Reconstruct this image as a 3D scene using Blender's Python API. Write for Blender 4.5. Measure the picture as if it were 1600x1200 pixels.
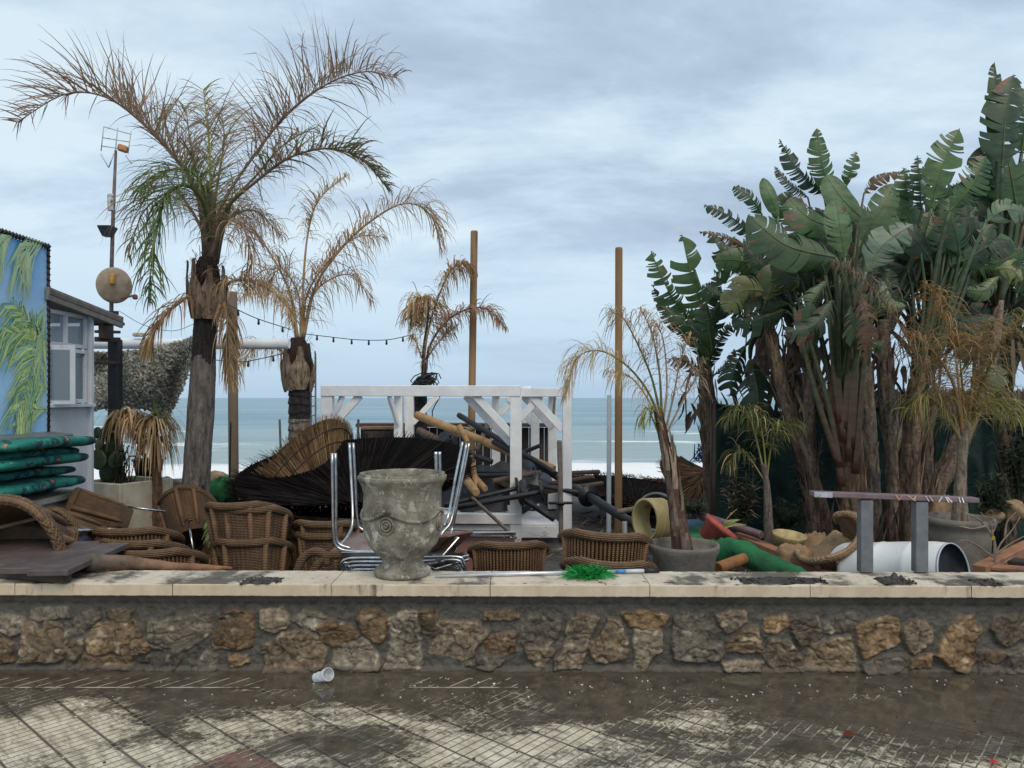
import bpy, math, random
import numpy as np
from mathutils import Vector, Matrix, Euler, noise
PI = math.pi; R = math.radians
random.seed(7); rnd = random.random
U = random.uniform
scene = bpy.context.scene
col = scene.collection
for o in list(bpy.data.objects): bpy.data.objects.remove(o)

# ---------------------------------------------------------------- camera
FPX = 1156.0; CH = 1.55; HY = 621.0
cam_d = bpy.data.cameras.new("camera"); cam = bpy.data.objects.new("camera", cam_d); col.objects.link(cam)
cam.location = (0, 0, CH); cam.rotation_euler = (R(90), 0, 0)
cam_d.sensor_width = 36; cam_d.lens = 36 * FPX / 1600; cam_d.shift_y = (HY - 600) / 1600
cam_d.clip_end = 9000; cam_d.clip_start = 0.05
scene.camera = cam

# ---------------------------------------------------------------- sky and sun
SUN_EL, SUN_AZ = R(50), R(25)
w = bpy.data.worlds.new("World"); scene.world = w; w.use_nodes = True
nt = w.node_tree; nt.nodes.clear()
def N(nt, t, **k):
    n = nt.nodes.new(t)
    for a, b in k.items():
        if a.startswith('i_'):
            key = a[2:]; key = int(key) if key.isdigit() else key
            n.inputs[key].default_value = b
        else: setattr(n, a, b)
    return n
def ramp(nt, stops, src=None, interp='LINEAR'):
    n = nt.nodes.new('ShaderNodeValToRGB'); cr = n.color_ramp; cr.interpolation = interp
    while len(cr.elements) > 1: cr.elements.remove(cr.elements[-1])
    cr.elements[0].position = stops[0][0]; cr.elements[0].color = (*stops[0][1], 1)
    for p, c in stops[1:]:
        e = cr.elements.new(p); e.color = (*c, 1)
    if src: nt.links.new(src, n.inputs[0])
    return n
def math_n(nt, op, a, b=None, clamp=False):
    n = nt.nodes.new('ShaderNodeMath'); n.operation = op; n.use_clamp = clamp
    for i, x in enumerate((a, b)):
        if x is None: continue
        if hasattr(x, 'is_output'): nt.links.new(x, n.inputs[i])
        else: n.inputs[i].default_value = x
    return n.outputs[0]
def mixc(nt, f, a, b, mode='MIX'):
    n = nt.nodes.new('ShaderNodeMix'); n.data_type = 'RGBA'; n.blend_type = mode
    for s, x in ((n.inputs[0], f), (n.inputs[6], a), (n.inputs[7], b)):
        if hasattr(x, 'is_output'): nt.links.new(x, s)
        elif isinstance(x, (tuple, list)): s.default_value = (*x[:3], 1)
        else: s.default_value = x
    return n.outputs[2]
sky = N(nt, 'ShaderNodeTexSky', sky_type='NISHITA', sun_disc=False, sun_elevation=SUN_EL, sun_rotation=SUN_AZ)
tc = N(nt, 'ShaderNodeTexCoord'); sep = N(nt, 'ShaderNodeSeparateXYZ'); nt.links.new(tc.outputs['Generated'], sep.inputs[0])
den = math_n(nt, 'ADD', math_n(nt, 'MAXIMUM', sep.outputs[2], 0.0), 0.22)
cx_ = math_n(nt, 'DIVIDE', sep.outputs[0], den); cy_ = math_n(nt, 'DIVIDE', sep.outputs[1], den)
cmb = N(nt, 'ShaderNodeCombineXYZ'); nt.links.new(cx_, cmb.inputs[0]); nt.links.new(cy_, cmb.inputs[1])
mp = N(nt, 'ShaderNodeMapping'); nt.links.new(cmb.outputs[0], mp.inputs[0])
mp.inputs['Rotation'].default_value = (0, 0, R(25)); mp.inputs['Scale'].default_value = (0.55, 1.0, 1); mp.inputs['Location'].default_value = (3.1, 1.7, 0)
n1 = N(nt, 'ShaderNodeTexNoise', i_Scale=1.7, i_Detail=10.0, i_Roughness=0.62, i_Distortion=0.2); nt.links.new(mp.outputs[0], n1.inputs[0])
n2 = N(nt, 'ShaderNodeTexNoise', i_Scale=0.5, i_Detail=2.0); nt.links.new(mp.outputs[0], n2.inputs[0])
csum = math_n(nt, 'ADD', math_n(nt, 'MULTIPLY', n1.outputs[0], 0.7), math_n(nt, 'MULTIPLY', n2.outputs[0], 0.3))
csum = math_n(nt, 'SUBTRACT', csum, math_n(nt, 'MULTIPLY', cx_, 0.055))
crp = ramp(nt, [(0.36, (3.5, 4.4, 5.5)), (0.42, (4.1, 5.1, 6.3)), (0.475, (5.0, 6.2, 7.2)), (0.54, (6.1, 7.2, 7.9))], csum)
grad = ramp(nt, [(0.0, (3.5, 4.9, 6.5)), (0.25, (4.3, 5.8, 7.2)), (0.6, (4.8, 6.2, 7.4)), (1.0, (4.6, 5.6, 6.8))], sep.outputs[2])
hz = ramp(nt, [(0.0, (0.05,) * 3), (0.10, (0.45,) * 3), (0.22, (1,) * 3)], sep.outputs[2])
cc = mixc(nt, hz.outputs[0], grad.outputs[0], crp.outputs[0])
cc = mixc(nt, 0.12, cc, sky.outputs[0])
bg = N(nt, 'ShaderNodeBackground', i_Strength=0.1); nt.links.new(cc, bg.inputs[0])
wo = N(nt, 'ShaderNodeOutputWorld'); nt.links.new(bg.outputs[0], wo.inputs[0])
sd = bpy.data.lights.new("sun", 'SUN'); sd.energy = 1.3; sd.angle = R(35); sd.color = (1, 0.86, 0.70)
so = bpy.data.objects.new("sun", sd); col.objects.link(so)
# sun high, a little behind the camera and to the right
sdir = Vector((math.sin(SUN_AZ) * math.cos(SUN_EL), -math.cos(SUN_AZ) * math.cos(SUN_EL), math.sin(SUN_EL)))
so.rotation_euler = sdir.to_track_quat('Z', 'Y').to_euler(); so.location = (5, -8, 12)
sky.sun_rotation = math.atan2(sdir.x, sdir.y)
vs = scene.view_settings; vs.view_transform = 'Standard'; vs.look = 'None'; vs.exposure = 0.34; vs.gamma = 1
scene.cycles.max_bounces = 6; scene.cycles.transparent_max_bounces = 8

# ---------------------------------------------------------------- helpers
GZ = -0.30                                     # beach level behind the wall
def P(px, py, D): return Vector(((px - 800) / FPX * D, D, CH - (py - HY) / FPX * D))
def PG(px, D, z=GZ): return Vector(((px - 800) / FPX * D, D, z))
def S(px, D): return px / FPX * D
def lin(r, g, b):
    f = lambda c: (c / 255 / 12.92) if c / 255 <= 0.04045 else ((c / 255 + 0.055) / 1.055) ** 2.4
    return (f(r), f(g), f(b))
def jit(c, a=0.15):
    k = 1 + U(-a, a); return tuple(max(0, x * k * (1 + U(-a, a) * 0.3)) for x in c)
def lerpc(a, b, t): return tuple(x + (y - x) * t for x, y in zip(a, b))
def spline(pts, n):
    """Catmull-Rom through the points, n samples evenly in parameter."""
    pts = [Vector(p) for p in pts]
    if len(pts) == 2: return [pts[0].lerp(pts[1], i / (n - 1)) for i in range(n)]
    q = [pts[0] * 2 - pts[1]] + pts + [pts[-1] * 2 - pts[-2]]
    out = []; m = len(pts) - 1
    for i in range(n):
        t = i / (n - 1) * m; k = min(int(t), m - 1); u = t - k
        a, b, c, d = q[k], q[k + 1], q[k + 2], q[k + 3]
        out.append(0.5 * ((2 * b) + (c - a) * u + (2 * a - 5 * b + 4 * c - d) * u * u + (3 * b - a - 3 * c + d) * u ** 3))
    return out
ROOT = {}
class MB:
    def __init__(s, c=(0.5, 0.5, 0.5)): s.v = []; s.f = []; s.c = []; s.cur = c; s.sm = []
    def col(s, c): s.cur = c; return s
    def face(s, idx, smooth=False): s.f.append(idx); s.c.append(s.cur); s.sm.append(smooth)
    def tube(s, pts, r, n=8, cap=True, smooth=True, flat=1.0, cols=None, up=None):
        pts = [Vector(p) for p in pts]; m = len(pts)
        rr = r if isinstance(r, (list, tuple)) else [r] * m
        b0 = len(s.v); pn = None
        for i, p in enumerate(pts):
            t = (pts[min(i + 1, m - 1)] - pts[max(i - 1, 0)])
            t = t.normalized() if t.length > 1e-9 else Vector((0, 0, 1))
            if pn is None:
                h = Vector(up) if up else (Vector((0, 0, 1)) if abs(t.z) < 0.9 else Vector((1, 0, 0)))
                pn = (h - t * h.dot(t)).normalized()
            else:
                pn = pn - t * pn.dot(t); pn = pn.normalized() if pn.length > 1e-6 else t.orthogonal().normalized()
            bn = t.cross(pn)
            for k in range(n):
                a = 2 * PI * k / n
                s.v.append(p + pn * (math.cos(a) * rr[i]) + bn * (math.sin(a) * rr[i] * flat))
        for i in range(m - 1):
            if cols: s.cur = cols[i]
            for k in range(n):
                a = b0 + i * n + k; b = b0 + i * n + (k + 1) % n
                s.face((a, b, b + n, a + n), smooth)
        if cap:
            s.face(tuple(b0 + k for k in range(n))[::-1]); s.face(tuple(b0 + (m - 1) * n + k for k in range(n)))
        return s
    def box(s, c, size, rot=None, bev=0.0):
        """box with an optional small chamfer; rot is a Matrix or Euler tuple"""
        c = Vector(c); hx, hy, hz = [x / 2 for x in size]
        M = rot if isinstance(rot, Matrix) else (Euler(rot).to_matrix() if rot else Matrix.Identity(3))
        if bev <= 0 or bev > min(hx, hy, hz) * 0.9:
            b = len(s.v)
            for z in (-hz, hz):
                for x, y in ((-hx, -hy), (hx, -hy), (hx, hy), (-hx, hy)): s.v.append(c + M @ Vector((x, y, z)))
            for q in ((3, 2, 1, 0), (4, 5, 6, 7), (0, 1, 5, 4), (1, 2, 6, 5), (2, 3, 7, 6), (3, 0, 4, 7)): s.face(tuple(b + i for i in q))
            return s
        b = len(s.v); e = bev
        lay = [(-hz, e), (-hz + e, 0), (hz - e, 0), (hz, e)]
        for z, ins in lay:
            ax, ay = hx - ins, hy - ins; k = e
            for x, y in ((-ax + k, -ay), (ax - k, -ay), (ax, -ay + k), (ax, ay - k), (ax - k, ay), (-ax + k, ay), (-ax, ay - k), (-ax, -ay + k)):
                s.v.append(c + M @ Vector((x, y, z)))
        for l in range(3):
            for k in range(8):
                s.face((b + l * 8 + k, b + l * 8 + (k + 1) % 8, b + (l + 1) * 8 + (k + 1) % 8, b + (l + 1) * 8 + k))
        s.face(tuple(b + k for k in range(8))[::-1]); s.face(tuple(b + 24 + k for k in range(8)))
        return s
    def beam(s, a, b, w, h, up=(0, 0, 1), bev=0.004):
        a, b = Vector(a), Vector(b); x = (b - a); L = x.length; x.normalize(); u = Vector(up)
        y = u.cross(x); y = y.normalized() if y.length > 1e-5 else Vector((0, 1, 0)); z = x.cross(y)
        return s.box((a + b) / 2, (L, w, h), Matrix((x, y, z)).transposed(), bev)
    def blade(s, pts, wd, side):
        """ribbon along pts with widths, side = width direction"""
        side = Vector(side); b0 = len(s.v); m = len(pts)
        for i, p in enumerate(pts):
            s.v.append(p - side * wd[i]); s.v.append(p + side * wd[i])
        for i in range(m - 1): s.face((b0 + 2 * i, b0 + 2 * i + 1, b0 + 2 * i + 3, b0 + 2 * i + 2), True)
    def lathe(s, prof, n=40, M=None, smooth=True, a0=0, a1=2 * PI, wob=0):
        """prof = [(r,z)...]; M 4x4"""
        M = M or Matrix.Identity(4); full = abs(a1 - a0 - 2 * PI) < 1e-6; cnt = n if full else n + 1
        b0 = len(s.v)
        for i, (r, z) in enumerate(prof):
            for k in range(cnt):
                a = a0 + (a1 - a0) * k / n
                rr = r * (1 + wob * math.sin(3 * a + i))
                s.v.append(M @ Vector((rr * math.cos(a), rr * math.sin(a), z)))
        for i in range(len(prof) - 1):
            for k in range(n):
                a = b0 + i * cnt + k; b = b0 + i * cnt + (k + 1) % cnt
                s.face((a, b, b + cnt, a + cnt), smooth)
        return s
    def grid(s, fn, nu, nv, smooth=True, colf=None):
        b0 = len(s.v)
        for j in range(nv + 1):
            for i in range(nu + 1): s.v.append(Vector(fn(i / nu, j / nv)))
        for j in range(nv):
            for i in range(nu):
                if colf: s.cur = colf(i / nu, j / nv)
                a = b0 + j * (nu + 1) + i; s.face((a, a + 1, a + nu + 2, a + nu + 1), smooth)
        return s
    def build(s, name, m, parent=None, origin=None, bevel=0):
        me = bpy.data.meshes.new(name); o = bpy.data.objects.new(name, me); col.objects.link(o)
        if parent is not None: off = ROOT[parent.name]
        else:
            if origin is None:
                lo = Vector([min(v[i] for v in s.v) for i in range(3)]); hi = Vector([max(v[i] for v in s.v) for i in range(3)])
                off = Vector(((lo.x + hi.x) / 2, (lo.y + hi.y) / 2, lo.z))
            else: off = Vector(origin)
        me.from_pydata([tuple(v - off) for v in s.v], [], s.f)
        me.polygons.foreach_set('use_smooth', s.sm)
        at = me.attributes.new('Col', 'FLOAT_COLOR', 'FACE')
        arr = np.ones((len(s.f), 4), dtype=np.float32); arr[:, :3] = np.array(s.c, dtype=np.float32); at.data.foreach_set('color', arr.ravel())
        me.materials.append(m)
        if parent is not None: o.parent = parent
        else: o.location = off
        ROOT[o.name] = off
        me.update()
        return o
def tag(o, label=None, cat=None, group=None, kind=None):
    if label: o['label'] = label
    if cat: o['category'] = cat
    if cat and not kind and 'kind' not in o: o['kind'] = 'thing'
    if group: o['group'] = group
    if kind: o['kind'] = kind
    return o
def root(name, loc, label, cat, group=None):
    o = bpy.data.objects.new(name, None); col.objects.link(o); o.location = loc; o.empty_display_size = 0.1
    ROOT[o.name] = Vector(loc); return tag(o, label, cat, group)
def kids(o): return [c for c in bpy.data.objects if c.parent == o]
def copy_tree(o, parent=None):
    c = o.copy(); col.objects.link(c)
    if parent is not None: c.parent = parent
    for ch in kids(o): copy_tree(ch, c)
    return c

# ---------------------------------------------------------------- materials
def mat(name, c1, c2=None, rough=0.7, scale=8, metal=0.0, bump=0.0, bscale=None, vcol=False, coords='Object', stretch=None,
        trans=0.0, r=(0.35, 0.65), spec=0.5, detail=5.0, bdist=0.01, extra=None, var=0.0, rvar=0.0):
    m = bpy.data.materials.new(name); m.use_nodes = True; nt = m.node_tree; b = nt.nodes['Principled BSDF']
    tcn = N(nt, 'ShaderNodeTexCoord'); src = tcn.outputs[coords]
    if stretch:
        mp = N(nt, 'ShaderNodeMapping'); mp.inputs['Scale'].default_value = stretch; nt.links.new(src, mp.inputs[0]); src = mp.outputs[0]
    nz = N(nt, 'ShaderNodeTexNoise', i_Scale=scale, i_Detail=detail, i_Roughness=0.6); nt.links.new(src, nz.inputs[0])
    if vcol:
        at = N(nt, 'ShaderNodeAttribute', attribute_name='Col'); base = at.outputs[0]
        if c2 is not None or var:
            k = var or 0.5
            rp = ramp(nt, [(r[0], (1 - k,) * 3), (r[1], (1 + k * 0.6,) * 3)], nz.outputs[0])
            base = mixc(nt, 1.0, base, rp.outputs[0], 'MULTIPLY')
    else:
        rp = ramp(nt, [(r[0], c1), (r[1], c2 or c1)], nz.outputs[0]); base = rp.outputs[0]
    if extra:
        for (ec, es, lo, hi) in extra:
            ez = N(nt, 'ShaderNodeTexNoise', i_Scale=es, i_Detail=7.0, i_Roughness=0.65); nt.links.new(src, ez.inputs[0])
            er = ramp(nt, [(lo, (0, 0, 0)), (hi, (1, 1, 1))], ez.outputs[0])
            base = mixc(nt, er.outputs[0], base, ec)
    nt.links.new(base, b.inputs['Base Color'])
    b.inputs['Roughness'].default_value = rough; b.inputs['Metallic'].default_value = metal
    b.inputs['Specular IOR Level'].default_value = spec
    if rvar:
        rr = ramp(nt, [(0.3, (rough - rvar,) * 3), (0.7, (rough + rvar,) * 3)], nz.outputs[0]); nt.links.new(rr.outputs[0], b.inputs['Roughness'])
    if bump:
        bz = N(nt, 'ShaderNodeTexNoise', i_Scale=bscale or scale * 4, i_Detail=6.0, i_Roughness=0.65); nt.links.new(src, bz.inputs[0])
        bp = N(nt, 'ShaderNodeBump', i_Strength=bump, i_Distance=bdist); nt.links.new(bz.outputs[0], bp.inputs['Height'])
        nt.links.new(bp.outputs[0], b.inputs['Normal'])
    if trans:
        tr = N(nt, 'ShaderNodeBsdfTranslucent'); nt.links.new(base, tr.inputs[0])
        mx = N(nt, 'ShaderNodeMixShader', i_0=trans); nt.links.new(b.outputs[0], mx.inputs[1]); nt.links.new(tr.outputs[0], mx.inputs[2])
        nt.links.new(mx.outputs[0], nt.nodes['Material Output'].inputs[0])
    return m
M = {}
M['leaf'] = mat('palm_leaflet', None, None, vcol=True, var=0.3, rough=0.7, scale=3, trans=0.4, spec=0.3)
M['banana'] = mat('broad_leaf', None, None, vcol=True, var=0.35, rough=0.36, scale=6, trans=0.22, bump=0.25, bscale=40, stretch=(1, 1, 3))
M['vc'] = mat('painted_surface', None, None, vcol=True, var=0.35, rough=0.65, scale=14, bump=0.3, bscale=90, extra=[(lin(84, 76, 66), 9, .56, .68)], rvar=.15)
M['vcrough'] = mat('rough_surface', None, None, vcol=True, var=0.45, rough=0.9, scale=10, bump=0.7, bscale=50)
M['bark'] = mat('fibrous_bark', None, None, vcol=True, var=0.6, rough=0.95, scale=10, bump=1.0, bscale=22, stretch=(3, 3, 0.6), bdist=0.03)
M['straw'] = mat('straw', None, None, vcol=True, var=0.35, rough=1.0, scale=8, spec=0.1)
M['white'] = mat('white_paint_wood', lin(240, 240, 240), lin(222, 223, 224), rough=0.5, scale=5, bump=0.25, bscale=30, stretch=(1, 1, 1),
                 extra=[(lin(120, 112, 104), 22, 0.66, 0.76)])
M['alu'] = mat('white_aluminium', lin(205, 210, 216), lin(185, 192, 200), rough=0.4, scale=4, extra=[(lin(120, 120, 118), 12, 0.62, 0.8)])
M['chrome'] = mat('chrome', (0.62, 0.63, 0.64), (0.34, 0.33, 0.32), rough=0.28, metal=1.0, scale=14, rvar=0.12)
M['steelgrey'] = mat('grey_steel', lin(125, 127, 130), lin(104, 106, 110), rough=0.5, metal=0.3, scale=12, bump=0.1)
M['black'] = mat('black_paint', lin(34, 36, 42), lin(22, 23, 27), rough=0.5, scale=9, bump=0.3, extra=[(lin(90, 84, 76), 14, 0.62, 0.75)])
M['blackplastic'] = mat('black_plastic', lin(30, 32, 38), lin(20, 21, 26), rough=0.45, scale=12, extra=[(lin(80, 76, 70), 9, 0.6, 0.8)])
M['darkwood'] = mat('dark_wood', lin(74, 60, 54), lin(48, 38, 34), rough=0.75, scale=6, bump=0.5, bscale=30, stretch=(1, 1, 0.2))
M['glass'] = mat('window_glass', lin(70, 86, 98), lin(88, 104, 116), rough=0.08, scale=1.2, spec=0.9)
# ---------------------------------------------------------------- pavement, beach, sea
def pavement_mat():
    m = bpy.data.materials.new('wet_muddy_paving'); m.use_nodes = True; nt = m.node_tree; b = nt.nodes['Principled BSDF']; L = nt.links
    tc = N(nt, 'ShaderNodeTexCoord'); mp = N(nt, 'ShaderNodeMapping'); mp.inputs['Rotation'].default_value = (0, 0, R(41)); L.new(tc.outputs['Object'], mp.inputs[0])
    # warp a little so joints are not ruler straight
    wn = N(nt, 'ShaderNodeTexNoise', i_Scale=5.0, i_Detail=2.0); L.new(mp.outputs[0], wn.inputs[0])
    va = N(nt, 'ShaderNodeVectorMath', operation='MULTIPLY_ADD'); L.new(wn.outputs['Color'], va.inputs[0]); va.inputs[1].default_value = (0.006, 0.006, 0); L.new(mp.outputs[0], va.inputs[2])
    sx = N(nt, 'ShaderNodeSeparateXYZ'); L.new(va.outputs[0], sx.inputs[0])
    def groove(sock, period, width, off=0.0):
        q = math_n(nt, 'ADD', math_n(nt, 'DIVIDE', sock, period), off + 100)
        fr = math_n(nt, 'FRACT', q); d = math_n(nt, 'ABSOLUTE', math_n(nt, 'SUBTRACT', fr, 0.5))
        mr = N(nt, 'ShaderNodeMapRange'); L.new(d, mr.inputs[0])
        w_ = width / period / 2
        mr.inputs[1].default_value = 0.5 - w_ * 1.5; mr.inputs[2].default_value = 0.5 - w_ * 0.5
        return mr.outputs[0]
    gx = groove(sx.outputs[1], 0.19, 0.012); gy = groove(sx.outputs[0], 0.047, 0.006)
    g = math_n(nt, 'MAXIMUM', gx, gy)
    gx2 = groove(sx.outputs[1], 0.19, 0.014)
    # mud mask : more near the wall and to the right
    so_ = N(nt, 'ShaderNodeSeparateXYZ'); L.new(tc.outputs['Object'], so_.inputs[0])
    mpn = N(nt, 'ShaderNodeMapping'); mpn.inputs['Rotation'].default_value = (0, 0, R(20)); mpn.inputs['Scale'].default_value = (0.75, 1.5, 1); L.new(tc.outputs['Object'], mpn.inputs[0]); mpn.inputs['Location'].default_value = (4.4, 0.9, 0)
    m1 = N(nt, 'ShaderNodeTexNoise', i_Scale=1.5, i_Detail=8.0, i_Roughness=0.62, i_Distortion=0.4); L.new(mpn.outputs[0], m1.inputs[0])
    # y=3.9 next to wall -> +, y=3.1 -> -
    yb = math_n(nt, 'MULTIPLY', math_n(nt, 'SUBTRACT', so_.outputs[1], 3.52), 0.26)
    xb = math_n(nt, 'MULTIPLY', so_.outputs[0], 0.045)
    mc_ = math_n(nt, 'ADD', math_n(nt, 'MULTIPLY', math_n(nt, 'SUBTRACT', m1.outputs[0], 0.5), 1.55), 0.5)
    mm = math_n(nt, 'ADD', math_n(nt, 'ADD', mc_, yb), xb)
    near = N(nt, 'ShaderNodeMapRange'); L.new(so_.outputs[1], near.inputs[0]); near.inputs[1].default_value = 3.93; near.inputs[2].default_value = 4.0; near.inputs[4].default_value = 0.5
    mm = math_n(nt, 'ADD', mm, near.outputs[0])
    mfine = N(nt, 'ShaderNodeTexNoise', i_Scale=28.0, i_Detail=4.0, i_Roughness=0.7); L.new(tc.outputs['Object'], mfine.inputs[0])
    mm2 = math_n(nt, 'ADD', mm, math_n(nt, 'MULTIPLY', math_n(nt, 'SUBTRACT', mfine.outputs[0], 0.5), 0.55))
    mud = N(nt, 'ShaderNodeMapRange'); L.new(mm2, mud.inputs[0]); mud.inputs[1].default_value = 0.34; mud.inputs[2].default_value = 0.48
    # deeper mud hides the grooves entirely
    deep = N(nt, 'ShaderNodeMapRange'); L.new(mm, deep.inputs[0]); deep.inputs[1].default_value = 0.50; deep.inputs[2].default_value = 0.58
    cn = N(nt, 'ShaderNodeTexNoise', i_Scale=9.0, i_Detail=6.0); L.new(tc.outputs['Object'], cn.inputs[0])
    cream = ramp(nt, [(0.3, lin(186, 174, 148)), (0.7, lin(226, 215, 192))], cn.outputs[0])
    # red tiles patch
    br = N(nt, 'ShaderNodeMapRange'); L.new(math_n(nt, 'ABSOLUTE', math_n(nt, 'SUBTRACT', sx.outputs[1], 3.03)), br.inputs[0]); 
    chk = N(nt, 'ShaderNodeTexNoise', i_Scale=0.1); 
    # red band: rows of tiles running with the joints
    fl = math_n(nt, 'FLOOR', math_n(nt, 'DIVIDE', sx.outputs[0], 0.152)); 
    band = math_n(nt, 'MULTIPLY', math_n(nt, 'LESS_THAN', so_.outputs[1], 3.33), math_n(nt, 'MULTIPLY', math_n(nt, 'GREATER_THAN', so_.outputs[0], -2.0), math_n(nt, 'LESS_THAN', math_n(nt, 'ADD', so_.outputs[0], math_n(nt, 'MULTIPLY', math_n(nt, 'SUBTRACT', so_.outputs[1], 3.1), 1.0)), -0.75)))
    band = math_n(nt, 'MULTIPLY', band, math_n(nt, 'LESS_THAN', math_n(nt, 'ADD', math_n(nt, 'SUBTRACT', so_.outputs[1], 3.1), math_n(nt, 'MULTIPLY', math_n(nt, 'ABSOLUTE', math_n(nt, 'ADD', so_.outputs[0], 1.25)), 0.35)), 0.16))
    band = math_n(nt, 'MULTIPLY', math_n(nt, 'GREATER_THAN', sx.outputs[0], -3.04), math_n(nt, 'MULTIPLY', math_n(nt, 'LESS_THAN', sx.outputs[1], 1.71), math_n(nt, 'LESS_THAN', sx.outputs[0], -1.9)))
    tile = mixc(nt, band, cream.outputs[0], lin(134, 84, 74))
    grcol = mixc(nt, 0.0, lin(84, 75, 62), lin(66, 58, 48))
    tile = mixc(nt, g, tile, grcol)
    mc = ramp(nt, [(0.3, lin(62, 57, 48)), (0.6, lin(80, 73, 62)), (0.75, lin(98, 89, 76))], cn.outputs[0])
    smp = N(nt, 'ShaderNodeMapping'); smp.inputs['Scale'].default_value = (3.0, 12.0, 1); L.new(mp.outputs[0], smp.inputs[0]); smn = N(nt, 'ShaderNodeTexNoise', i_Scale=2.0, i_Detail=6.0, i_Roughness=0.7); L.new(smp.outputs[0], smn.inputs[0])
    tile = mixc(nt, ramp(nt, [(0.46, (0, 0, 0)), (0.66, (.85,) * 3)], smn.outputs[0]).outputs[0], tile, lin(112, 103, 88))
    mudf = math_n(nt, 'MULTIPLY', mud.outputs[0], 0.97)
    # thin mud: groove walls stand out pale where the joints drain
    pale = math_n(nt, 'MULTIPLY', math_n(nt, 'MULTIPLY', gy, math_n(nt, 'SUBTRACT', 1.0, deep.outputs[0])), 0.0)
    base = mixc(nt, mudf, tile, mc.outputs[0])
    jl = math_n(nt, 'MULTIPLY', math_n(nt, 'MULTIPLY', gx2, mudf), math_n(nt, 'SUBTRACT', 1.0, deep.outputs[0]))
    base = mixc(nt, math_n(nt, 'MULTIPLY', jl, 0.8), base, lin(48, 43, 37))
    pl_ = math_n(nt, 'MULTIPLY', math_n(nt, 'MULTIPLY', gy, mud.outputs[0]), math_n(nt, 'SUBTRACT', 1.0, deep.outputs[0])); pl_ = math_n(nt, 'MULTIPLY', pl_, ramp(nt, [(0.42, (0, 0, 0)), (0.56, (1, 1, 1))], cn.outputs[0]).outputs[0])
    base = mixc(nt, math_n(nt, 'MULTIPLY', pl_, 0.75), base, lin(206, 194, 168))
    # border course along the wall : pale joints, herringbone, on the left
    gb = N(nt, 'ShaderNodeMapping'); gb.inputs['Rotation'].default_value = (0, 0, R(40)); L.new(tc.outputs['Object'], gb.inputs[0]); gs = N(nt, 'ShaderNodeSeparateXYZ'); L.new(gb.outputs[0], gs.inputs[0])
    hb = groove(gs.outputs[0], 0.085, 0.007)
    inb = math_n(nt, 'MULTIPLY', math_n(nt, 'GREATER_THAN', so_.outputs[1], 3.965), math_n(nt, 'LESS_THAN', so_.outputs[1], 4.09))
    ln = math_n(nt, 'LESS_THAN', math_n(nt, 'ABSOLUTE', math_n(nt, 'SUBTRACT', so_.outputs[1], 3.955)), 0.006)
    bl = math_n(nt, 'MAXIMUM', math_n(nt, 'MULTIPLY', hb, inb), ln)
    bl = math_n(nt, 'MULTIPLY', bl, ramp(nt, [(0.36, (0, 0, 0)), (0.5, (1, 1, 1))], cn.outputs[0]).outputs[0])
    rg1 = math_n(nt, 'LESS_THAN', so_.outputs[0], -1.35)
    rg2 = math_n(nt, 'MULTIPLY', math_n(nt, 'GREATER_THAN', so_.outputs[0], -0.55), math_n(nt, 'LESS_THAN', so_.outputs[0], 0.03))
    bl = math_n(nt, 'MULTIPLY', bl, math_n(nt, 'MAXIMUM', rg1, rg2))
    base = mixc(nt, math_n(nt, 'MULTIPLY', bl, 0.85), base, lin(205, 196, 176))
    L.new(base, b.inputs['Base Color'])
    rr = N(nt, 'ShaderNodeMapRange'); L.new(mud.outputs[0], rr.inputs[0]); rr.inputs[3].default_value = 0.34; rr.inputs[4].default_value = 0.18
    rr2 = math_n(nt, 'SUBTRACT', rr.outputs[0], math_n(nt, 'MULTIPLY', deep.outputs[0], 0.17), True)
    L.new(rr2, b.inputs['Roughness']); b.inputs['Specular IOR Level'].default_value = 0.75
    hh = math_n(nt, 'SUBTRACT', 1.0, g)
    hh = math_n(nt, 'MULTIPLY', hh, math_n(nt, 'SUBTRACT', 1.0, deep.outputs[0]))
    hh = math_n(nt, 'ADD', hh, math_n(nt, 'MULTIPLY', mfine.outputs[0], math_n(nt, 'SUBTRACT', 0.9, math_n(nt, 'MULTIPLY', deep.outputs[0], 0.87))))
    big = N(nt, 'ShaderNodeTexNoise', i_Scale=6.0, i_Detail=5.0); L.new(mpn.outputs[0], big.inputs[0])
    hh = math_n(nt, 'ADD', hh, math_n(nt, 'MULTIPLY', big.outputs[0], 0.8))
    bp = N(nt, 'ShaderNodeBump', i_Strength=0.55, i_Distance=0.006); L.new(hh, bp.inputs['Height']); L.new(bp.outputs[0], b.inputs['Normal'])
    return m
g = MB(); g.grid(lambda u, v: (-9 + 18 * u, -4 + 8.3 * v, 0.0), 90, 40); tag(g.build('pavement', pavement_mat(), origin=(0, 0, 0)), kind='structure')

sandm = mat('dark_wet_sand', lin(96, 90, 86), lin(66, 61, 58), rough=0.8, scale=1.6, bump=1.0, bscale=9, bdist=0.06,
            extra=[(lin(46, 42, 40), 5, 0.55, 0.66), (lin(140, 126, 104), 16, 0.68, 0.74)])
def sand(u, v):
    x = -60 + 120 * u if False else (u - 0.5) * 2; x = math.copysign(abs(x) ** 1.8, x) * 90
    y = 4.3 + 30 * v ** 1.3
    z = GZ - 0.02
    z += 0.05 * noise.noise(Vector((x * 0.9, y * 0.9, 0))) + 0.03 * noise.noise(Vector((x * 3, y * 3, 5)))
    if y > 14.5: z += 0.10 * min(1, (y - 14.5) / 1.0) - max(0, y - 16) * 0.17
    return (x, y, max(z, -3.2))
g = MB(); g.grid(sand, 260, 150); tag(g.build('beach', sandm, origin=(0, 0, 0)), kind='structure')

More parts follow.
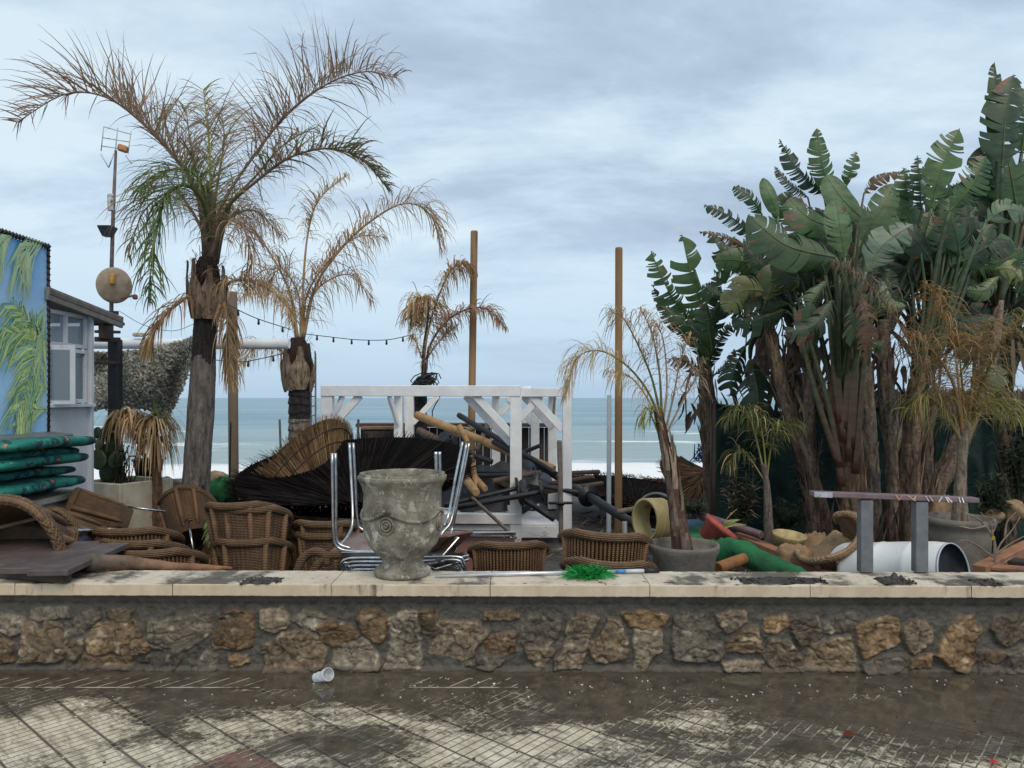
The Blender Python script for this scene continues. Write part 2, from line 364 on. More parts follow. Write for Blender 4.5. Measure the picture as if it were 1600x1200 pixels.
def sea_mat():
    m = bpy.data.materials.new('sea_water'); m.use_nodes = True; nt = m.node_tree; b = nt.nodes['Principled BSDF']; L = nt.links
    tc = N(nt, 'ShaderNodeTexCoord'); so_ = N(nt, 'ShaderNodeSeparateXYZ'); L.new(tc.outputs['Object'], so_.inputs[0])
    mp = N(nt, 'ShaderNodeMapping'); mp.inputs['Scale'].default_value = (0.12, 0.6, 1); L.new(tc.outputs['Object'], mp.inputs[0])
    n1 = N(nt, 'ShaderNodeTexNoise', i_Scale=1.0, i_Detail=8.0, i_Roughness=0.65); L.new(mp.outputs[0], n1.inputs[0])
    mp2 = N(nt, 'ShaderNodeMapping'); mp2.inputs['Scale'].default_value = (0.012, 0.05, 1); L.new(tc.outputs['Object'], mp2.inputs[0])
    n2 = N(nt, 'ShaderNodeTexNoise', i_Scale=1.0, i_Detail=6.0, i_Roughness=0.6); L.new(mp2.outputs[0], n2.inputs[0])
    bc = ramp(nt, [(0.35, lin(112, 144, 160)), (0.65, lin(150, 174, 182))], n2.outputs[0])
    sandy = ramp(nt, [(0.0, (1, 1, 1)), (0.6, (0.25,) * 3), (1.0, (0, 0, 0))], math_n(nt, 'DIVIDE', math_n(nt, 'SUBTRACT', so_.outputs[1], 35), 60))
    base = mixc(nt, sandy.outputs[0], bc.outputs[0], lin(160, 176, 176))
    # surf: broken white water from the shore out to about 42 m, streaks beyond
    edge = math_n(nt, 'ADD', math_n(nt, 'DIVIDE', math_n(nt, 'SUBTRACT', 42.0, so_.outputs[1]), 6.0), math_n(nt, 'MULTIPLY', math_n(nt, 'SUBTRACT', n1.outputs[0], 0.5), 5.0))
    foam = math_n(nt, 'ADD', edge, 0.0, True)
    at = N(nt, 'ShaderNodeAttribute', attribute_name='Col')
    cr = ramp(nt, [(0.60, (0, 0, 0)), (0.68, (1, 1, 1))], math_n(nt, 'ADD', math_n(nt, 'MULTIPLY', at.outputs['Fac'], 0.28), math_n(nt, 'MULTIPLY', n1.outputs[0], 0.75)))
    fo = math_n(nt, 'MAXIMUM', foam, math_n(nt, 'MULTIPLY', cr.outputs[0], 0.9))
    base = mixc(nt, fo, base, lin(238, 240, 240))
    L.new(base, b.inputs['Base Color'])
    rr = math_n(nt, 'ADD', math_n(nt, 'MULTIPLY', fo, 0.4), 0.5); L.new(rr, b.inputs['Roughness'])
    b.inputs['Specular IOR Level'].default_value = 0.5
    bp = N(nt, 'ShaderNodeBump', i_Strength=1.0, i_Distance=0.5); L.new(n1.outputs[0], bp.inputs['Height']); L.new(bp.outputs[0], b.inputs['Normal'])
    return m
crest = {}
def seaf(u, v):
    y = 26 + 4500 * v ** 4.2; x = (u - 0.5) * 2 * (70 + y * 1.1)
    ph = y * 0.42 + 0.9 * noise.noise(Vector((x * 0.03, y * 0.03, 1))) * 3
    amp = 0.48 * max(0, 1 - abs(y - 60) / 70) + 0.08 * (1 if y < 400 else 0)
    s_ = math.sin(ph); k = (0.5 + 0.5 * s_) ** 3
    z = -2.0 + amp * (k * 1.6 - 0.3) + 0.07 * noise.noise(Vector((x * 0.5, y * 0.5, 0)))
    crest[(round(u, 5), round(v, 5))] = k if 46 < y < 75 else 0
    return (x, y, z)
g = MB(); g.grid(seaf, 220, 420)
keys = list(crest.keys())
g.cur = (0, 0, 0)
for j in range(420):
    for i in range(220):
        kk = crest.get((round(i / 220, 5), round(j / 420, 5)), 0); g.c[j * 220 + i] = (kk, kk, kk)
tag(g.build('sea', sea_mat(), origin=(0, 0, 0)), kind='structure')

# ---------------------------------------------------------------- rubble stone wall with coping
WX0, WX1 = -6.6, 6.6; WA = math.tan(R(0.55))     # wall runs very slightly towards the camera on the right
def wally(x): return 4.20 - x * WA
A_, B_, C_ = 0, 530, 1060
POLY = [(A_, p) for p in [
 [(130,70),(300,60),(310,100),(200,112),(130,108)], [(95,205),(110,135),(150,125),(165,165),(200,165),(210,125),(250,135),(290,180),(300,250),(270,310),(170,305),(85,315)],
 [(295,140),(370,90),(450,65),(465,95),(440,125),(330,188),(295,185)], [(490,75),(570,65),(605,75),(590,110),(545,120),(500,100)],
 [(400,190),(430,150),(520,125),(610,115),(645,160),(650,210),(690,235),(680,265),(600,278),(520,260),(400,272)],
 [(680,130),(830,115),(890,80),(965,85),(970,180),(900,225),(850,255),(710,250),(690,190)], [(990,180),(1020,100),(1080,70),(1165,85),(1170,170),(1160,235),(1080,250),(990,245)],
 [(1210,75),(1310,62),(1325,110),(1320,155),(1250,165),(1210,150)], [(1350,110),(1400,80),(1470,85),(1510,110),(1470,165),(1400,140)],
 [(1475,150),(1530,122),(1610,140),(1660,185),(1600,225),(1545,235),(1500,205)], [(1215,240),(1300,185),(1400,175),(1480,200),(1510,265),(1490,330),(1450,348),(1230,348),(1235,290)],
 [(305,270),(330,230),(380,210),(370,270),(310,325)], [(630,330),(690,290),(830,262),(835,300),(790,345),(640,350)], [(890,330),(950,265),(995,290),(1000,340),(900,350)],
 [(1060,278),(1140,285),(1150,310),(1070,328)], [(-40,90),(100,110),(90,170),(50,190),(-40,160)], [(-60,170),(40,230),(45,310),(-60,330)], [(380,290),(600,290),(600,340),(380,345)]]]
POLY += [(B_, p) for p in [
 [(0,235),(110,198),(135,225),(160,270),(195,320),(180,338),(0,345),(-25,300),(-20,250)], [(85,110),(120,60),(190,75),(230,120),(195,215),(160,215),(110,165)],
 [(235,110),(290,80),(360,75),(375,170),(380,300),(370,335),(215,330),(240,240)], [(370,75),(440,65),(460,110),(435,185),(385,180)],
 [(430,235),(465,160),(460,115),(560,125),(640,130),(685,185),(650,215),(610,280),(570,295),(490,275),(425,268)], [(675,75),(800,70),(830,100),(750,112),(675,105)],
 [(660,230),(730,180),(800,180),(818,255),(770,275),(690,275)], [(805,195),(880,115),(950,80),(1020,130),(1015,185),(965,235),(850,225)], [(865,240),(960,245),(990,260),(950,322),(900,315)],
 [(1060,120),(1110,80),(1195,100),(1160,180),(1140,245),(1045,255),(1050,200)], [(1000,300),(1045,265),(1135,268),(1115,330),(1000,330)], [(1150,240),(1220,170),(1245,110),(1290,120),(1330,210),(1325,290),(1200,300)],
 [(1310,80),(1400,68),(1515,85),(1500,130),(1440,145),(1340,135)], [(1365,160),(1480,155),(1485,255),(1460,262),(1400,345),(1370,330)], [(590,320),(640,290),(770,285),(750,320),(700,340)]]]
POLY += [(C_, p) for p in [
 [(-25,100),(0,70),(60,90),(150,90),(195,140),(200,200),(190,290),(60,295),(-20,280),(-30,190)], [(180,90),(230,72),(300,75),(310,110),(260,145),(225,165),(190,125)],
 [(225,210),(290,165),(360,140),(372,195),(370,255),(290,255),(230,250)], [(400,110),(490,95),(500,130),(440,165),(400,155)], [(505,105),(560,95),(630,100),(655,185),(620,215),(560,225),(520,175)],
 [(660,165),(700,110),(790,80),(850,120),(790,150),(690,170)], [(380,260),(430,200),(510,215),(555,290),(560,340),(450,340)], [(585,300),(610,225),(780,190),(800,260),(800,335),(600,340)],
 [(820,145),(960,95),(1000,110),(1010,210),(960,235),(840,275)], [(1025,130),(1060,112),(1130,118),(1165,160),(1150,210),(1080,258),(1050,240),(1030,180)],
 [(1175,260),(1240,150),(1290,95),(1350,95),(1385,155),(1350,200),(1355,300),(1310,345),(1230,305)], [(1450,95),(1570,85),(1590,190),(1500,218),(1460,200),(1430,140)],
 [(840,310),(940,280),(1050,270),(1045,310),(950,348),(850,345)], [(1375,255),(1490,255),(1470,300),(1370,290)], [(1390,310),(1460,320),(1440,348),(1370,345)], [(205,310),(380,300),(370,335),(210,338)],
 [(1500,260),(1600,240),(1600,345),(1500,340)], [(1060,285),(1160,265),(1150,320),(1060,320)]]]
nu, nv = 2400, 84
xs = np.linspace(WX0, WX1, nu + 1); zs = np.linspace(-0.03, 0.44, nv + 1)
X, Z = np.meshgrid(xs, zs)
rs = np.random.RandomState(3)
def vnoise(X, Z, sc, seed):
    r_ = np.random.RandomState(seed).rand(512, 64); gx = X * sc + 200; gz = Z * sc + 20
    ix = np.floor(gx).astype(int); iz = np.floor(gz).astype(int); fx = gx - ix; fz = gz - iz
    fx = fx * fx * (3 - 2 * fx); fz = fz * fz * (3 - 2 * fz)
    a = r_[ix % 512, iz % 64]; b = r_[(ix + 1) % 512, iz % 64]; c = r_[ix % 512, (iz + 1) % 64]; d = r_[(ix + 1) % 512, (iz + 1) % 64]
    return (a * (1 - fx) + b * fx) * (1 - fz) + (c * (1 - fx) + d * fx) * fz - 0.5
wx = X + 0.014 * vnoise(X, Z, 14, 1) + 0.012 * vnoise(X, Z, 45, 2); wz = Z + 0.014 * vnoise(X, Z, 14, 3) + 0.012 * vnoise(X, Z, 45, 4)
H = np.zeros_like(X); C = np.zeros(X.shape + (3,)); base_m = np.array(lin(84, 79, 71)); C[:] = base_m
C *= (1 + 0.35 * vnoise(X, Z, 5, 8))[..., None]
pal = [lin(140, 112, 78), lin(150, 138, 118), lin(126, 116, 100), lin(134, 114, 88), lin(134, 112, 82), lin(118, 102, 82), lin(104, 94, 80), lin(136, 116, 92), lin(128, 112, 92), lin(112, 90, 66), lin(140, 126, 104)]
for shift in (-1, 0, 1):
    for k, (off, pl) in enumerate(POLY):
        q = []
        for (a, b) in pl:
            px = off + a * 0.3375; py = 930 + b * 0.3375
            q.append(((px - 800) / FPX * 4.2 + shift * 5.9, CH - (py - HY) / FPX * 4.2))
        q = np.array(q); x0, x1 = q[:, 0].min() - .06, q[:, 0].max() + .06
        i0, i1 = np.searchsorted(xs, (x0, x1))
        if i1 <= i0: continue
        ax, az = wx[:, i0:i1], wz[:, i0:i1]
        d = np.full(ax.shape, 9.0); ins = np.zeros(ax.shape, bool)
        for i in range(len(q)):
            p0, p1 = q[i], q[(i + 1) % len(q)]; e = p1 - p0
            t = np.clip(((ax - p0[0]) * e[0] + (az - p0[1]) * e[1]) / (e @ e), 0, 1)
            d = np.minimum(d, np.hypot(ax - p0[0] - t * e[0], az - p0[1] - t * e[1]))
            cnd = ((p0[1] > az) != (p1[1] > az)) & (ax < (p1[0] - p0[0]) * (az - p0[1]) / (p1[1] - p0[1] + 1e-12) + p0[0]); ins ^= cnd
        sdm = np.where(ins, d, -d)
        t = np.clip((sdm + 0.016) / 0.012, 0, 1); t = t * t * (3 - 2 * t)
        tx, tz = rs.uniform(-.15, .15, 2)
        ctr = q.mean(0)
        rg = np.abs(vnoise(ax + .3 * az, az * 1.5, 13, 70 + k)); h = t * (0.014 + 0.010 * rs.rand() + .7 * tx * (ax - ctr[0]) + .7 * tz * (az - ctr[1]) + 0.009 * np.round(3 * vnoise(ax, az, 11, 50 + k)) / 3 * 2 - 0.010 * np.clip(1 - rg / .05, 0, 1) + 0.006 * np.abs(vnoise(ax, az, 48, 90 + k)))
        H[:, i0:i1] = np.maximum(H[:, i0:i1], h)
        pc = np.array(pal[rs.randint(len(pal))]) * rs.uniform(.45, .95)
        cn_ = np.clip((sdm + 0.014) / 0.006, 0, 1)[..., None]
        sub = C[:, i0:i1]; vv = (1 + .75 * vnoise(ax, az * 1.6, 34, 7 + k) + 0.6 * vnoise(ax, az, 90, 17 + k) + 0.6 * vnoise(ax, az, 8, 9) - .5 * np.clip(1 - rg / .04, 0, 1))[..., None]
        hi = np.clip(vnoise(ax, az, 26, 300 + k) * 6 - 1.6, 0, 1)[..., None] * np.array([.18, .16, .12])
        C[:, i0:i1] = sub * (1 - cn_) + (pc * np.clip(vv, .3, 2) + hi) * cn_
H += 0.010 * vnoise(X, Z, 30, 11) + 0.006 * vnoise(X, Z, 80, 12)
# rough mortar band under the coping stands a bit proud, foot of the wall is muddy
H += 0.012 * np.clip((Z - 0.375) / 0.02, 0, 1)
foot = np.clip((0.03 + 0.02 * vnoise(X, Z, 6, 13) - Z) / 0.02, 0, 1)[..., None]
C = C * (1 - foot) + np.array(lin(84, 76, 64)) * foot
H += 0.02 * foot[..., 0]
gm = MB()
Y = wally(X) - H
verts = np.stack([X, Y, Z], -1).reshape(-1, 3)
idx = np.arange(verts.shape[0]).reshape(nv + 1, nu + 1)
F = np.stack([idx[:-1, :-1], idx[:-1, 1:], idx[1:, 1:], idx[1:, :-1]], -1).reshape(-1, 4)
wallroot = root('stone_wall', (0, 4.2, 0), 'low rubble stone wall with pale coping slabs along the muddy pavement', 'wall')
me = bpy.data.meshes.new('rubble_face'); me.from_pydata((verts - np.array([0, 4.2, 0])).tolist(), [], F.tolist())
me.polygons.foreach_set('use_smooth', [True] * len(F))
at = me.attributes.new('Col', 'FLOAT_COLOR', 'POINT'); ca = np.ones((verts.shape[0], 4), np.float32); ca[:, :3] = C.reshape(-1, 3); at.data.foreach_set('color', ca.ravel())
me.materials.append(mat('rubble_stone', None, None, vcol=True, var=0.35, rough=0.62, scale=22, bump=0.6, bscale=60, bdist=0.012, rvar=0.15))
fo = bpy.data.objects.new('rubble_face', me); col.objects.link(fo); fo.parent = wallroot; ROOT[fo.name] = Vector((0, 4.2, 0))
copm = mat('stained_coping', lin(214, 203, 184), lin(190, 178, 158), rough=0.7, scale=5, bump=0.5, bscale=60,
           extra=[(lin(96, 90, 80), 3.2, 0.47, 0.58), (lin(44, 42, 38), 11, 0.62, 0.68)])
copm_f = mat('coping_front', lin(206, 190, 166), lin(186, 168, 142), rough=0.7, scale=6, bump=0.4, bscale=60, stretch=(1, 1, 0.3), extra=[(lin(84, 76, 64), 7, 0.58, 0.70), (lin(50, 46, 40), 13, 0.66, 0.72)])
b = MB()
b.box((0, 4.33, 0.2), (13.2, 0.2, 0.46), (0, 0, -R(0.55)))
b.build('wall_core', mat('mortar', lin(92, 88, 80), lin(70, 66, 60), bump=.5), wallroot)
ct0, ct1 = 0.437, 0.506
jx = [-6.5 + .89 * i for i in range(16)]; sh = ((67 - 800) / FPX * 4.15) % .89
for i in range(15):
    a = -6.55 + 0.89 * i + 0.20; a2 = a + 0.886
    xm = (a + a2) / 2
    cb = MB(); ny = 12; nx = 40
    yf = -0.072
    def cf(u, v, a=a, a2=a2):
        # v: 0 bottom front -> up the front face -> over the top to the back -> down
        x = a + (a2 - a) * u; path = [(yf + 0.004, ct0), (yf, ct0 + 0.004), (yf, ct1 - 0.008), (yf + 0.003, ct1 - 0.002), (yf + 0.010, ct1), (0.245, ct1), (0.25, ct1 - 0.005), (0.25, ct0), (yf + 0.004, ct0)]
        k = v * (len(path) - 1); i0 = min(int(k), len(path) - 2); f = k - i0
        y = path[i0][0] + (path[i0 + 1][0] - path[i0][0]) * f; z = path[i0][1] + (path[i0 + 1][1] - path[i0][1]) * f
        n_ = noise.noise(Vector((x * 30, y * 30, z * 30))) * 0.0022
        chip = max(0, noise.noise(Vector((x * 9, 3, z * 9))) - 0.35) * 0.03 if v < 0.52 and v > 0.3 else 0
        return (x, wally(x) + y + n_ + chip * .6, z + n_ - chip * 0.8)
    cb.grid(cf, nx, 16, smooth=False)
    # end caps
    for x in (a, a2):
        q = [(x, wally(x) + y, z) for y, z in ((yf, ct0), (yf, ct1 - .002), (0.25, ct1 - .002), (0.25, ct0))]
        b0 = len(cb.v); cb.v += [Vector(p) for p in q]; cb.face((b0, b0 + 1, b0 + 2, b0 + 3) if x == a else (b0 + 3, b0 + 2, b0 + 1, b0))
    o = cb.build('coping_slab', copm, wallroot)
    o.data.materials.append(copm_f)
    for p in o.data.polygons:
        if p.normal.y < -0.7: p.material_index = 1
# ---------------------------------------------------------------- palms
BR1, BR2, TAN, GRN, YGR, PUR = lin(176, 148, 116), lin(148, 122, 100), lin(204, 174, 132), lin(100, 116, 70), lin(172, 170, 96), lin(164, 142, 120)
ORG = lin(160, 112, 62)
def frond(mb, pts, L, n, ctip, cbase, droop=1.0, t0=0.15, wd=0.008, plume=0.6, rr=0.018, lean=0.5, green=0.0, seg=5, env=None, stem=None, upb=0.0):
    """one feather leaf: arched midrib with two-sided drooping leaflets"""
    path = spline(pts, 34); m = len(path)
    mb.tube(path, [rr * (1 - 0.82 * i / (m - 1)) for i in range(m)], 5, cols=[stem or jit(lerpc(cbase, ctip, 0.3 + 0.5 * i / m), 0.1) for i in range(m)])
    for k in range(n):
        t = t0 + (1 - t0) * (k + rnd() * 0.6) / n; t = min(t, 0.999)
        fi = t * (m - 1); i = int(fi); p = path[i].lerp(path[min(i + 1, m - 1)], fi - i)
        tg = (path[min(i + 1, m - 1)] - path[max(i - 1, 0)]).normalized()
        sd = tg.cross(Vector((0, 0, 1))); sd = sd.normalized() if sd.length > 0.15 else tg.cross(Vector((0.3, 1, 0))).normalized()
        up = sd.cross(tg).normalized()
        e = env(t) if env else (0.45 + 0.55 * math.sin(PI * min(1, (t - t0) / (1 - t0) * 0.85 + 0.12))) * (1 - 0.45 * max(0, t - 0.75) / 0.25)
        for s in (-1, 1):
            if rnd() < 0.06: continue
            a = U(-plume, plume) + 0.25 + upb
            d = (sd * s * math.cos(a) + up * math.sin(a) + tg * (lean * U(0.6, 1.5))).normalized()
            ln = L * e * U(0.55, 1.2); q = p.copy(); ps = [q.copy()]; st = ln / seg
            kink = U(0.4, 1.9)
            for j in range(seg):
                q = q + d * st; ps.append(q.copy()); d = (d + Vector((U(-.12, .12), U(-.12, .12), -droop * 0.30 * kink * (0.5 + j * 0.28)))).normalized()
            sdv = d.cross(Vector((U(-1, 1), U(-1, 1), U(-.3, .3)))).normalized()
            c = jit(ctip, 0.3) if rnd() > green else jit(GRN, 0.25)
            if rnd() < 0.15: c = jit(cbase, 0.3)
            mb.cur = c
            w_ = wd * U(0.7, 1.2)
            mb.blade(ps, [w_ * 0.6, w_, w_ * 0.9, w_ * 0.7, w_ * 0.45, w_ * 0.12][:seg + 1], sdv)
def trunk(mb, pts, radii, cols, n=18, ring=0.03, rh=0.045, seed=0):
    path = spline(pts, max(20, int((Vector(pts[0]) - Vector(pts[-1])).length / 0.02)))
    m = len(path); K = len(radii); b0 = len(mb.v)
    for i, p in enumerate(path):
        t = i / (m - 1); f = t * (K - 1); k = min(int(f), K - 2); r = radii[k] + (radii[k + 1] - radii[k]) * (f - k)
        for j in range(n):
            a = 2 * PI * j / n
            rg = (p.z / rh + 0.3 * noise.noise(Vector((math.cos(a), math.sin(a), p.z * 3 + seed)))) % 1.0
            q = r * (1 + ring * (1 - rg) + 0.05 * noise.noise(Vector((math.cos(a) * 1.5, math.sin(a) * 1.5, p.z * 5 + seed))))
            mb.v.append(Vector((p.x + q * math.cos(a), p.y + q * math.sin(a), p.z)))
    for i in range(m - 1):
        for j in range(n):
            a = b0 + i * n + j; b = b0 + i * n + (j + 1) % n
            mb.cur = cols(i / (m - 1), 2 * PI * j / n, path[i].z); mb.face((a, b, b + n, a + n), True)
    mb.face(tuple(b0 + (m - 1) * n + j for j in range(n)))
def PL(D, *pts): return [P(p[0], p[1], D + (p[2] if len(p) > 2 else 0)) for p in pts]

# --- large palm, left
D1 = 6.9
r_ = root('palm_tree', PG(303, D1), 'tallest ringed grey palm with a wide wind torn crown, front left', 'palm tree', 'storm battered palms')
t = MB(); zb = P(0, 560, D1).z
def c1(t_, a, z):
    c = jit(lin(112, 104, 98), 0.10)
    if z > zb - 0.10 * noise.noise(Vector((a, 0, 3))) - .02: c = jit(lin(46, 38, 36), 0.25)
    n_ = noise.noise(Vector((math.cos(a) * 2, math.sin(a) * 2, z * 2.2)))
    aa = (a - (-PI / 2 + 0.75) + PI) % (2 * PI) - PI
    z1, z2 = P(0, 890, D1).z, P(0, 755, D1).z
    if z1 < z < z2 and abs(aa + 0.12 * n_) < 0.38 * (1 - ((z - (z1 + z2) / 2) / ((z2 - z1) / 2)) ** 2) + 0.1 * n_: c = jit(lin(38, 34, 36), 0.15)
    return c
trunk(t, [PG(302, D1, -0.35)] + PL(D1, (303, 870), (306, 760), (314, 640), (318, 560), (322, 490)), [S(21, D1), S(21, D1), S(20.5, D1), S(20, D1), S(18, D1), S(17.5, D1)], c1, 24, 0.022, 0.05)
t.build('trunk', M['bark'], r_)
def husk(r_, D, cx, ytop, ybot, w, cols, nplates=7, fib=260):
    """crown shaft: old leaf bases wrapped round the top of the trunk, with fibre between"""
    ctr = P(cx, (ytop + ybot) / 2, D); R0 = S(w / 2, D); zt, zbm = P(0, ytop, D).z, P(0, ybot, D).z
    h = MB(lin(58, 44, 38))
    prof = [(R0 * .55, zbm), (R0 * .8, zbm + (zt - zbm) * .15), (R0 * .82, zbm + (zt - zbm) * .5), (R0 * .75, zbm + (zt - zbm) * .8), (R0 * .45, zt)]
    h.lathe(prof, 18, Matrix.Translation((ctr.x, ctr.y, 0)), wob=0.06)
    for k in range(fib):
        a = U(0, 2 * PI); z = U(zbm + (zt - zbm) * 0.25, zt); rr_ = R0 * U(.72, .9)
        p = Vector((ctr.x + rr_ * math.cos(a), ctr.y + rr_ * math.sin(a), z)); d = Vector((math.cos(a) * U(0, .8), math.sin(a) * U(0, .8), U(-.6, 1))).normalized()
        q = p + d * U(.04, .13); q2 = q + Vector((U(-.03, .03), U(-.03, .03), U(-.05, .03)))
        h.cur = jit(lin(74, 56, 46), .4); h.blade([p, q, q2], [.004, .003, .001], Vector((-math.sin(a), math.cos(a), 0)))
    h.build('crown_fibre', M['bark'], r_)
    for k in range(nplates):
        a = -PI / 2 + 2 * PI * (k + 0.5) / nplates + U(-.15, .15); wA = PI / nplates * U(.8, 1.1)
        b = MB(cols[k % len(cols)]); lowz = zbm + (zt - zbm) * U(-.03, .06); hiz = zt - (zt - zbm) * U(0.0, .35)
        def pf(u, v, a=a, wA=wA, lowz=lowz, hiz=hiz):
            aw = wA * (0.55 + 0.65 * math.sin(PI * min(v * 1.25 + .12, 1)) - 0.75 * max(0, v - .55))
            an = a + (u - .5) * 2 * aw; rr_ = R0 * (0.72 + .42 * math.sin(PI * (0.12 + v * .62)) + 0.20 * max(0, v - .7)) + 0.012 * math.cos((u - .5) * PI) + 0.01 * noise.noise(Vector((u * 4, v * 5, k)))
            return Vector((ctr.x + rr_ * math.cos(an), ctr.y + rr_ * math.sin(an), lowz + (hiz - lowz) * v))
        b.grid(pf, 8, 14, True, lambda u, v: jit(lerpc(cols[k % len(cols)], lin(70, 54, 46), max(0, v * 1.5 - .9) + (.5 if noise.noise(Vector((u * 5, v * 7, k))) > .32 else 0)), .12))
        b.build('leaf_base', M['bark'], r_)
husk(r_, D1, 324, 402, 500, 50, [lin(138, 116, 96), lin(150, 130, 106), lin(96, 78, 64)])
def add_fronds(r_, D, specs):
    for sp in specs:
        mb = MB(); kw = dict(sp[1]); lp = kw.pop('lpx') * (1.22 if D < 7 and D > 6.7 else 1.12); lp *= 1.2 if D == 5.9 else 1; kw['n'] = int(kw['n'] * (1.75 if D > 6.7 else 1.7 if D == 5.9 else 1.4)); kw['droop'] = kw.get('droop', 1) * 1.25; kw['wd'] = kw.get('wd', .008) * .82
        frond(mb, PL(D, *sp[0]), S(lp, D), kw.pop('n'), kw.pop('ct'), kw.pop('cb', BR2), **kw)
        mb.build('frond', M['leaf'], r_)
# stem cluster above the husk
s_ = MB()
for (a, b, c, rr_) in (((322, 410), (318, 360), (312, 315), .03), ((330, 412), (333, 360), (332, 300), .035), ((336, 412), (345, 365), (358, 320), .032), ((328, 410), (326, 350), (325, 290), .03)):
    p = spline(PL(D1, a, b, c), 10); s_.tube(p, [rr_ * (1.15 - .4 * i / 9) for i in range(10)], 8, cols=[jit(lin(96, 84, 66), .2) for _ in range(10)])
s_.build('leaf_stalks', M['bark'], r_)
add_fronds(r_, D1, [
 (((322,400),(316,330),(280,255,-.1),(225,195,-.2),(165,152,-.3),(100,148,-.35),(25,192,-.4)), dict(lpx=92, n=64, ct=BR2, droop=.35, t0=.28, upb=.35, plume=.9, lean=.7)),
 (((322,330),(305,290),(262,235,.2),(215,185,.3),(175,150,.3)), dict(lpx=95, n=34, ct=PUR, droop=.15, t0=.3, upb=.75, plume=.5, lean=.6)),
 (((328,400),(330,310),(326,220),(318,140)), dict(lpx=98, n=62, ct=BR1, cb=YGR, droop=.75, t0=.18, stem=YGR, plume=.9, upb=.2, lean=1.0)),
 (((328,380),(338,300,.2),(350,220,.3),(345,170,.4)), dict(lpx=78, n=42, ct=PUR, cb=YGR, droop=.8, t0=.2, lean=.9)),
 (((332,400),(345,325),(398,242,.1),(450,178,.1),(510,132,0),(570,112,0),(620,122,0)), dict(lpx=92, n=66, ct=BR2, droop=.7, t0=.28, upb=.3, plume=.9)),
 (((400,245,.1),(440,185,.1),(500,135,.1),(545,110,.1)), dict(lpx=85, n=30, ct=PUR, droop=.12, t0=.1, upb=.85, plume=.4, rr=.006, lean=.4)),
 (((334,400),(352,330),(402,282,-.2),(455,245,-.3),(515,232,-.3),(565,250,-.3),(608,296,-.3)), dict(lpx=62, n=74, ct=BR2, droop=.5, t0=.35, green=.5, upb=.25, wd=.010)),
 (((336,390),(350,330,.3),(400,275,.4),(445,225,.5),(500,195,.5)), dict(lpx=80, n=44, ct=PUR, droop=1.0, t0=.2)),
 (((326,380),(318,320,-.3),(292,290,-.5),(262,305,-.65),(245,360,-.7),(236,420,-.7),(232,470,-.7)), dict(lpx=66, n=58, ct=lin(112, 128, 82), cb=GRN, droop=1.3, t0=.15, wd=.010, plume=.7, lean=.6)),
 (((326,380),(322,310,-.2),(300,270,-.4),(262,268,-.6),(215,300,-.8)), dict(lpx=78, n=50, ct=lin(104, 118, 66), cb=BR1, droop=.9, t0=.1, wd=.009, green=.2)),
 (((330,400),(350,350,-.2),(378,352,-.3),(392,400,-.3),(392,450,-.3)), dict(lpx=60, n=44, ct=PUR, cb=BR1, droop=1.6, t0=.1, lean=.2)),
 (((330,390),(300,330,.3),(270,300,.4),(225,330,.5),(200,400,.5)), dict(lpx=85, n=52, ct=BR2, cb=BR1, droop=1.3, t0=.15)),
 (((334,380),(360,340,.3),(400,330,.4),(440,370,.5)), dict(lpx=62, n=42, ct=PUR, cb=TAN, droop=1.5, t0=.1)),
 (((344,452),(368,438,-.1),(402,442,-.1),(438,466,-.1),(458,505,-.1)), dict(lpx=58, n=58, ct=TAN, cb=BR1, droop=1.7, t0=.05, lean=.3)),
 (((304,455),(284,470,-.2),(258,492,-.3),(238,525,-.35),(232,548,-.35)), dict(lpx=50, n=50, ct=lin(176, 140, 100), cb=TAN, droop=2.0, t0=.05, lean=.9)),
 (((348,465),(354,495,-.1),(358,540,-.1),(361,600,-.1)), dict(lpx=55, n=70, ct=BR1, cb=TAN, droop=2.5, t0=.05, lean=1.4, plume=.3)),
 (((330,395),(316,300,.1),(300,240,.1),(290,165,.2)), dict(lpx=75, n=40, ct=BR1, cb=GRN, droop=.7, t0=.3, lean=.9)),
])
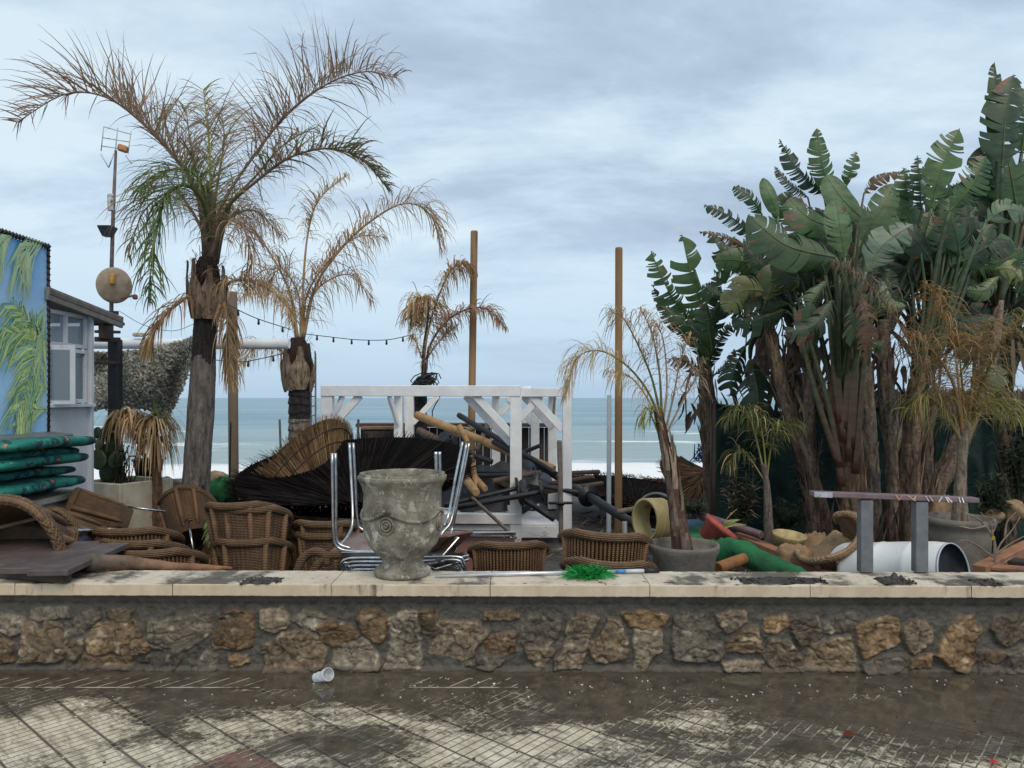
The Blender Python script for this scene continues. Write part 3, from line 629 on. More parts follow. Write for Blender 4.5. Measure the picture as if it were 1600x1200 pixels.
# --- second palm
D2 = 10.5
r_ = root('palm_tree', PG(468, D2), 'stout palm with dark stem and pale husk behind the white frame', 'palm tree', 'storm battered palms')
t = MB(); trunk(t, [PG(470, D2)] + PL(D2, (468, 700), (468, 640), (468, 590)), [S(16, D2)] * 4, lambda a, b, z: jit(lin(48, 44, 44) if z > P(0, 655, D2).z else lin(130, 122, 114), .25), 18, .12, .12)
t.build('trunk', M['bark'], r_)
husk(r_, D2, 466, 528, 612, 46, [lin(150, 132, 110), lin(136, 116, 96)], 6, 160)
add_fronds(r_, D2, [
 (((474,530),(492,450),(530,392),(580,345),(632,318),(672,335),(690,392)), dict(lpx=82, n=74, ct=BR1, cb=TAN, droop=1.4, t0=.2, rr=.025, wd=.010, upb=.1)),
 (((472,530),(474,440),(482,360),(500,310),(545,272)), dict(lpx=48, n=56, ct=TAN, cb=YGR, droop=1.0, t0=.45, rr=.022, wd=.010, stem=TAN)),
 (((466,530),(452,455),(415,385),(372,335),(352,322)), dict(lpx=78, n=58, ct=BR1, cb=TAN, droop=1.3, t0=.15, rr=.022, wd=.010)),
 (((464,530),(452,485),(430,460),(400,448),(372,470)), dict(lpx=55, n=46, ct=TAN, cb=ORG, droop=1.6, t0=.1, wd=.010)),
 (((455,575),(440,550),(415,540),(395,545),(380,570)), dict(lpx=50, n=40, ct=TAN, cb=ORG, droop=1.6, t0=.1, wd=.010)),
 (((470,530),(466,460),(440,420),(420,440)), dict(lpx=70, n=36, ct=PUR, cb=TAN, droop=1.4, t0=.1, wd=.010)),
 (((474,530),(485,470),(510,440),(550,430),(580,470)), dict(lpx=70, n=46, ct=BR1, cb=TAN, droop=1.6, t0=.1, wd=.010)),
 (((474,530),(480,460),(520,400),(560,370),(600,370)), dict(lpx=80, n=46, ct=BR1, cb=TAN, droop=1.6, t0=.2, wd=.010)),
])
# --- third, small dead palm behind the frame
D3 = 12.6
r_ = root('palm_tree', PG(658, D3), 'small dead tan palm leaning beside a tall wooden pole', 'palm tree', 'storm battered palms')
t = MB(); trunk(t, [PG(655, D3)] + PL(D3, (656, 700), (657, 620), (659, 588)), [S(12, D3), S(11, D3), S(10, D3), S(6, D3)], lambda a, b, z: jit(lin(44, 42, 46), .3), 14, .1, .1)
t.build('trunk', M['bark'], r_)
CT = lin(190, 160, 118)
add_fronds(r_, D3, [
 (((660,595),(662,545),(668,500),(668,470),(650,470),(648,510)), dict(lpx=62, n=110, ct=CT, cb=TAN, droop=2.2, t0=.35, wd=.014, lean=.2, rr=.03, stem=lin(84, 76, 74))),
 (((661,595),(664,545),(676,490),(700,430),(722,412),(742,425)), dict(lpx=42, n=90, ct=lin(172, 140, 104), cb=TAN, droop=2.2, t0=.35, wd=.013, rr=.025)),
 (((663,595),(672,540),(700,500),(735,482),(765,485),(790,512)), dict(lpx=44, n=80, ct=lin(168, 132, 104), cb=BR1, droop=1.4, t0=.25, wd=.012, rr=.025, stem=lin(92, 82, 82))),
 (((662,590),(668,560),(690,530),(716,508)), dict(lpx=40, n=46, ct=BR1, cb=TAN, droop=1.3, t0=.2, wd=.012)),
 (((659,560),(650,535),(642,525)), dict(lpx=36, n=24, ct=TAN, cb=TAN, droop=1.2, t0=.1, wd=.011)),
])
# --- potted palm in front of the wooden pole
D4 = 5.15
pr = root('planted_pot', PG(1068, D4), 'grey round bowl with a bare leaning potted palm beside the green roll', 'plant pot', 'weathered grey plant pots')
CONC = lambda: mat('weathered_concrete', lin(128, 122, 112), lin(96, 90, 82), rough=.9, scale=5, bump=.6, bscale=40, extra=[(lin(58, 54, 50), 6, .58, .7)])
concm = CONC()
b = MB(); rr0 = S(55, D4); zr = P(0, 858, D4 - .2).z
b.lathe([(rr0 * .6, GZ), (rr0 * .75, GZ + .25), (rr0 * .88, zr - .09), (rr0 * .97, zr - .05), (rr0, zr - .02), (rr0 * 1.0, zr), (rr0 * .94, zr), (rr0 * .9, zr - .03), (rr0 * .86, zr - .07), (0.01, zr - .06)], 40, Matrix.Translation((PG(1068, D4).x, D4, 0)), wob=.012)
b.build('bowl', concm, pr)
r_ = root('potted_palm', P(1065, 862, D4), 'slim leaning palm with peeling stem growing from a grey bowl', 'palm tree', 'storm battered palms')
t = MB()
pth = PL(D4, (1068, 868), (1058, 800), (1046, 730), (1036, 680), (1028, 640))
trunk(t, pth, [S(17, D4), S(13, D4), S(9, D4), S(8, D4), S(7, D4)], lambda a, b_, z: jit(lin(122, 102, 88) if noise.noise(Vector((b_ * 2, 0, z * 1.5))) > 0 else lin(92, 66, 56), .25), 14, .05, .09)
for k in range(22):   # peeling sheaths round the foot
    a = U(0, 2 * PI); tt = U(0, .55); base = spline(pth, 30)[int(tt * 29)]
    p0 = base + Vector((math.cos(a), math.sin(a), 0)) * S(14 - 8 * tt, D4); t.cur = jit(lin(150, 132, 112), .3)
    t.blade([p0, p0 + Vector((-.01, 0, .12)) + Vector((math.cos(a), math.sin(a), 0)) * .01, p0 + Vector((-.03 + U(-.02, .02), 0, U(.2, .34)))], [.016, .013, .002], Vector((-math.sin(a), math.cos(a), 0)))
t.build('trunk', M['bark'], r_)
add_fronds(r_, D4, [
 (((1030,650),(1008,605),(975,568),(935,548),(900,562),(884,620)), dict(lpx=78, n=60, ct=TAN, cb=YGR, droop=1.9, t0=.35, rr=.010, wd=.0042, stem=lin(120, 124, 66))),
 (((1032,650),(1018,590),(995,535),(972,495),(955,488)), dict(lpx=72, n=40, ct=BR1, cb=YGR, droop=1.5, t0=.35, rr=.010, wd=.0042, stem=lin(120, 124, 66))),
 (((1034,650),(1030,580),(1018,520),(1000,480)), dict(lpx=70, n=40, ct=BR1, cb=TAN, droop=1.5, t0=.4, rr=.010, wd=.0042, stem=lin(132, 136, 76))),
 (((1036,660),(1042,600),(1036,530),(1020,500)), dict(lpx=62, n=40, ct=PUR, cb=TAN, droop=1.3, t0=.3, rr=.009, wd=.0042)),
 (((1038,680),(1052,620),(1064,560),(1080,520)), dict(lpx=60, n=34, ct=BR1, cb=TAN, droop=1.3, t0=.3, rr=.009, wd=.0042)),
 (((1040,680),(1070,620),(1088,590),(1100,560)), dict(lpx=52, n=30, ct=PUR, cb=TAN, droop=1.3, t0=.3, rr=.008, wd=.0042)),
 (((1030,660),(1010,620),(985,590),(950,580)), dict(lpx=68, n=34, ct=TAN, cb=YGR, droop=2.0, t0=.3, rr=.008, wd=.0042)),
 (((1033,690),(1022,660),(1012,640),(1003,660)), dict(lpx=55, n=16, ct=YGR, cb=YGR, droop=2.2, t0=.3, rr=.008, wd=.007)),
])
# --- thin yellow-green palm by the dark fence
D5 = 6.6
r_ = root('young_palm', PG(1200, D5), 'thin young palm with yellowish drooping leaves before the dark green net', 'palm tree', 'storm battered palms')
t = MB(); trunk(t, [PG(1203, D5)] + PL(D5, (1201, 830), (1198, 760), (1192, 725)), [S(8, D5), S(7.5, D5), S(5, D5), S(4, D5)], lambda a, b, z: jit(lin(116, 104, 94), .2), 10, .06, .08)
t.build('trunk', M['bark'], r_)
OLG = lin(112, 112, 70)
add_fronds(r_, D5, [
 (((1196,750),(1185,700),(1172,655),(1150,640),(1135,665)), dict(lpx=52, n=44, ct=OLG, cb=YGR, droop=1.6, t0=.35, rr=.010, wd=.006, stem=YGR)),
 (((1198,750),(1194,700),(1188,660),(1178,635)), dict(lpx=50, n=40, ct=OLG, cb=TAN, droop=1.5, t0=.3, rr=.010, wd=.006, stem=YGR)),
 (((1198,750),(1205,700),(1220,665),(1248,665)), dict(lpx=52, n=40, ct=OLG, cb=YGR, droop=1.6, t0=.3, rr=.010, wd=.006)),
 (((1194,750),(1170,715),(1152,705),(1138,730)), dict(lpx=46, n=32, ct=OLG, cb=TAN, droop=1.8, t0=.3, rr=.008, wd=.006)),
])
# --- potted palm on the right
D6 = 5.9
pr = root('planted_pot', PG(1498, D6), 'large round grey pot behind the white drum, holding a tall ragged palm', 'plant pot', 'weathered grey plant pots')
b = MB(); rr0 = S(48, D6); zr = P(0, 814, D6 - .2).z; cx0 = PG(1498, D6).x
b.lathe([(rr0 * .62, GZ), (rr0 * .8, GZ + .12), (rr0 * .92, zr - .12), (rr0 * .9, zr - .07), (rr0 * 1.02, zr - .05), (rr0 * 1.03, zr), (rr0 * .94, zr), (rr0 * .9, zr - .05), (0.01, zr - .05)], 40, Matrix.Translation((cx0, D6, 0)), wob=.01)
b.build('bowl', concm, pr)
r_ = root('potted_palm', P(1500, 820, D6), 'tall orange brown ragged palm growing in the right hand pot', 'palm tree', 'storm battered palms')
t = MB(); trunk(t, PL(D6, (1500, 822), (1500, 770), (1503, 720), (1506, 690), (1512, 660)), [S(13, D6), S(9, D6), S(7, D6), S(8, D6), S(6, D6)], lambda a, b, z: jit(lin(134, 120, 102), .2), 12, .06, .09)
t.build('trunk', M['bark'], r_)
OB = lin(168, 142, 100); ORG = lin(164, 128, 82); OLG = lin(150, 146, 88)
add_fronds(r_, D6, [
 (((1506,700),(1478,640),(1440,570),(1398,495),(1352,440),(1300,405)), dict(lpx=52, n=76, ct=lin(140, 118, 98), cb=ORG, droop=1.6, t0=.2, rr=.014, wd=.006, stem=BR2)),
 (((1508,700),(1500,620),(1490,540),(1468,480),(1445,440)), dict(lpx=50, n=80, ct=ORG, cb=OB, droop=1.2, t0=.2, rr=.013, wd=.007)),
 (((1510,700),(1505,620),(1500,560),(1498,520)), dict(lpx=70, n=60, ct=OB, cb=YGR, droop=1.2, t0=.15, rr=.013, wd=.006, stem=lin(120, 118, 60))),
 (((1512,700),(1524,630),(1552,560),(1585,505),(1625,478)), dict(lpx=58, n=70, ct=lin(150, 128, 86), cb=YGR, droop=1.3, t0=.2, rr=.013, wd=.006, stem=lin(120, 118, 60))),
 (((1508,700),(1480,650),(1450,620),(1420,640)), dict(lpx=60, n=44, ct=OLG, cb=OB, droop=1.6, t0=.2, wd=.006)),
 (((1512,690),(1530,640),(1560,625),(1590,660)), dict(lpx=55, n=40, ct=OLG, cb=YGR, droop=1.6, t0=.2, wd=.006)),
 (((1508,700),(1490,600),(1450,540),(1420,520)), dict(lpx=60, n=50, ct=OB, cb=ORG, droop=1.2, t0=.2, wd=.006)),
 (((1510,700),(1520,600),(1530,540),(1545,500)), dict(lpx=60, n=50, ct=OB, cb=ORG, droop=1.2, t0=.2, wd=.006)),
])
# --- dried cordyline left of the large palm
D7 = 7.4
r_ = root('dried_cordyline', PG(238, D7), 'drooping straw coloured cordyline with hanging leaf skirt by the white planter', 'plant')
t = MB(); trunk(t, [PG(246, D7)] + PL(D7, (246, 770), (243, 700), (238, 650)), [.05, .045, .04, .03], lambda a, b, z: jit(lin(120, 92, 70), .25), 10, .1, .06)
trunk(t, PL(D7, (238, 740), (215, 690), (190, 650)), [.025, .02, .02], lambda a, b, z: jit(lin(100, 80, 62), .25), 8, .1, .06)
t.build('trunk', M['bark'], r_)
def rosette(mb, c, n, L, cols, droop, w_=.008, updir=(0, 0, 1), seg=6):
    for k in range(n):
        a = U(0, 2 * PI); d = Vector((math.cos(a), math.sin(a), U(-.2, 1.6))).normalized(); q = Vector(c); ps = [q.copy()]; ln = L * U(.6, 1.1)
        for j in range(seg):
            q = q + d * ln / seg; ps.append(q.copy()); d = (d + Vector((U(-.1, .1), U(-.1, .1), -droop * U(.25, .5)))).normalized()
        mb.cur = jit(random.choice(cols), .25); mb.blade(ps, [w_ * .7, w_, w_, w_ * .8, w_ * .6, w_ * .4, .001][:seg + 1], Vector((-math.sin(a), math.cos(a), 0)))
mb = MB(); SK = [lin(214, 188, 148), lin(188, 158, 118), lin(156, 126, 94)]
rosette(mb, P(240, 660, D7), 150, .52, SK, 1.9); rosette(mb, P(243, 690, D7), 90, .5, SK, 2.2); rosette(mb, P(242, 652, D7), 20, .42, [lin(96, 110, 60)], 1.2)
mb.blade(spline(PL(D7, (242, 655), (241, 620), (240, 590)), 4), [.01, .008, .005, .001], (1, 0, 0))
rosette(mb, P(196, 650, D7), 110, .5, SK, 2.1); rosette(mb, P(215, 655, D7), 70, .45, SK, 2.0)
mb.build('leaf_skirt', M['leaf'], r_)

# ---------------------------------------------------------------- bird of paradise clump
G1, G2, G3, GD, GBR = lin(70, 98, 54), lin(54, 80, 46), lin(96, 120, 80), lin(42, 62, 40), lin(104, 78, 58)
GY = lin(120, 124, 78)
def bleaf(mb, pts, w, c, tear=0.3, fold=0.25, brown=0.08, stem=None, flip=0.0, t0=0.0, lean=0.55):
    """torn banana-like blade along pts (start..tip) facing roughly the viewer"""
    n = 40; path = spline(pts, n + 1)
    stem = stem or lerpc(c, GY, .5)
    mb.cur = stem; mb.tube(path, [max(.003, w * .055 * (1 - .8 * i / n)) for i in range(n + 1)], 5)
    view = Vector((flip, -1, U(-.25, .25) + .15)).normalized()
    for s in (-1, 1):
        i = 0
        while i < n:
            ln = random.choice([1, 1, 2, 2, 3, 4, 6, 9]) if tear < .6 else random.choice([1, 1, 1, 2, 2, 3, 5])
            if tear < .08: ln = n
            j = min(n, i + ln)
            gap = (0.2 + 0.8 * rnd()) * min(1, tear * 2) if tear >= .08 else 0
            sag = fold + U(-.1, .25) * (tear + .2) + (U(.3, 1.0) if rnd() < .10 and tear > .1 else 0)
            rot = U(-.12, .12) * (1 if tear > .05 else 0)
            c2 = jit(c, .10)
            cb = rnd() < brown
            m = j - i + 1; b0 = len(mb.v); NU = 4
            fwd = lean + U(-.12, .16); sf = U(.78, 1.06) if tear > .1 else 1.0
            if tear > .3 and rnd() < .05: i = j; continue
            for k in range(m):
                t = (i + k) / n; p = path[i + k]; tg = (path[min(i + k + 1, n)] - path[max(i + k - 1, 0)]).normalized()
                sd = tg.cross(view); sd = (sd.normalized() if sd.length > .1 else Vector((1, 0, 0))) * s
                nm = sd.cross(tg).normalized()
                if nm.dot(view) < 0: nm = -nm
                e = w * (math.sin(PI * min(1, t * .80 + .16)) ** .65) * (1 if t < .8 else math.sqrt(max(0.0, 1 - ((t - .8) / .2) ** 2)) * .99 + .01) * min(1, .35 + t * 5) * sf
                uo = (k / (m - 1) - .5) if m > 1 else 0
                for u in range(NU + 1):
                    f = u / NU; x = f * e
                    off = sd * x * math.cos(sag * f) - nm * x * (math.sin(sag * f) * .9) + tg * (x * fwd * f * .8 + rot * x - uo * 2 * gap * .45 * (path[1] - path[0]).length * m * f * .5)
                    mb.v.append(p + off + Vector((0, 0, -.25 * x * f * tear)))
            for k in range(m - 1):
                for u in range(NU):
                    a = b0 + k * (NU + 1) + u
                    cc_ = c2
                    if cb and u >= NU - 2: cc_ = jit(GBR, .2)
                    elif rnd() < .1 * brown * 4 and u == NU - 1: cc_ = jit(GBR, .3)
                    mb.cur = cc_; mb.face((a, a + 1, a + NU + 2, a + NU + 1), True)
            i = j
def clump(label, D, stem, rads, crown, leaves, cols, npet=0, name='bird_of_paradise'):
    r_ = root(name, Vector((stem[0].x, stem[0].y, GZ)), label, 'plant', 'bird of paradise stems')
    t = MB(); trunk(t, stem, rads, cols, 20, .035, .13, seed=D * 3)
    # old leaf sheaths, ragged bark strips
    pp = spline(stem, 40)
    for k in range(110):
        i = random.randint(0, 36); a = U(0, 2 * PI); rr_ = rads[min(int(i / 40 * len(rads)), len(rads) - 1)] * 1.02
        p0 = pp[i] + Vector((math.cos(a) * rr_, math.sin(a) * rr_, 0)); d = (pp[min(i + 3, 39)] - pp[i]).normalized(); ln = U(.08, .42); sl_ = Vector((-math.sin(a), math.cos(a), 0)) * U(-.35, .35); d = (d + sl_).normalized()
        o = Vector((math.cos(a), math.sin(a), 0))
        t.cur = jit(cols(0, 0, 0), .45); t.blade([p0, p0 + d * ln * .5 + o * .008, p0 + d * ln + o * U(.0, .05)], [U(.008, .030), U(.008, .026), .002], Vector((-math.sin(a), math.cos(a), 0)))
    t.build('trunk', M['bark'], r_)
    for lf in leaves:
        (sx, sy), (tx, ty), wpx, bend, dd, c, tear = lf[:7]; kw = lf[7] if len(lf) > 7 else {}
        Dl = D + dd; mb = MB()
        mx, my = (sx + tx) / 2, (sy + ty) / 2; L_ = math.hypot(tx - sx, ty - sy); nx_, ny_ = -(ty - sy) / L_, (tx - sx) / L_
        pts = PL(Dl, (sx, sy), (mx + nx_ * bend, my + ny_ * bend, -.05), (tx, ty, -.02))
        bleaf(mb, pts, S(wpx, Dl), c, tear, **kw)
        # petiole from the crown to the blade
        cr = P(crown[0] + U(-8, 8), crown[1], D)
        dirv = (pts[0] - pts[1]); mid = pts[0] + dirv * .45 + Vector((0, 0, -.05)); mid = mid.lerp((cr + pts[0]) / 2, .5)
        pet = spline([cr, mid, pts[0]], 10); w_ = S(wpx, Dl) * .07 + .006
        mb.tube(pet, [w_ * (1.9 - 1.1 * i / 9) for i in range(10)], 6, cols=[jit(lerpc(lin(72, 78, 50), c, i / 10), .05) for i in range(10)])
        mb.build('leaf', M['banana'], r_)
    return r_
brn = lambda base: (lambda a, b, z: jit(base, .3))
HAN = dict(fold=.5)
def rl(cx, cy, n, R_, ddr=(.1, 1.1), ymin=None, ws=(16, 30), cols=(G1, G2, GD), a0=-PI, a1=0, tr=(.1, .7)):
    out = []
    for k in range(int(n * 1.7)):
        a = U(a0, a1); r0 = R_ * U(.15, .5); r1 = r0 + R_ * U(.6, 1.0)
        tx, ty = cx + r1 * math.cos(a), cy + r1 * math.sin(a) * .9
        if ymin and ty < ymin: ty = ymin + U(0, 40)
        out.append(((cx + r0 * math.cos(a), cy + r0 * math.sin(a)), (tx, ty), U(*ws), U(-18, 18), U(*ddr), jit(random.choice(cols), .2), U(*tr), dict(brown=.12)))
    return out
clump('isolated left clump of bird of paradise with torn fan leaves beside the tall pole', 8.6, [PG(1112, 8.6)] + PL(8.6, (1112, 740), (1106, 640), (1099, 545)), [S(14, 8.6), S(13, 8.6), S(12, 8.6), S(9, 8.6)], (1098, 560), [
 ((1112, 510), (1065, 366), 30, -6, -.2, G1, .45, dict(brown=.1)), ((1096, 520), (1017, 392), 24, -10, .1, G1, .75, dict(brown=.15)), ((1092, 540), (1018, 444), 13, -8, .2, G2, .85, dict(brown=.3)),
 ((1100, 560), (1034, 478), 18, 10, -.1, G2, .3, dict(brown=.1)), ((1105, 530), (1120, 430), 22, 6, .2, GD, .3), ((1110, 575), (1185, 490), 12, -20, 0, GD, .8, dict(brown=.4)), ((1098, 590), (1040, 560), 14, 10, .2, GBR, .5, dict(brown=.6)),
 ((1108, 560), (1075, 500), 20, 10, -.3, G2, .2), ((1112, 545), (1102, 470), 22, 0, -.35, G2, .35), ((1118, 585), (1148, 545), 10, 8, .1, GBR, .5)], brn(lin(106, 88, 72)))
clump('leaning rough stem of bird of paradise at the left edge of the big clump', 7.3, [PG(1296, 7.3, -.3)] + PL(7.3, (1286, 812), (1262, 730), (1238, 660), (1212, 560), (1196, 480)), [S(13, 7.3), S(12, 7.3), S(11, 7.3), S(11, 7.3), S(9, 7.3), S(7, 7.3)], (1200, 500), [
 ((1178, 372), (1100, 320), 15, 8, .2, GD, .75, dict(brown=.2)), ((1172, 392), (1092, 362), 9, 6, .25, GBR, .8, dict(brown=.7)), ((1190, 334), (1146, 291), 15, 6, .1, G2, .35), ((1216, 338), (1192, 278), 13, 0, .1, G3, .05),
 ((1205, 430), (1116, 406), 24, 10, -.1, G1, .25), ((1200, 455), (1136, 488), 26, 18, -.3, GY, .2, dict(brown=.05)), ((1196, 470), (1250, 440), 28, -20, -.3, lin(86, 96, 56), .2), ((1180, 520), (1128, 480), 12, 8, .1, GD, .7, dict(brown=.4)),
 ((1172, 560), (1180, 680), 34, -8, .3, GD, .25, HAN), ((1210, 350), (1236, 300), 20, 0, .3, G1, .2), ((1165, 540), (1140, 620), 24, 6, .35, GD, .5, HAN), ((1215, 480), (1270, 520), 26, -14, .2, GD, .4)]
 + rl(1200, 450, 8, 90, ymin=330), brn(lin(132, 108, 88)))
clump('thickest reddish brown bird of paradise stem in the middle of the clump', 6.9, [PG(1338, 6.9)] + PL(6.9, (1336, 830), (1330, 740), (1316, 650), (1308, 600)), [S(22, 6.9), S(21, 6.9), S(20, 6.9), S(19, 6.9), S(12, 6.9)], (1312, 640), [
 ((1287, 304), (1218, 217), 15, -8, .5, GD, .6, dict(brown=.1)), ((1300, 310), (1276, 200), 21, -4, .4, G1, .3), ((1322, 292), (1338, 237), 13, 0, .4, G1, .45), ((1262, 308), (1210, 260), 10, -4, .5, GD, .8),
 ((1305, 402), (1168, 336), 38, -16, -.35, lin(66, 88, 54), .12, dict(brown=.03)), ((1302, 356), (1232, 310), 28, -8, -.1, G1, .1), ((1350, 344), (1290, 274), 24, -4, .1, G3, .06, dict(brown=.0)), ((1320, 402), (1306, 312), 23, 0, -.3, G3, .08),
 ((1344, 374), (1398, 286), 26, 4, -.2, lin(86, 106, 68), .3), ((1353, 424), (1427, 350), 30, -10, -.45, lin(110, 126, 104), .5, dict(stem=GY)), ((1350, 302), (1408, 268), 12, -8, .6, GBR, .8, dict(brown=.4)), ((1290, 430), (1250, 360), 34, 6, 0, G2, .25),
 ((1330, 470), (1300, 400), 34, 0, .2, GD, .2), ((1270, 470), (1230, 400), 30, 8, .3, GD, .3), ((1380, 440), (1416, 478), 17, 12, -.5, lin(124, 142, 108), .5, dict(fold=.7)), ((1360, 500), (1390, 420), 30, 6, .3, GD, .3), ((1300, 470), (1225, 520), 24, -16, -.5, GD, .5, dict(brown=.2)), ((1330, 480), (1385, 545), 22, 18, -.4, G2, .6, dict(brown=.3)), ((1290, 440), (1262, 530), 20, 12, -.45, G2, .5, dict(brown=.3)), ((1345, 460), (1350, 560), 18, -10, -.5, GBR, .6, dict(brown=.7))]
 + rl(1310, 430, 10, 110, ymin=320), brn(lin(130, 100, 78)), name='bird_of_paradise')
# upright stalks of the thick stem
rs_ = [o for o in col.objects if o.name.startswith('bird_of_paradise')][-1]
for (a, b, c) in (((1312, 660), (1300, 540), (1290, 430)), ((1318, 690), (1308, 560), (1312, 430)), ((1326, 720), (1330, 570), (1322, 440)), ((1336, 740), (1348, 590), (1362, 450)), ((1312, 730), (1276, 620), (1240, 480)), ((1318, 670), (1326, 560), (1342, 430)), ((1330, 700), (1338, 560), (1334, 450)), ((1316, 760), (1296, 640), (1262, 520))):
    mb = MB(); q = spline(PL(6.75, a, b, c), 14); mb.tube(q, [S(4.8, 6.8) * (1.25 - .6 * i / 13) for i in range(14)], 8, flat=.6, cols=[jit(lerpc(lin(96, 66, 48), lin(80, 84, 54), min(1, i / 8)), .03) for i in range(14)]); mb.build('leaf_stalk', M['banana'], rs_)
clump('straight grey barked bird of paradise stem right of the thickest one', 7.6, [PG(1395, 7.6)] + PL(7.6, (1395, 850), (1396, 720), (1384, 600), (1378, 500)), [S(14, 7.6), S(13, 7.6), S(12, 7.6), S(12, 7.6), S(10, 7.6)], (1380, 520), [
 ((1456, 326), (1500, 200), 30, -6, -.2, lin(88, 110, 66), .4, dict(brown=.03)), ((1440, 330), (1434, 243), 16, 0, .1, G2, .6, dict(brown=.3)), ((1420, 320), (1412, 262), 22, 0, .2, G1, .5), ((1440, 400), (1400, 300), 34, 4, .2, G1, .25), ((1420, 410), (1460, 350), 30, 0, 0, G2, .3),
 ((1400, 460), (1370, 380), 30, 0, .1, GD, .3)] + rl(1400, 430, 12, 115, ymin=300), brn(lin(136, 120, 104)))
clump('broad based bird of paradise stem with green stalks left of the leaning trunk', 7.1, [PG(1424, 7.1)] + PL(7.1, (1424, 840), (1422, 740), (1428, 660), (1440, 560)), [S(19, 7.1), S(17, 7.1), S(15, 7.1), S(13, 7.1), S(9, 7.1)], (1432, 640), [
 ((1484, 330), (1541, 244), 28, 6, -.2, G1, .6, dict(brown=.05)), ((1500, 400), (1480, 330), 30, 4, .1, G2, .3), ((1540, 348), (1606, 332), 24, -12, -.3, lin(100, 120, 90), .35), ((1520, 400), (1510, 320), 28, 0, .2, GD, .3)]
 + rl(1470, 430, 10, 110, ymin=300), brn(lin(120, 98, 78)))
clump('pale leaning bird of paradise trunk sloping up to the right', 7.9, [PG(1440, 7.9)] + PL(7.9, (1452, 790), (1482, 730), (1512, 660), (1545, 560), (1560, 470)), [S(15, 7.9), S(15, 7.9), S(15, 7.9), S(14, 7.9), S(12, 7.9), S(8, 7.9)], (1555, 480), [
 ((1557, 230), (1554, 97), 18, 2, -.1, G2, .25), ((1566, 262), (1584, 116), 36, -4, -.2, lin(66, 84, 58), .5), ((1596, 240), (1622, 120), 34, -4, 0, G2, .3), ((1560, 300), (1530, 230), 34, 4, 0, G2, .2), ((1590, 330), (1572, 230), 44, 0, 0, G1, .3), ((1600, 350), (1620, 250), 40, 0, .1, GBR, .5, dict(brown=.3)),
 ((1560, 432), (1510, 452), 17, -12, -.4, lin(108, 128, 84), .25, dict(fold=.5)), ((1556, 420), (1596, 440), 20, -10, -.4, lin(130, 136, 84), .25, dict(brown=.2)), ((1560, 360), (1500, 330), 30, 8, .1, GD, .3), ((1545, 620), (1560, 572), 22, 4, -.1, lin(100, 116, 84), .1)]
 + rl(1560, 390, 22, 130, ymin=230) + rl(1500, 440, 10, 90, ymin=350), brn(lin(148, 128, 110)))
clump('slender grey bird of paradise stem close behind the thickest one', 7.5, [PG(1366, 7.5)] + PL(7.5, (1366, 830), (1360, 700), (1352, 580), (1345, 520)), [S(13, 7.5), S(12, 7.5), S(11, 7.5), S(10, 7.5), S(8, 7.5)], (1346, 530), rl(1345, 440, 9, 100, ymin=330), brn(lin(134, 120, 106)))
for (label, D, bx, cr, lv) in (
 ('dark low leaved bird of paradise sprouting in front of the leaning left stem', 7.0, 1270, (1262, 560), rl(1265, 470, 12, 95, ddr=(-.1, .5), ymin=370, cols=(GD, G2), a0=-PI * 1.15, a1=.15 * PI)),
 ('dense dark leaved bird of paradise filling the gap left of the ragged palm', 7.7, 1450, (1450, 600), rl(1440, 480, 14, 110, ddr=(-.1, .5), ymin=360, cols=(GD, G2, GD), a0=-PI * 1.2, a1=.2 * PI)),
 ('dark leaved bird of paradise at the right edge of the photo behind the ragged palm', 8.3, 1575, (1570, 600), rl(1570, 500, 18, 130, ddr=(-.2, .6), ymin=330, cols=(GD, G2, G1), a0=-PI * 1.2, a1=.2 * PI))):
    clump(label, D, [PG(bx, D)] + PL(D, (bx, 820), (bx - 3, 720), (cr[0], cr[1] + 20)), [S(11, D), S(11, D), S(10, D), S(7, D)], cr, lv, brn(lin(104, 88, 74)))
# dead hanging leaves under the crowns
def dead_mass(mb, cx, cy, D, n, L):
    n = int(n * .38)
    for k in range(n):
        p = P(cx + U(-38, 38), cy + U(-45, 45), D + U(-.25, .3)); d = Vector((U(-.5, .5), U(-.3, .3), -U(.3, 1))).normalized(); ps = [p]; ln = L * U(.4, 1.2)
        for j in range(4): p = p + d * ln / 4; ps.append(p); d = (d + Vector((U(-.35, .35), U(-.2, .2), -.15))).normalized()
        mb.cur = jit(random.choice([lin(98, 82, 72), lin(74, 62, 56), lin(124, 106, 92), lin(52, 46, 42)]), .3); w_ = U(.008, .04); mb.blade(ps, [w_ * .5, w_, w_ * .8, w_ * .6, .004], Vector((U(-1, 1), U(-.4, .4), 0)).normalized())
for (rx, cx, cy, D, n, L) in ((1, 1235, 560, 7.6, 110, .5), (2, 1330, 540, 7.6, 60, .5), (3, 1400, 560, 7.8, 70, .5), (5, 1560, 500, 8.1, 80, .6), (0, 1105, 600, 8.6, 60, .45), (4, 1450, 520, 7.6, 50, .5)):
    ob = [o for o in col.objects if o.name.startswith('bird_of_paradise') and o.parent is None][rx]
    mb = MB(); dead_mass(mb, cx, cy, D, n, L); mb.build('dead_leaves', M['leaf'], ob)
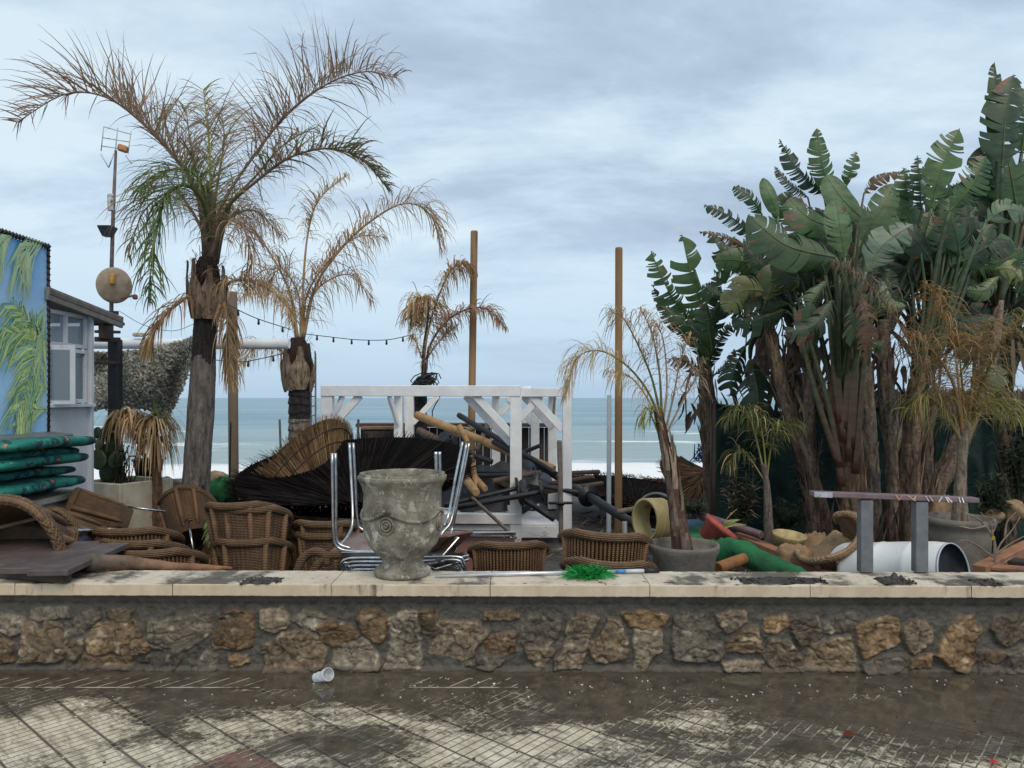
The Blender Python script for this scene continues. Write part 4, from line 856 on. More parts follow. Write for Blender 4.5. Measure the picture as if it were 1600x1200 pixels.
# background stems far inside the clump
t0_ = [(1180, 1190, 640, 500), (1225, 1240, 720, 520), (1262, 1268, 760, 540), (1560, 1572, 700, 440)]
for i, (x0, x1, y0, y1) in enumerate(t0_):
    D = 8.9
    r_ = root('bird_of_paradise', PG(x0, D), ['dead brown stem behind the leaning left stem', 'bare brown stem rising above the net behind the leaning stem', 'thin dark stem between the leaning and the thickest stems', 'dark upright stem at the right edge behind the pale leaning trunk'][i], 'plant', 'bird of paradise stems')
    t = MB(); trunk(t, [PG(x0, D)] + PL(D, (x0, y0), ((x0 + x1) / 2 + 6, (y0 + y1) / 2), (x1, y1)), [.10, .09, .09, .07], brn(lin(98, 84, 72)), 12, .1, .12, seed=i)
    t.build('trunk', M['bark'], r_); mb = MB(); dead_mass(mb, x1, y1 + 30, D, 50, .5); mb.build('dead_leaves', M['leaf'], r_)
# ================================================================ left side : kiosk, banner, bench
KX = -3.90
def PX(px, py, X=KX):      # point of the plane x = X seen at a pixel of the photograph
    D = X * FPX / (px - 800); return Vector((X, D, CH - (py - HY) / FPX * D))
k = root('beach_kiosk', (KX - 1.2, 6.4, GZ), 'white aluminium kiosk with sliding windows behind the printed banner', 'kiosk')
m = MB(); y0, y1 = 6.16, 6.82
m.box((KX - .03, (y0 + y1) / 2, (GZ + 1.46) / 2), (.06, y1 - y0, 1.46 - GZ)); m.box((KX - .9, y1 - .03, .95), (1.68, .056, 2.5)); m.box((KX - 1.76, 6.49, .95), (.05, .66, 2.5)); m.box((KX - 1.45, 5.55, .9), (.06, 1.2, 2.4))
m.build('wall_panel', M['alu'], k)
def wframe(za, zb, ya, yb, name='window', panes=1):
    f = MB(); fw = .035
    for (a, b, c, d) in ((ya, yb, za, za + fw), (ya, yb, zb - fw, zb), (ya, ya + fw, za + fw, zb - fw), (yb - fw, yb, za + fw, zb - fw)):
        f.box((KX - .02, (a + b) / 2, (c + d) / 2), (.055, b - a, d - c), bev=.004)
    for q in range(1, panes):
        yy = ya + (yb - ya) * q / panes; f.box((KX - .02, yy, (za + zb) / 2), (.05, .03, zb - za - 2 * fw))
    o = f.build(name, M['alu'], k); g_ = MB(); g_.box((KX - .022, (ya + yb) / 2, (za + zb) / 2), (.006, yb - ya - 2 * fw, zb - za - 2 * fw)); g_.build('pane', M['glassT'], o)
gm_ = bpy.data.materials.new('clear_glass'); gm_.use_nodes = True; nt = gm_.node_tree; bb = nt.nodes['Principled BSDF']; bb.inputs['Base Color'].default_value = (.12, .16, .2, 1); bb.inputs['Roughness'].default_value = .05
tr = N(nt, 'ShaderNodeBsdfTransparent'); mx = N(nt, 'ShaderNodeMixShader', i_0=.5); nt.links.new(tr.outputs[0], mx.inputs[1]); nt.links.new(bb.outputs[0], mx.inputs[2]); nt.links.new(mx.outputs[0], nt.nodes['Material Output'].inputs[0]); M['glassT'] = gm_; bb.inputs['Base Color'].default_value = (.22, .28, .34, 1)
wframe(1.50, 1.98, y0, 6.48); wframe(1.50, 1.98, 6.48, y1 - .03); wframe(1.99, 2.30, y0, y1 - .03, 'transom_window', 2)
o = MB(); o.box((KX, y1, (2.3 + GZ) / 2), (.07, .05, 2.3 - GZ), bev=.006); o.build('corner_post', M['alu'], k)
o = MB(); o.box((KX + .02, (y0 + y1) / 2, 1.478), (.10, y1 - y0, .03), bev=.004); o.build('window_sill', M['alu'], k)
o = MB(); o.box((KX + .10, y0 + .05, 1.74), (.24, .022, .5), (0, 0, R(20)), .003); op = o.build('open_sash', M['alu'], k)
g_ = MB(); g_.box((KX + .10, y0 + .035, 1.74), (.17, .006, .42), (0, 0, R(20))); g_.build('pane', M['glassT'], op)
o = MB(lin(110, 104, 100))
o.box((KX - .9, 6.66, 2.36), (2.0, 1.16, .05), (R(-6), 0, 0), .008)
o.build('roof', mat('roof_sheet', lin(120, 112, 106), lin(90, 84, 80), bump=.3), k)
o = MB(); o.box((KX + .08, 6.66, 2.345), (.03, 1.18, .11), (R(-6), 0, 0), .004); o.build('gutter', mat('gutter_grey', lin(136, 132, 128), lin(110, 106, 102), bump=.2), k)
o = MB(); 
for i in range(3): o.box((KX - .75, 6.5, 1.52 + i * .2), (1.4, .5, .02))
o.build('shelf', M['darkwood'], k)
o = MB(); random.seed(3)
for i in range(16):
    o.cur = jit(random.choice([lin(200, 200, 200), lin(150, 60, 50), lin(60, 90, 110), lin(180, 170, 130)]), .2); h_ = U(.06, .15); o.box((KX - .18 + U(-.05, .05), 6.24 + (i % 8) * .07, 1.53 + (i // 8) * .2 + h_ / 2), (.05, U(.03, .06), h_), bev=.004)
o.build('stored_goods', M['vc'], k)
# dark timber lean-to at the end of the kiosk
r_ = root('timber_lean_to', (-4.2, 7.9, GZ), 'dark timber post and crossbars standing between kiosk and camouflage net', 'lean-to')
o = MB(); pz = P(180, 530, 7.9); o.box((pz.x, 7.9, (pz.z + GZ) / 2), (.11, .11, pz.z - GZ), bev=.008); o.build('post', M['black'], r_)
for (a, b, h_) in ((530, 150, .05), (518, 150, .03), (566, 150, .03), (488, 130, .04), (500, 128, .03)):
    o = MB(); o.beam(P(b, a, 7.6), P(186 if a > 490 else 184, a + 1, 7.9), .05, h_); o.build('crossbar', M['darkwood'], r_)
o = MB(); o.beam(P(165, 500, 7.7), P(166, 530, 7.7), .2, .05); o.beam(P(148, 497, 7.5), P(166, 507, 7.7), .4, .03); o.build('board', M['darkwood'], r_)
# mast
r_ = root('antenna_mast', (P(178, 530, 8.1).x, 8.1, GZ), 'tall thin mast carrying dish, floodlight and antenna, left of the tall palm', 'mast')
mp_ = MB(); mp_.tube([PG(175, 8.1), P(174, 430, 8.1), P(177, 330, 8.1), P(181, 235, 8.1)], [.025, .022, .02, .014], 8); mp_.build('pole', mat('rusty_tube', lin(116, 104, 98), lin(82, 74, 72), bump=.3, scale=12), r_)
d = MB(); dc = P(182, 446, 8.0); ax = Vector((-.80, .58, .10)).normalized(); Mx = Matrix.Translation(dc) @ ax.to_track_quat('Z', 'Y').to_matrix().to_4x4()
d.lathe([(0.001, 0), (.06, .004), (.12, .016), (.165, .034), (.19, .05), (.195, .048), (.19, .04), (.16, .020), (.10, .004), (.001, -.008)], 36, Mx); d.build('dish', mat('old_dish', lin(176, 160, 140), lin(146, 126, 106), scale=10, bump=.2, extra=[(lin(150, 96, 60), 9, .6, .72)]), r_)
d = MB(lin(140, 90, 70)); d.beam(dc + Vector((.05, 0, -.14)), P(208, 462, 7.9), .02, .02); d.box(P(211, 464, 7.88), (.05, .08, .05), (0, 0, .4), .01); d.build('receiver_arm', M['vc'], r_)
d = MB(lin(190, 140, 70)); d.box(P(176, 436, 7.95), (.05, .05, .12), bev=.01); d.build('bracket', M['vc'], r_)
d = MB(); c_ = P(168, 364, 8.05); d.lathe([(.001, 0), (.10, 0), (.105, .01), (.055, .11), (.001, .11)], 4, Matrix.Translation(c_ + Vector((0, 0, .07))) @ Matrix.Rotation(R(180), 4, 'X') @ Matrix.Rotation(R(45), 4, 'Z'), smooth=False)
d.beam(c_, P(178, 352, 8.1), .02, .02); d.build('floodlight', M['black'], r_)
d = MB(lin(205, 208, 208)); d.box(P(173, 316, 8.08), (.06, .05, .19), bev=.01); d.build('junction_box', M['vc'], r_)
d = MB(lin(190, 192, 192)); 
for (a, b) in (((158, 236), (162, 198)), ((157, 240), (170, 262)), ((162, 198), (205, 210)), ((160, 215), (203, 222)), ((158, 228), (200, 234)), ((205, 205), (200, 240)), ((184, 200), (180, 240)), ((170, 262), (178, 240)), ((196, 243), (206, 256))):
    d.tube([P(*a, 8.1), P(*b, 8.1)], .006, 5)
d.build('antenna', M['vc'], r_)
d = MB(lin(190, 130, 80)); d.box(P(192, 232, 8.08), (.10, .07, .07), (0, .3, .2), .01); d.build('amplifier', M['vc'], r_)
# white awning cassette
r_ = root('awning', (P(300, 535, 9.5).x, 9.5, P(300, 535, 9.5).z - .07), 'long white rolled awning beam behind the net and the palms', 'awning')
d = MB(); a_, b_ = P(120, 536, 9.5), P(452, 537, 9.5); d.tube([a_, b_], .062, 14); d.build('cassette', M['white'], r_)
d = MB(); d.beam(a_ - Vector((0, .08, .065)), b_ - Vector((0, .08, .065)), .05, .025); d.build('front_rail', M['steelgrey'], r_)
d = MB(lin(190, 178, 150)); d.box(P(216, 523, 9.45), (.12, .08, .05), bev=.01); d.build('end_cap', M['vc'], r_)
# camouflage net
nb = [(147, 642), (190, 634), (228, 640), (262, 655), (282, 615), (302, 560)]
def netp(u, v):
    tx, ty = 147 + 156 * u, 550 - 23 * u; f = u * 5; i = min(int(f), 4); g_ = f - i
    bx, by = nb[i][0] * (1 - g_) + nb[i + 1][0] * g_, nb[i][1] * (1 - g_) + nb[i + 1][1] * g_
    D = 8.3 + .16 * math.sin(u * 9 + v * 2) + .1 * math.sin(v * 6 + u * 4) + v * .1
    q = P(tx + (bx - tx) * v, ty + (by - ty) * v, D); q.z -= .05 * math.sin(PI * u) * (1 - v); return q
d = MB(); CAM = [lin(186, 182, 168), lin(174, 170, 156), lin(152, 148, 134), lin(200, 198, 186), lin(132, 130, 116)]
d.grid(netp, 60, 40, True, lambda u, v: jit(CAM[int(2.5 + 2.4 * noise.noise(Vector((u * 14, v * 10, 0))))], .2))
for i in range(5200):
    u, v = rnd(), rnd(); p = netp(u, v) - Vector((0, U(.0, .05), 0)); L_ = U(.015, .04); a = U(-.6, .9) + PI / 2 * (rnd() < .2)
    dd = Vector((math.cos(a), U(-.6, .6), math.sin(a))).normalized(); q = p + dd * L_ + Vector((0, 0, -.01)); d.cur = jit(random.choice(CAM), .25)
    d.blade([p, (p + q) / 2 + Vector((0, -.012, 0)), q], [U(.004, .014), U(.008, .018), U(.003, .01)], dd.cross(Vector((0, 1, 0))).normalized())
tag(d.build('camouflage_net', M['straw']), 'ragged grey camouflage net hanging from the beam left of the palm', 'net')
# printed banner
r_ = root('printed_banner', (-3.86, 5.4, 1.26), 'sky blue banner printed with green palm fronds, laced to a frame at the left edge', 'banner')
BX = -3.84
bp_ = lambda px, py: PX(px, py, BX)
d = MB()
yA, yB = 4.3, PX(74, 0, BX).y
ztop = lambda y: 2.83 + 0 * y; zbot = 1.27
d.grid(lambda u, v: (BX + .012 * math.sin(u * 9) * math.sin(v * 5), yA + (yB - yA) * u, zbot + (2.78 - zbot) * v), 24, 16, True, lambda u, v: lerpc(lin(128, 186, 240), lin(186, 222, 246), max(0, min(1, .45 + 1.1 * noise.noise(Vector((u * 3, v * 2.2, 4)))))))
d.build('banner_sheet', mat('vinyl_print', None, None, vcol=True, var=.08, rough=.45, scale=2), r_)
def print_frond(mb, pts, Lpx, n, cs, drop, t0=.05):
    path = []
    for i in range(40):
        t = i / 39 * (len(pts) - 1); kk = min(int(t), len(pts) - 2); f = t - kk; path.append((pts[kk][0] * (1 - f) + pts[kk + 1][0] * f, pts[kk][1] * (1 - f) + pts[kk + 1][1] * f))
    for j in range(n):
        t = t0 + (1 - t0) * j / n; i = int(t * 38); p = path[i]; q = path[i + 1]; a = math.atan2(q[1] - p[1], q[0] - p[0])
        for s in (-1, 1):
            aa = a + s * U(.45, .8); L_ = Lpx * (1 - .5 * t) * U(.7, 1.1); mid = (p[0] + math.cos(aa) * L_ * .5, p[1] + math.sin(aa) * L_ * .5 + drop * .1); e = (p[0] + math.cos(aa) * L_, p[1] + math.sin(aa) * L_ + drop)
            if max(p[0], e[0]) > 73: continue
            P0, P1, P2 = [bp_(*x) + Vector((.016 + .0001 * j, 0, 0)) for x in (p, mid, e)]
            sd = (P2 - P0).cross(Vector((1, 0, 0))).normalized(); mb.cur = jit(random.choice(cs), .15); mb.blade([P0, P1, P2], [.003, .0065, .001], sd)
d = MB(); CS = [lin(130, 168, 100), lin(180, 206, 120), lin(104, 146, 110), lin(206, 220, 140), lin(140, 184, 160)]; CL = [lin(160, 198, 160), lin(176, 206, 160), lin(186, 206, 150)]
print_frond(d, [(72, 545), (45, 505), (12, 470)], 66, 40, CS, 26); print_frond(d, [(72, 560), (40, 520), (6, 520)], 70, 44, CS, 40); print_frond(d, [(70, 470), (66, 520), (60, 580)], 40, 30, CL, 30)
print_frond(d, [(72, 600), (44, 610), (18, 650)], 60, 40, CS + CL, 30); print_frond(d, [(66, 378), (42, 385), (26, 420)], 50, 30, CL, 46); print_frond(d, [(16, 368), (6, 372), (-20, 400)], 44, 24, CL, 40)
print_frond(d, [(72, 640), (52, 640), (20, 668)], 44, 36, CS + CL, 12); print_frond(d, [(72, 520), (50, 560), (30, 620)], 60, 36, CS, 20)
d.build('frond_print', mat('printed_fronds', None, None, vcol=True, var=.1, rough=.5), r_)
d = MB(); d.tube([(BX, yB + .01, zbot - .02), (BX, yB + .01, 2.80)], .014, 8); d.tube([(BX, yA, 2.80), (BX, yB + .01, 2.80)], .018, 8); d.build('banner_frame', M['black'], r_)
d = MB(lin(50, 46, 48))
lp = []
for i in range(47):
    y = yA + (yB - yA) * i / 46; lp += [Vector((BX + .012, y, 2.775)), Vector((BX + .02, y + .012, 2.80)), Vector((BX - .005, y + .02, 2.824)), Vector((BX - .02, y + .026, 2.80))]
for i in range(30):
    z = 2.78 - (2.78 - zbot) * i / 30; lp += [Vector((BX + .012, yB - .012, z)), Vector((BX + .018, yB + .01, z - .012)), Vector((BX - .004, yB + .026, z - .02)), Vector((BX - .016, yB + .01, z - .03))]
d.tube(lp, .006, 5)
d.build('lacing', M['vc'], r_)
d = MB(); d.box((BX + .09, (yA + 6.16) / 2, 1.235), (.20, 6.16 - yA, .045), (0, R(6), 0), .006); tag(d.build('metal_ledge', M['steelgrey']), 'long dark grey metal ledge running under the blue banner', 'ledge')
# plastered bench
r_ = root('masonry_bench', (-3.78, 5.3, GZ), 'cream plastered bench with a small open cupboard, carrying green cushions', 'bench')
plm = mat('cream_plaster', lin(190, 184, 166), lin(160, 152, 134), rough=.8, scale=5, bump=.4, bscale=30, extra=[(lin(96, 88, 74), 4, .6, .72)])
bxr = -3.63; d = MB(); yb0, yb1 = 4.6, 6.28
d.box((-3.85, (yb0 + 5.62) / 2, (GZ + .72) / 2), (.44, 5.62 - yb0, .72 - GZ), bev=.01); d.box((-3.85, 6.22, (GZ + .72) / 2), (.44, .12, .72 - GZ), bev=.01); d.box((-3.85, 5.89, .62), (.44, .538, .2)); d.box((-4.0, 5.89, .1), (.1, .538, .8)); d.build('body', plm, r_)
d = MB(); d.box((-3.84, (yb0 + yb1) / 2, .745), (.50, yb1 - yb0 + .02, .05), bev=.01); d.build('top_slab', plm, r_)
d = MB()
for (a, b, c, e) in ((5.62, 6.16, .515, .55), (5.62, 5.66, -.1, .515), (6.12, 6.16, -.1, .515)): d.box((bxr + .012, (a + b) / 2, (c + e) / 2), (.03, b - a, e - c), bev=.004)
d.build('door_frame', plm, r_)
# cushions
cum = mat('patterned_cushion', lin(22, 108, 96), lin(34, 132, 116), rough=.8, scale=9, bump=.4, bscale=14, extra=[(lin(16, 62, 70), 7, .52, .56), (lin(196, 120, 76), 9, .62, .66), (lin(110, 160, 150), 15, .64, .67)])
CU = [(-3.76, .0, 'lowest, set back'), (-3.50, .1, 'second from the bottom, sticking out'), (-3.62, -.05, 'third from the bottom'), (-3.47, .12, 'fourth, its end curling out'), (-3.57, .02, 'second from the top, narrow end'), (-3.40, .14, 'topmost, longest')]
z = .775
for i, (xr, tw, wh) in enumerate(CU):
    th = .07 + .012 * (i % 2); cx_c = xr - .27; d = MB()
    def cu(u, v, xr=xr, z=z, th=th, i=i):
        a = u * 2 * PI; b_ = (v - .5) * PI; ca, sa = math.cos(a), math.sin(a); e = .28
        sg = lambda q, p_: math.copysign(abs(q) ** p_, q)
        x = sg(ca, e) * .27 * sg(math.cos(b_), .3); y = sg(sa, e) * .60 * sg(math.cos(b_), .3); zz = sg(math.sin(b_), .7) * th * .52
        zz += .006 * noise.noise(Vector((x * 8, y * 8, i)))
        drp = max(0, xr - .02 - (xr - .27 + x) ) * 0
        zz += .025 * math.sin((x + .27) * 6 + i * 1.7) * (x + .27) + (x + .27) * [.03, .02, .02, .05, .03, .06][i] - .04 * max(0, y) 
        r2 = Euler((0, 0, [0, .1, -.05, .12, .03, .14][i] * .6)).to_matrix() @ Vector((x, y, zz)); return Vector((xr - .27, 5.62, z + th / 2)) + r2
    d.grid(cu, 64, 14); o = d.build('seat_cushion', cum)
    tag(o, 'green patterned lounger cushion, ' + wh + ' of the stack on the bench', 'cushion', 'green cushions stacked on the bench'); z += th + .001
# planter with plants
DPL = 7.3
r_ = root('concrete_planter', PG(190, DPL), 'pale rectangular concrete planter between the kiosk and the big palm', 'planter')
d = MB(); zt = P(0, 752, DPL).z; cpl = PG(186, DPL + .05); rp = (0, 0, R(-24)); rm = Euler(rp).to_matrix(); Wp, Dp, Tp = .60, .62, .05
ctr = Vector((cpl.x + .02, DPL + .15, 0)); hh = zt - GZ
for (ox, oy, sx_, sy_) in ((0, -Dp / 2 + Tp / 2, Wp, Tp), (0, Dp / 2 - Tp / 2, Wp, Tp), (-Wp / 2 + Tp / 2, 0, Tp, Dp - 2 * Tp), (Wp / 2 - Tp / 2, 0, Tp, Dp - 2 * Tp)):
    d.box(ctr + rm @ Vector((ox, oy, 0)) + Vector((0, 0, GZ + hh / 2)), (sx_, sy_, hh), rp, .008)
d.build('box', plm, r_); d = MB(); d.box(ctr + Vector((0, 0, zt - .1)), (Wp - .1, Dp - .1, .1), rp); d.build('soil', M['darkwood'], r_)
def veg(name, label, cat, D, stems, leaffn, parts=None, group=None):
    mb = MB(); leaffn(mb); o = mb.build(name, M['leaf']); return tag(o, label, cat, group)
def cactus(r_):
    pads = [(168, 738, 30, 40, 0), (154, 718, 26, 34, -.3), (170, 708, 28, 36, .3), (156, 692, 18, 26, .3), (164, 676, 20, 22, .5), (172, 664, 16, 20, -.3), (152, 676, 13, 19, 0), (182, 718, 22, 30, .3), (174, 688, 20, 26, 0), (186, 742, 20, 24, -.3)]
    for (x, y, a, b, r0) in pads:
        c = P(x, y, 7.35 + U(-.1, .1)); Mx = Matrix.Translation(c) @ Euler((U(-.2, .2), r0, U(-.4, .4))).to_matrix().to_4x4(); mb = MB(jit(lin(54, 72, 44), .2))
        A, B = S(a, 7.3) * .5, S(b, 7.3) * .5
        mb.grid(lambda u, v: Mx @ Vector((A * math.cos(u * 2 * PI) * math.cos((v - .5) * PI), .018 * math.sin((v - .5) * PI), B * math.sin(u * 2 * PI) * math.cos((v - .5) * PI))), 16, 8); mb.build('pad', M['banana'], r_)
CR = root('prickly_pear', P(168, 755, 7.35), 'dark green prickly pear with flat pads in the concrete planter', 'cactus'); cactus(CR)
d = MB()
for k_ in range(26):
    p = P(U(178, 208), 756, 7.3 + U(-.05, .2)); q = p + Vector((U(-.08, .12), U(-.05, .05), U(.15, .42))); sp = spline([p, (p + q) / 2 + Vector((U(-.04, .04), 0, 0)), q], 7)
    d.cur = jit(lin(70, 66, 52), .3); d.tube(sp, .005, 4)
    for s_ in sp[2:]:
        for z_ in range(5):
            a = U(0, 2 * PI); e = s_ + Vector((math.cos(a), math.sin(a), .3)) * U(.015, .035); d.cur = jit(lin(66, 80, 56), .35); d.blade([s_, (s_ + e) / 2, e], [.004, .007, .001], Vector((-math.sin(a), math.cos(a), .2)))
tag(d.build('succulent_shrub', M['leaf']), 'low bushy succulent with thin twigs beside the prickly pear', 'plant')
d = MB(lin(38, 42, 50)); c_ = PG(232, 8.2); zb_ = P(0, 750, 8.2).z; zt_ = P(0, 717, 8.2).z
d.lathe([(.001, zb_), (.12, zb_), (.155, zt_ - .02), (.17, zt_ - .02), (.17, zt_), (.15, zt_), (.12, zb_ + .03), (.001, zb_ + .03)], 28, Matrix.Translation((c_.x, 8.2, 0))); bkt = root('rubber_bucket', (c_.x, 8.2, zb_), 'black rubber bucket standing on a stump behind the dried cordyline', 'bucket')
d.build('tub', M['blackplastic'], bkt)
for s_ in (-1, 1):
    d = MB(); d.tube([Vector((c_.x + s_ * .16 + .05 * math.cos(a), 8.2 - .03, zt_ + .035 * math.sin(a))) for a in [i * PI / 8 for i in range(9)]], .008, 6); d.build('handle', M['blackplastic'], bkt)
d = MB(lin(74, 62, 56)); trunk(d, [PG(236, 8.25), Vector((c_.x + .02, 8.22, (GZ + zb_) / 2)), Vector((c_.x, 8.2, zb_ - .003))], [.22, .17, .16], lambda a, b, z: jit(lin(80, 66, 58), .25), 14, .05, .1); tag(d.build('tree_stump', M['bark']), 'brown stump under the black rubber bucket', 'stump')
# wooden pole behind the tall palm and the others
wpm = mat('round_pole_wood', lin(160, 126, 88), lin(128, 98, 68), rough=.8, scale=5, bump=.5, bscale=30, stretch=(1, 1, .12), extra=[(lin(90, 68, 48), 10, .62, .7)])
wpg = mat('grey_round_pole', lin(146, 128, 108), lin(110, 96, 84), rough=.85, scale=5, bump=.5, bscale=30, stretch=(1, 1, .12))
def vpole(name, label, px0, py0, px1, D, rpx, m, cat='pole', group=None):
    d = MB(); a = P(px0, py0, D); rr_ = S(rpx, D); b = PG(px1, D, GZ - .1)
    d.tube([b, a.lerp(b, .5), a - Vector((0, 0, .02)), a], [rr_ * 1.05, rr_, rr_, rr_ * .9], 16, smooth=False); o = d.build(name, m); return tag(o, label, cat, group)
vpole('wooden_pole', 'grey brown round pole with dead fronds hanging over it beside the big palm', 363, 456, 366, 9.0, 7.5, wpg)
vpole('thin_stake', 'thin dark stake leaning against the grey brown round pole', 361, 660, 356, 8.95, 1.6, M['black'], 'stake')
vpole('wooden_pole', 'tall honey brown round pole rising behind the white frame', 741, 361, 735, 12.9, 5.6, wpm)
vpole('wooden_pole', 'tall square cut brown pole right of the white frame beside the potted palm', 967, 387, 966, 10.0, 5.8, wpm)
vpole('metal_pole', 'thin pale metal pole left of the tall brown pole', 952, 617, 951, 9.9, 3.6, M['alu'])
vpole('metal_stub', 'thin steel tube end sticking up above the tan thatch', 437, 655, 444, 9.6, 1.8, M['steelgrey'])
vpole('metal_stub', 'thin steel tube end sticking up right of the front left white post', 560, 655, 554, 9.8, 2.0, M['steelgrey'])
# lattice mast
r_ = root('ladder_mast', PG(489, 11.2), 'small grey ladder like mast behind the second palm', 'mast')
for px in (486, 493): d = MB(); d.tube([PG(px, 11.2), P(px, 566, 11.2)], .014, 6); d.build('rail', M['steelgrey'], r_)
for i in range(7): d = MB(); yy = 575 + i * 15; d.tube([P(486, yy, 11.19), P(493, yy - 1, 11.19)], .009, 5); d.build('rung', M['steelgrey'], r_)
# string lights
def wire(name, label, pts, D, bulbs, rw=.006):
    r_ = root(name, P(pts[0][0], pts[0][1], D), label, 'string lights', 'string lights slung between the palms')
    d = MB(); pp = spline([P(p[0], p[1], D + (p[2] if len(p) > 2 else 0)) for p in pts], 40); d.tube(pp, rw, 5); d.build('cable', M['black'], r_)
    for i in range(bulbs):
        q = pp[int((i + .7) / bulbs * 38)]; d = MB(); d.tube([q, q - Vector((0, 0, .035)), q - Vector((0, 0, .06)), q - Vector((0, 0, .075))], [.012, .014, .018, .006], 8); d.build('lamp_holder', M['black'], r_)
wire('string_lights', 'dark string lights from the second palm towards the small tan palm', [(478, 522), (520, 527), (560, 531), (605, 531), (640, 524)], 10.8, 6)
wire('string_lights', 'cable sagging from the big palm down to the second palm', [(352, 474, 0), (400, 497, 1), (455, 515, 2)], 8.2, 3)
wire('string_lights', 'lower cable crossing behind the grey brown round pole', [(332, 562), (370, 566), (400, 562), (445, 552)], 9.3, 3)
wire('string_lights', 'thin cable running from the dish mast to the big palm', [(186, 486), (225, 508), (270, 517), (306, 505)], 7.8, 0, .003)
d_r = root('string_lights', P(665, 600, 12.4), 'black tangle of string lights caught round the small tan palm', 'string lights', 'string lights slung between the palms')
d = MB()
for i in range(26):
    a0 = U(0, 2 * PI); c_ = P(662 + U(-8, 8), 598 + U(-8, 6), 12.4); rr_ = U(.08, .22); d.tube([c_ + Vector((rr_ * math.cos(a0 + t * .7), .15 * math.sin(a0 + t), .5 * rr_ * math.sin(a0 + t * .9))) for t in range(7)], .010, 5)
d.tube(spline(PL(12.4, (664, 596), (672, 590), (682, 600), (688, 618), (676, 640), (676, 660)), 12), .010, 5); d.build('cable', M['black'], d_r)

# ================================================================ white timber frame
DF, DR = 9.5, 12.3; ZT = 1.70
r_ = root('white_pergola', (-.8, 10.6, GZ), 'white painted timber pergola frame with braces over a slatted deck', 'pergola')
xl, xm, xr_ = P(512, 0, DF).x, P(806, 0, DF).x, P(886, 0, DF).x
pw = .135
def post(x, y, w_=pw, z1=ZT - .13, z0=GZ): d = MB(); d.box((x, y, (z0 + z1) / 2), (w_, w_, z1 - z0), bev=.006); d.build('post', M['white'], r_)
post(xl, DF, .145); post(xm, DF, .15); post(xr_, DF, .115)
rx = [P(623, 0, DR).x, P(640, 0, DR).x, P(775, 0, DR).x, P(836, 0, DR).x, P(863, 0, DR).x]
for x in rx: post(x, DR, .14)
def bm(a, b, w_=.09, h_=.13, nm='beam'): d = MB(); d.beam(a, b, w_, h_, bev=.006); d.build(nm, M['white'], r_)
bm((xl - .07, DF - .01, ZT - .065), (xm + .06, DF - .01, ZT - .068), .15, .14); bm((xm + .063, DF, ZT - .085), (xr_ + .06, DF, ZT - .085), .12, .115)
bm((rx[0] - .07, DR, ZT - .065), (rx[-1] + .07, DR, ZT - .065))
for (a, b) in ((xl, rx[0]), (xm, rx[2]), (xm + .14, rx[3]), (xr_, rx[4])): bm((a, DF + .08, ZT - .07), (b, DR - .05, ZT - .07), .12, .125)
def brace(a, b, w_=.05, h_=.095): bm(a, b, w_, h_, 'brace')
def br2(x, y, s, L_=.42, dy=0): brace((x + s * .05, y + dy * .05, ZT - .13 - L_), (x + s * (L_ + .02) * (1 - abs(dy)), y + dy * L_, ZT - .125))
br2(xl, DF - .02, 1, .4); br2(xm, DF - .02, -1, .5); br2(xm - .01, DF + .12, -1, .62); br2(xm, DF + .02, 1, .3); br2(xr_, DF, -1, .44); br2(xr_ - .12, DF + .3, -1, .42)
br2(rx[1], DR - .02, 1, .45); br2(rx[2], DR - .02, -1, .5); br2(rx[3], DR - .02, -1, .45); br2(rx[4], DR, -1, .42); br2(rx[2] + .02, DR, 1, .3)
for (a, b) in ((xl, rx[0]), (xr_, rx[4])):
    dx = (b - a) / (DR - DF); brace((a, DF + .08, ZT - .6), (a + dx * .45, DF + .5, ZT - .13)); brace((b, DR - .08, ZT - .6), (b - dx * .45, DR - .5, ZT - .13))
bm((xl, DF - .03, 0.015), (xm + .07, DF - .03, 0.0), .12, .13, 'deck_rail'); bm((xm, DF + .1, .0), (xm - .3, DR, .02), .10, .12, 'deck_rail'); bm((xl, DF + .1, .0), (rx[0], DR, .02), .10, .12, 'deck_rail')
for i in range(11): y = DF + .12 + i * .1; d = MB(); d.box((.33 - i * .012, y, -.10), (.60, .092, .025), bev=.003); d.build('deck_board', M['white'], r_)
d = MB(); d.box((.33, DF + .05, -.185), (.62, .025, .15), bev=.004); d.build('deck_fascia', M['white'], r_)
for i in range(9): y = DF + .18 + i * .27; d = MB(); d.box((-1.15 - i * .05, y, -.075), (2.2, .20, .025), bev=.003); d.build('deck_board', M['white'], r_)
for i in range(2): d = MB(); d.box((-1.15, DF - .02, -.12 - i * .075), (2.26, .025, .065), bev=.003); d.build('deck_fascia', M['white'], r_)
# dark wooden counter behind
r_ = root('wooden_counter', (-1.0, 13.3, GZ), 'dark brown boarded counter standing behind the white frame', 'counter')
for i in range(25): x = -2.72 + i * .1375; d = MB(); d.box((x + .068, 13.3, .36), (.13, .05, 1.3), bev=.005); d.build('board', M['darkwood'], r_)
d = MB(); d.box((-1.0, 13.25, 1.06), (3.5, .5, .06), bev=.006); d.build('counter_top', mat('brown_top', lin(92, 64, 54), lin(70, 48, 42), bump=.3), r_)
d = MB(); d.box((P(610, 0, 13).x, 13.0, P(0, 668, 13).z), (.95, .5, .05), bev=.006); d.build('shelf', mat('tan_board', lin(140, 112, 90), lin(110, 88, 70), bump=.3), r_)
d = MB(); d.box((P(600, 0, 13).x, 12.9, P(0, 678, 13).z), (.6, .3, .12), bev=.006); d.build('drawer', M['darkwood'], r_)
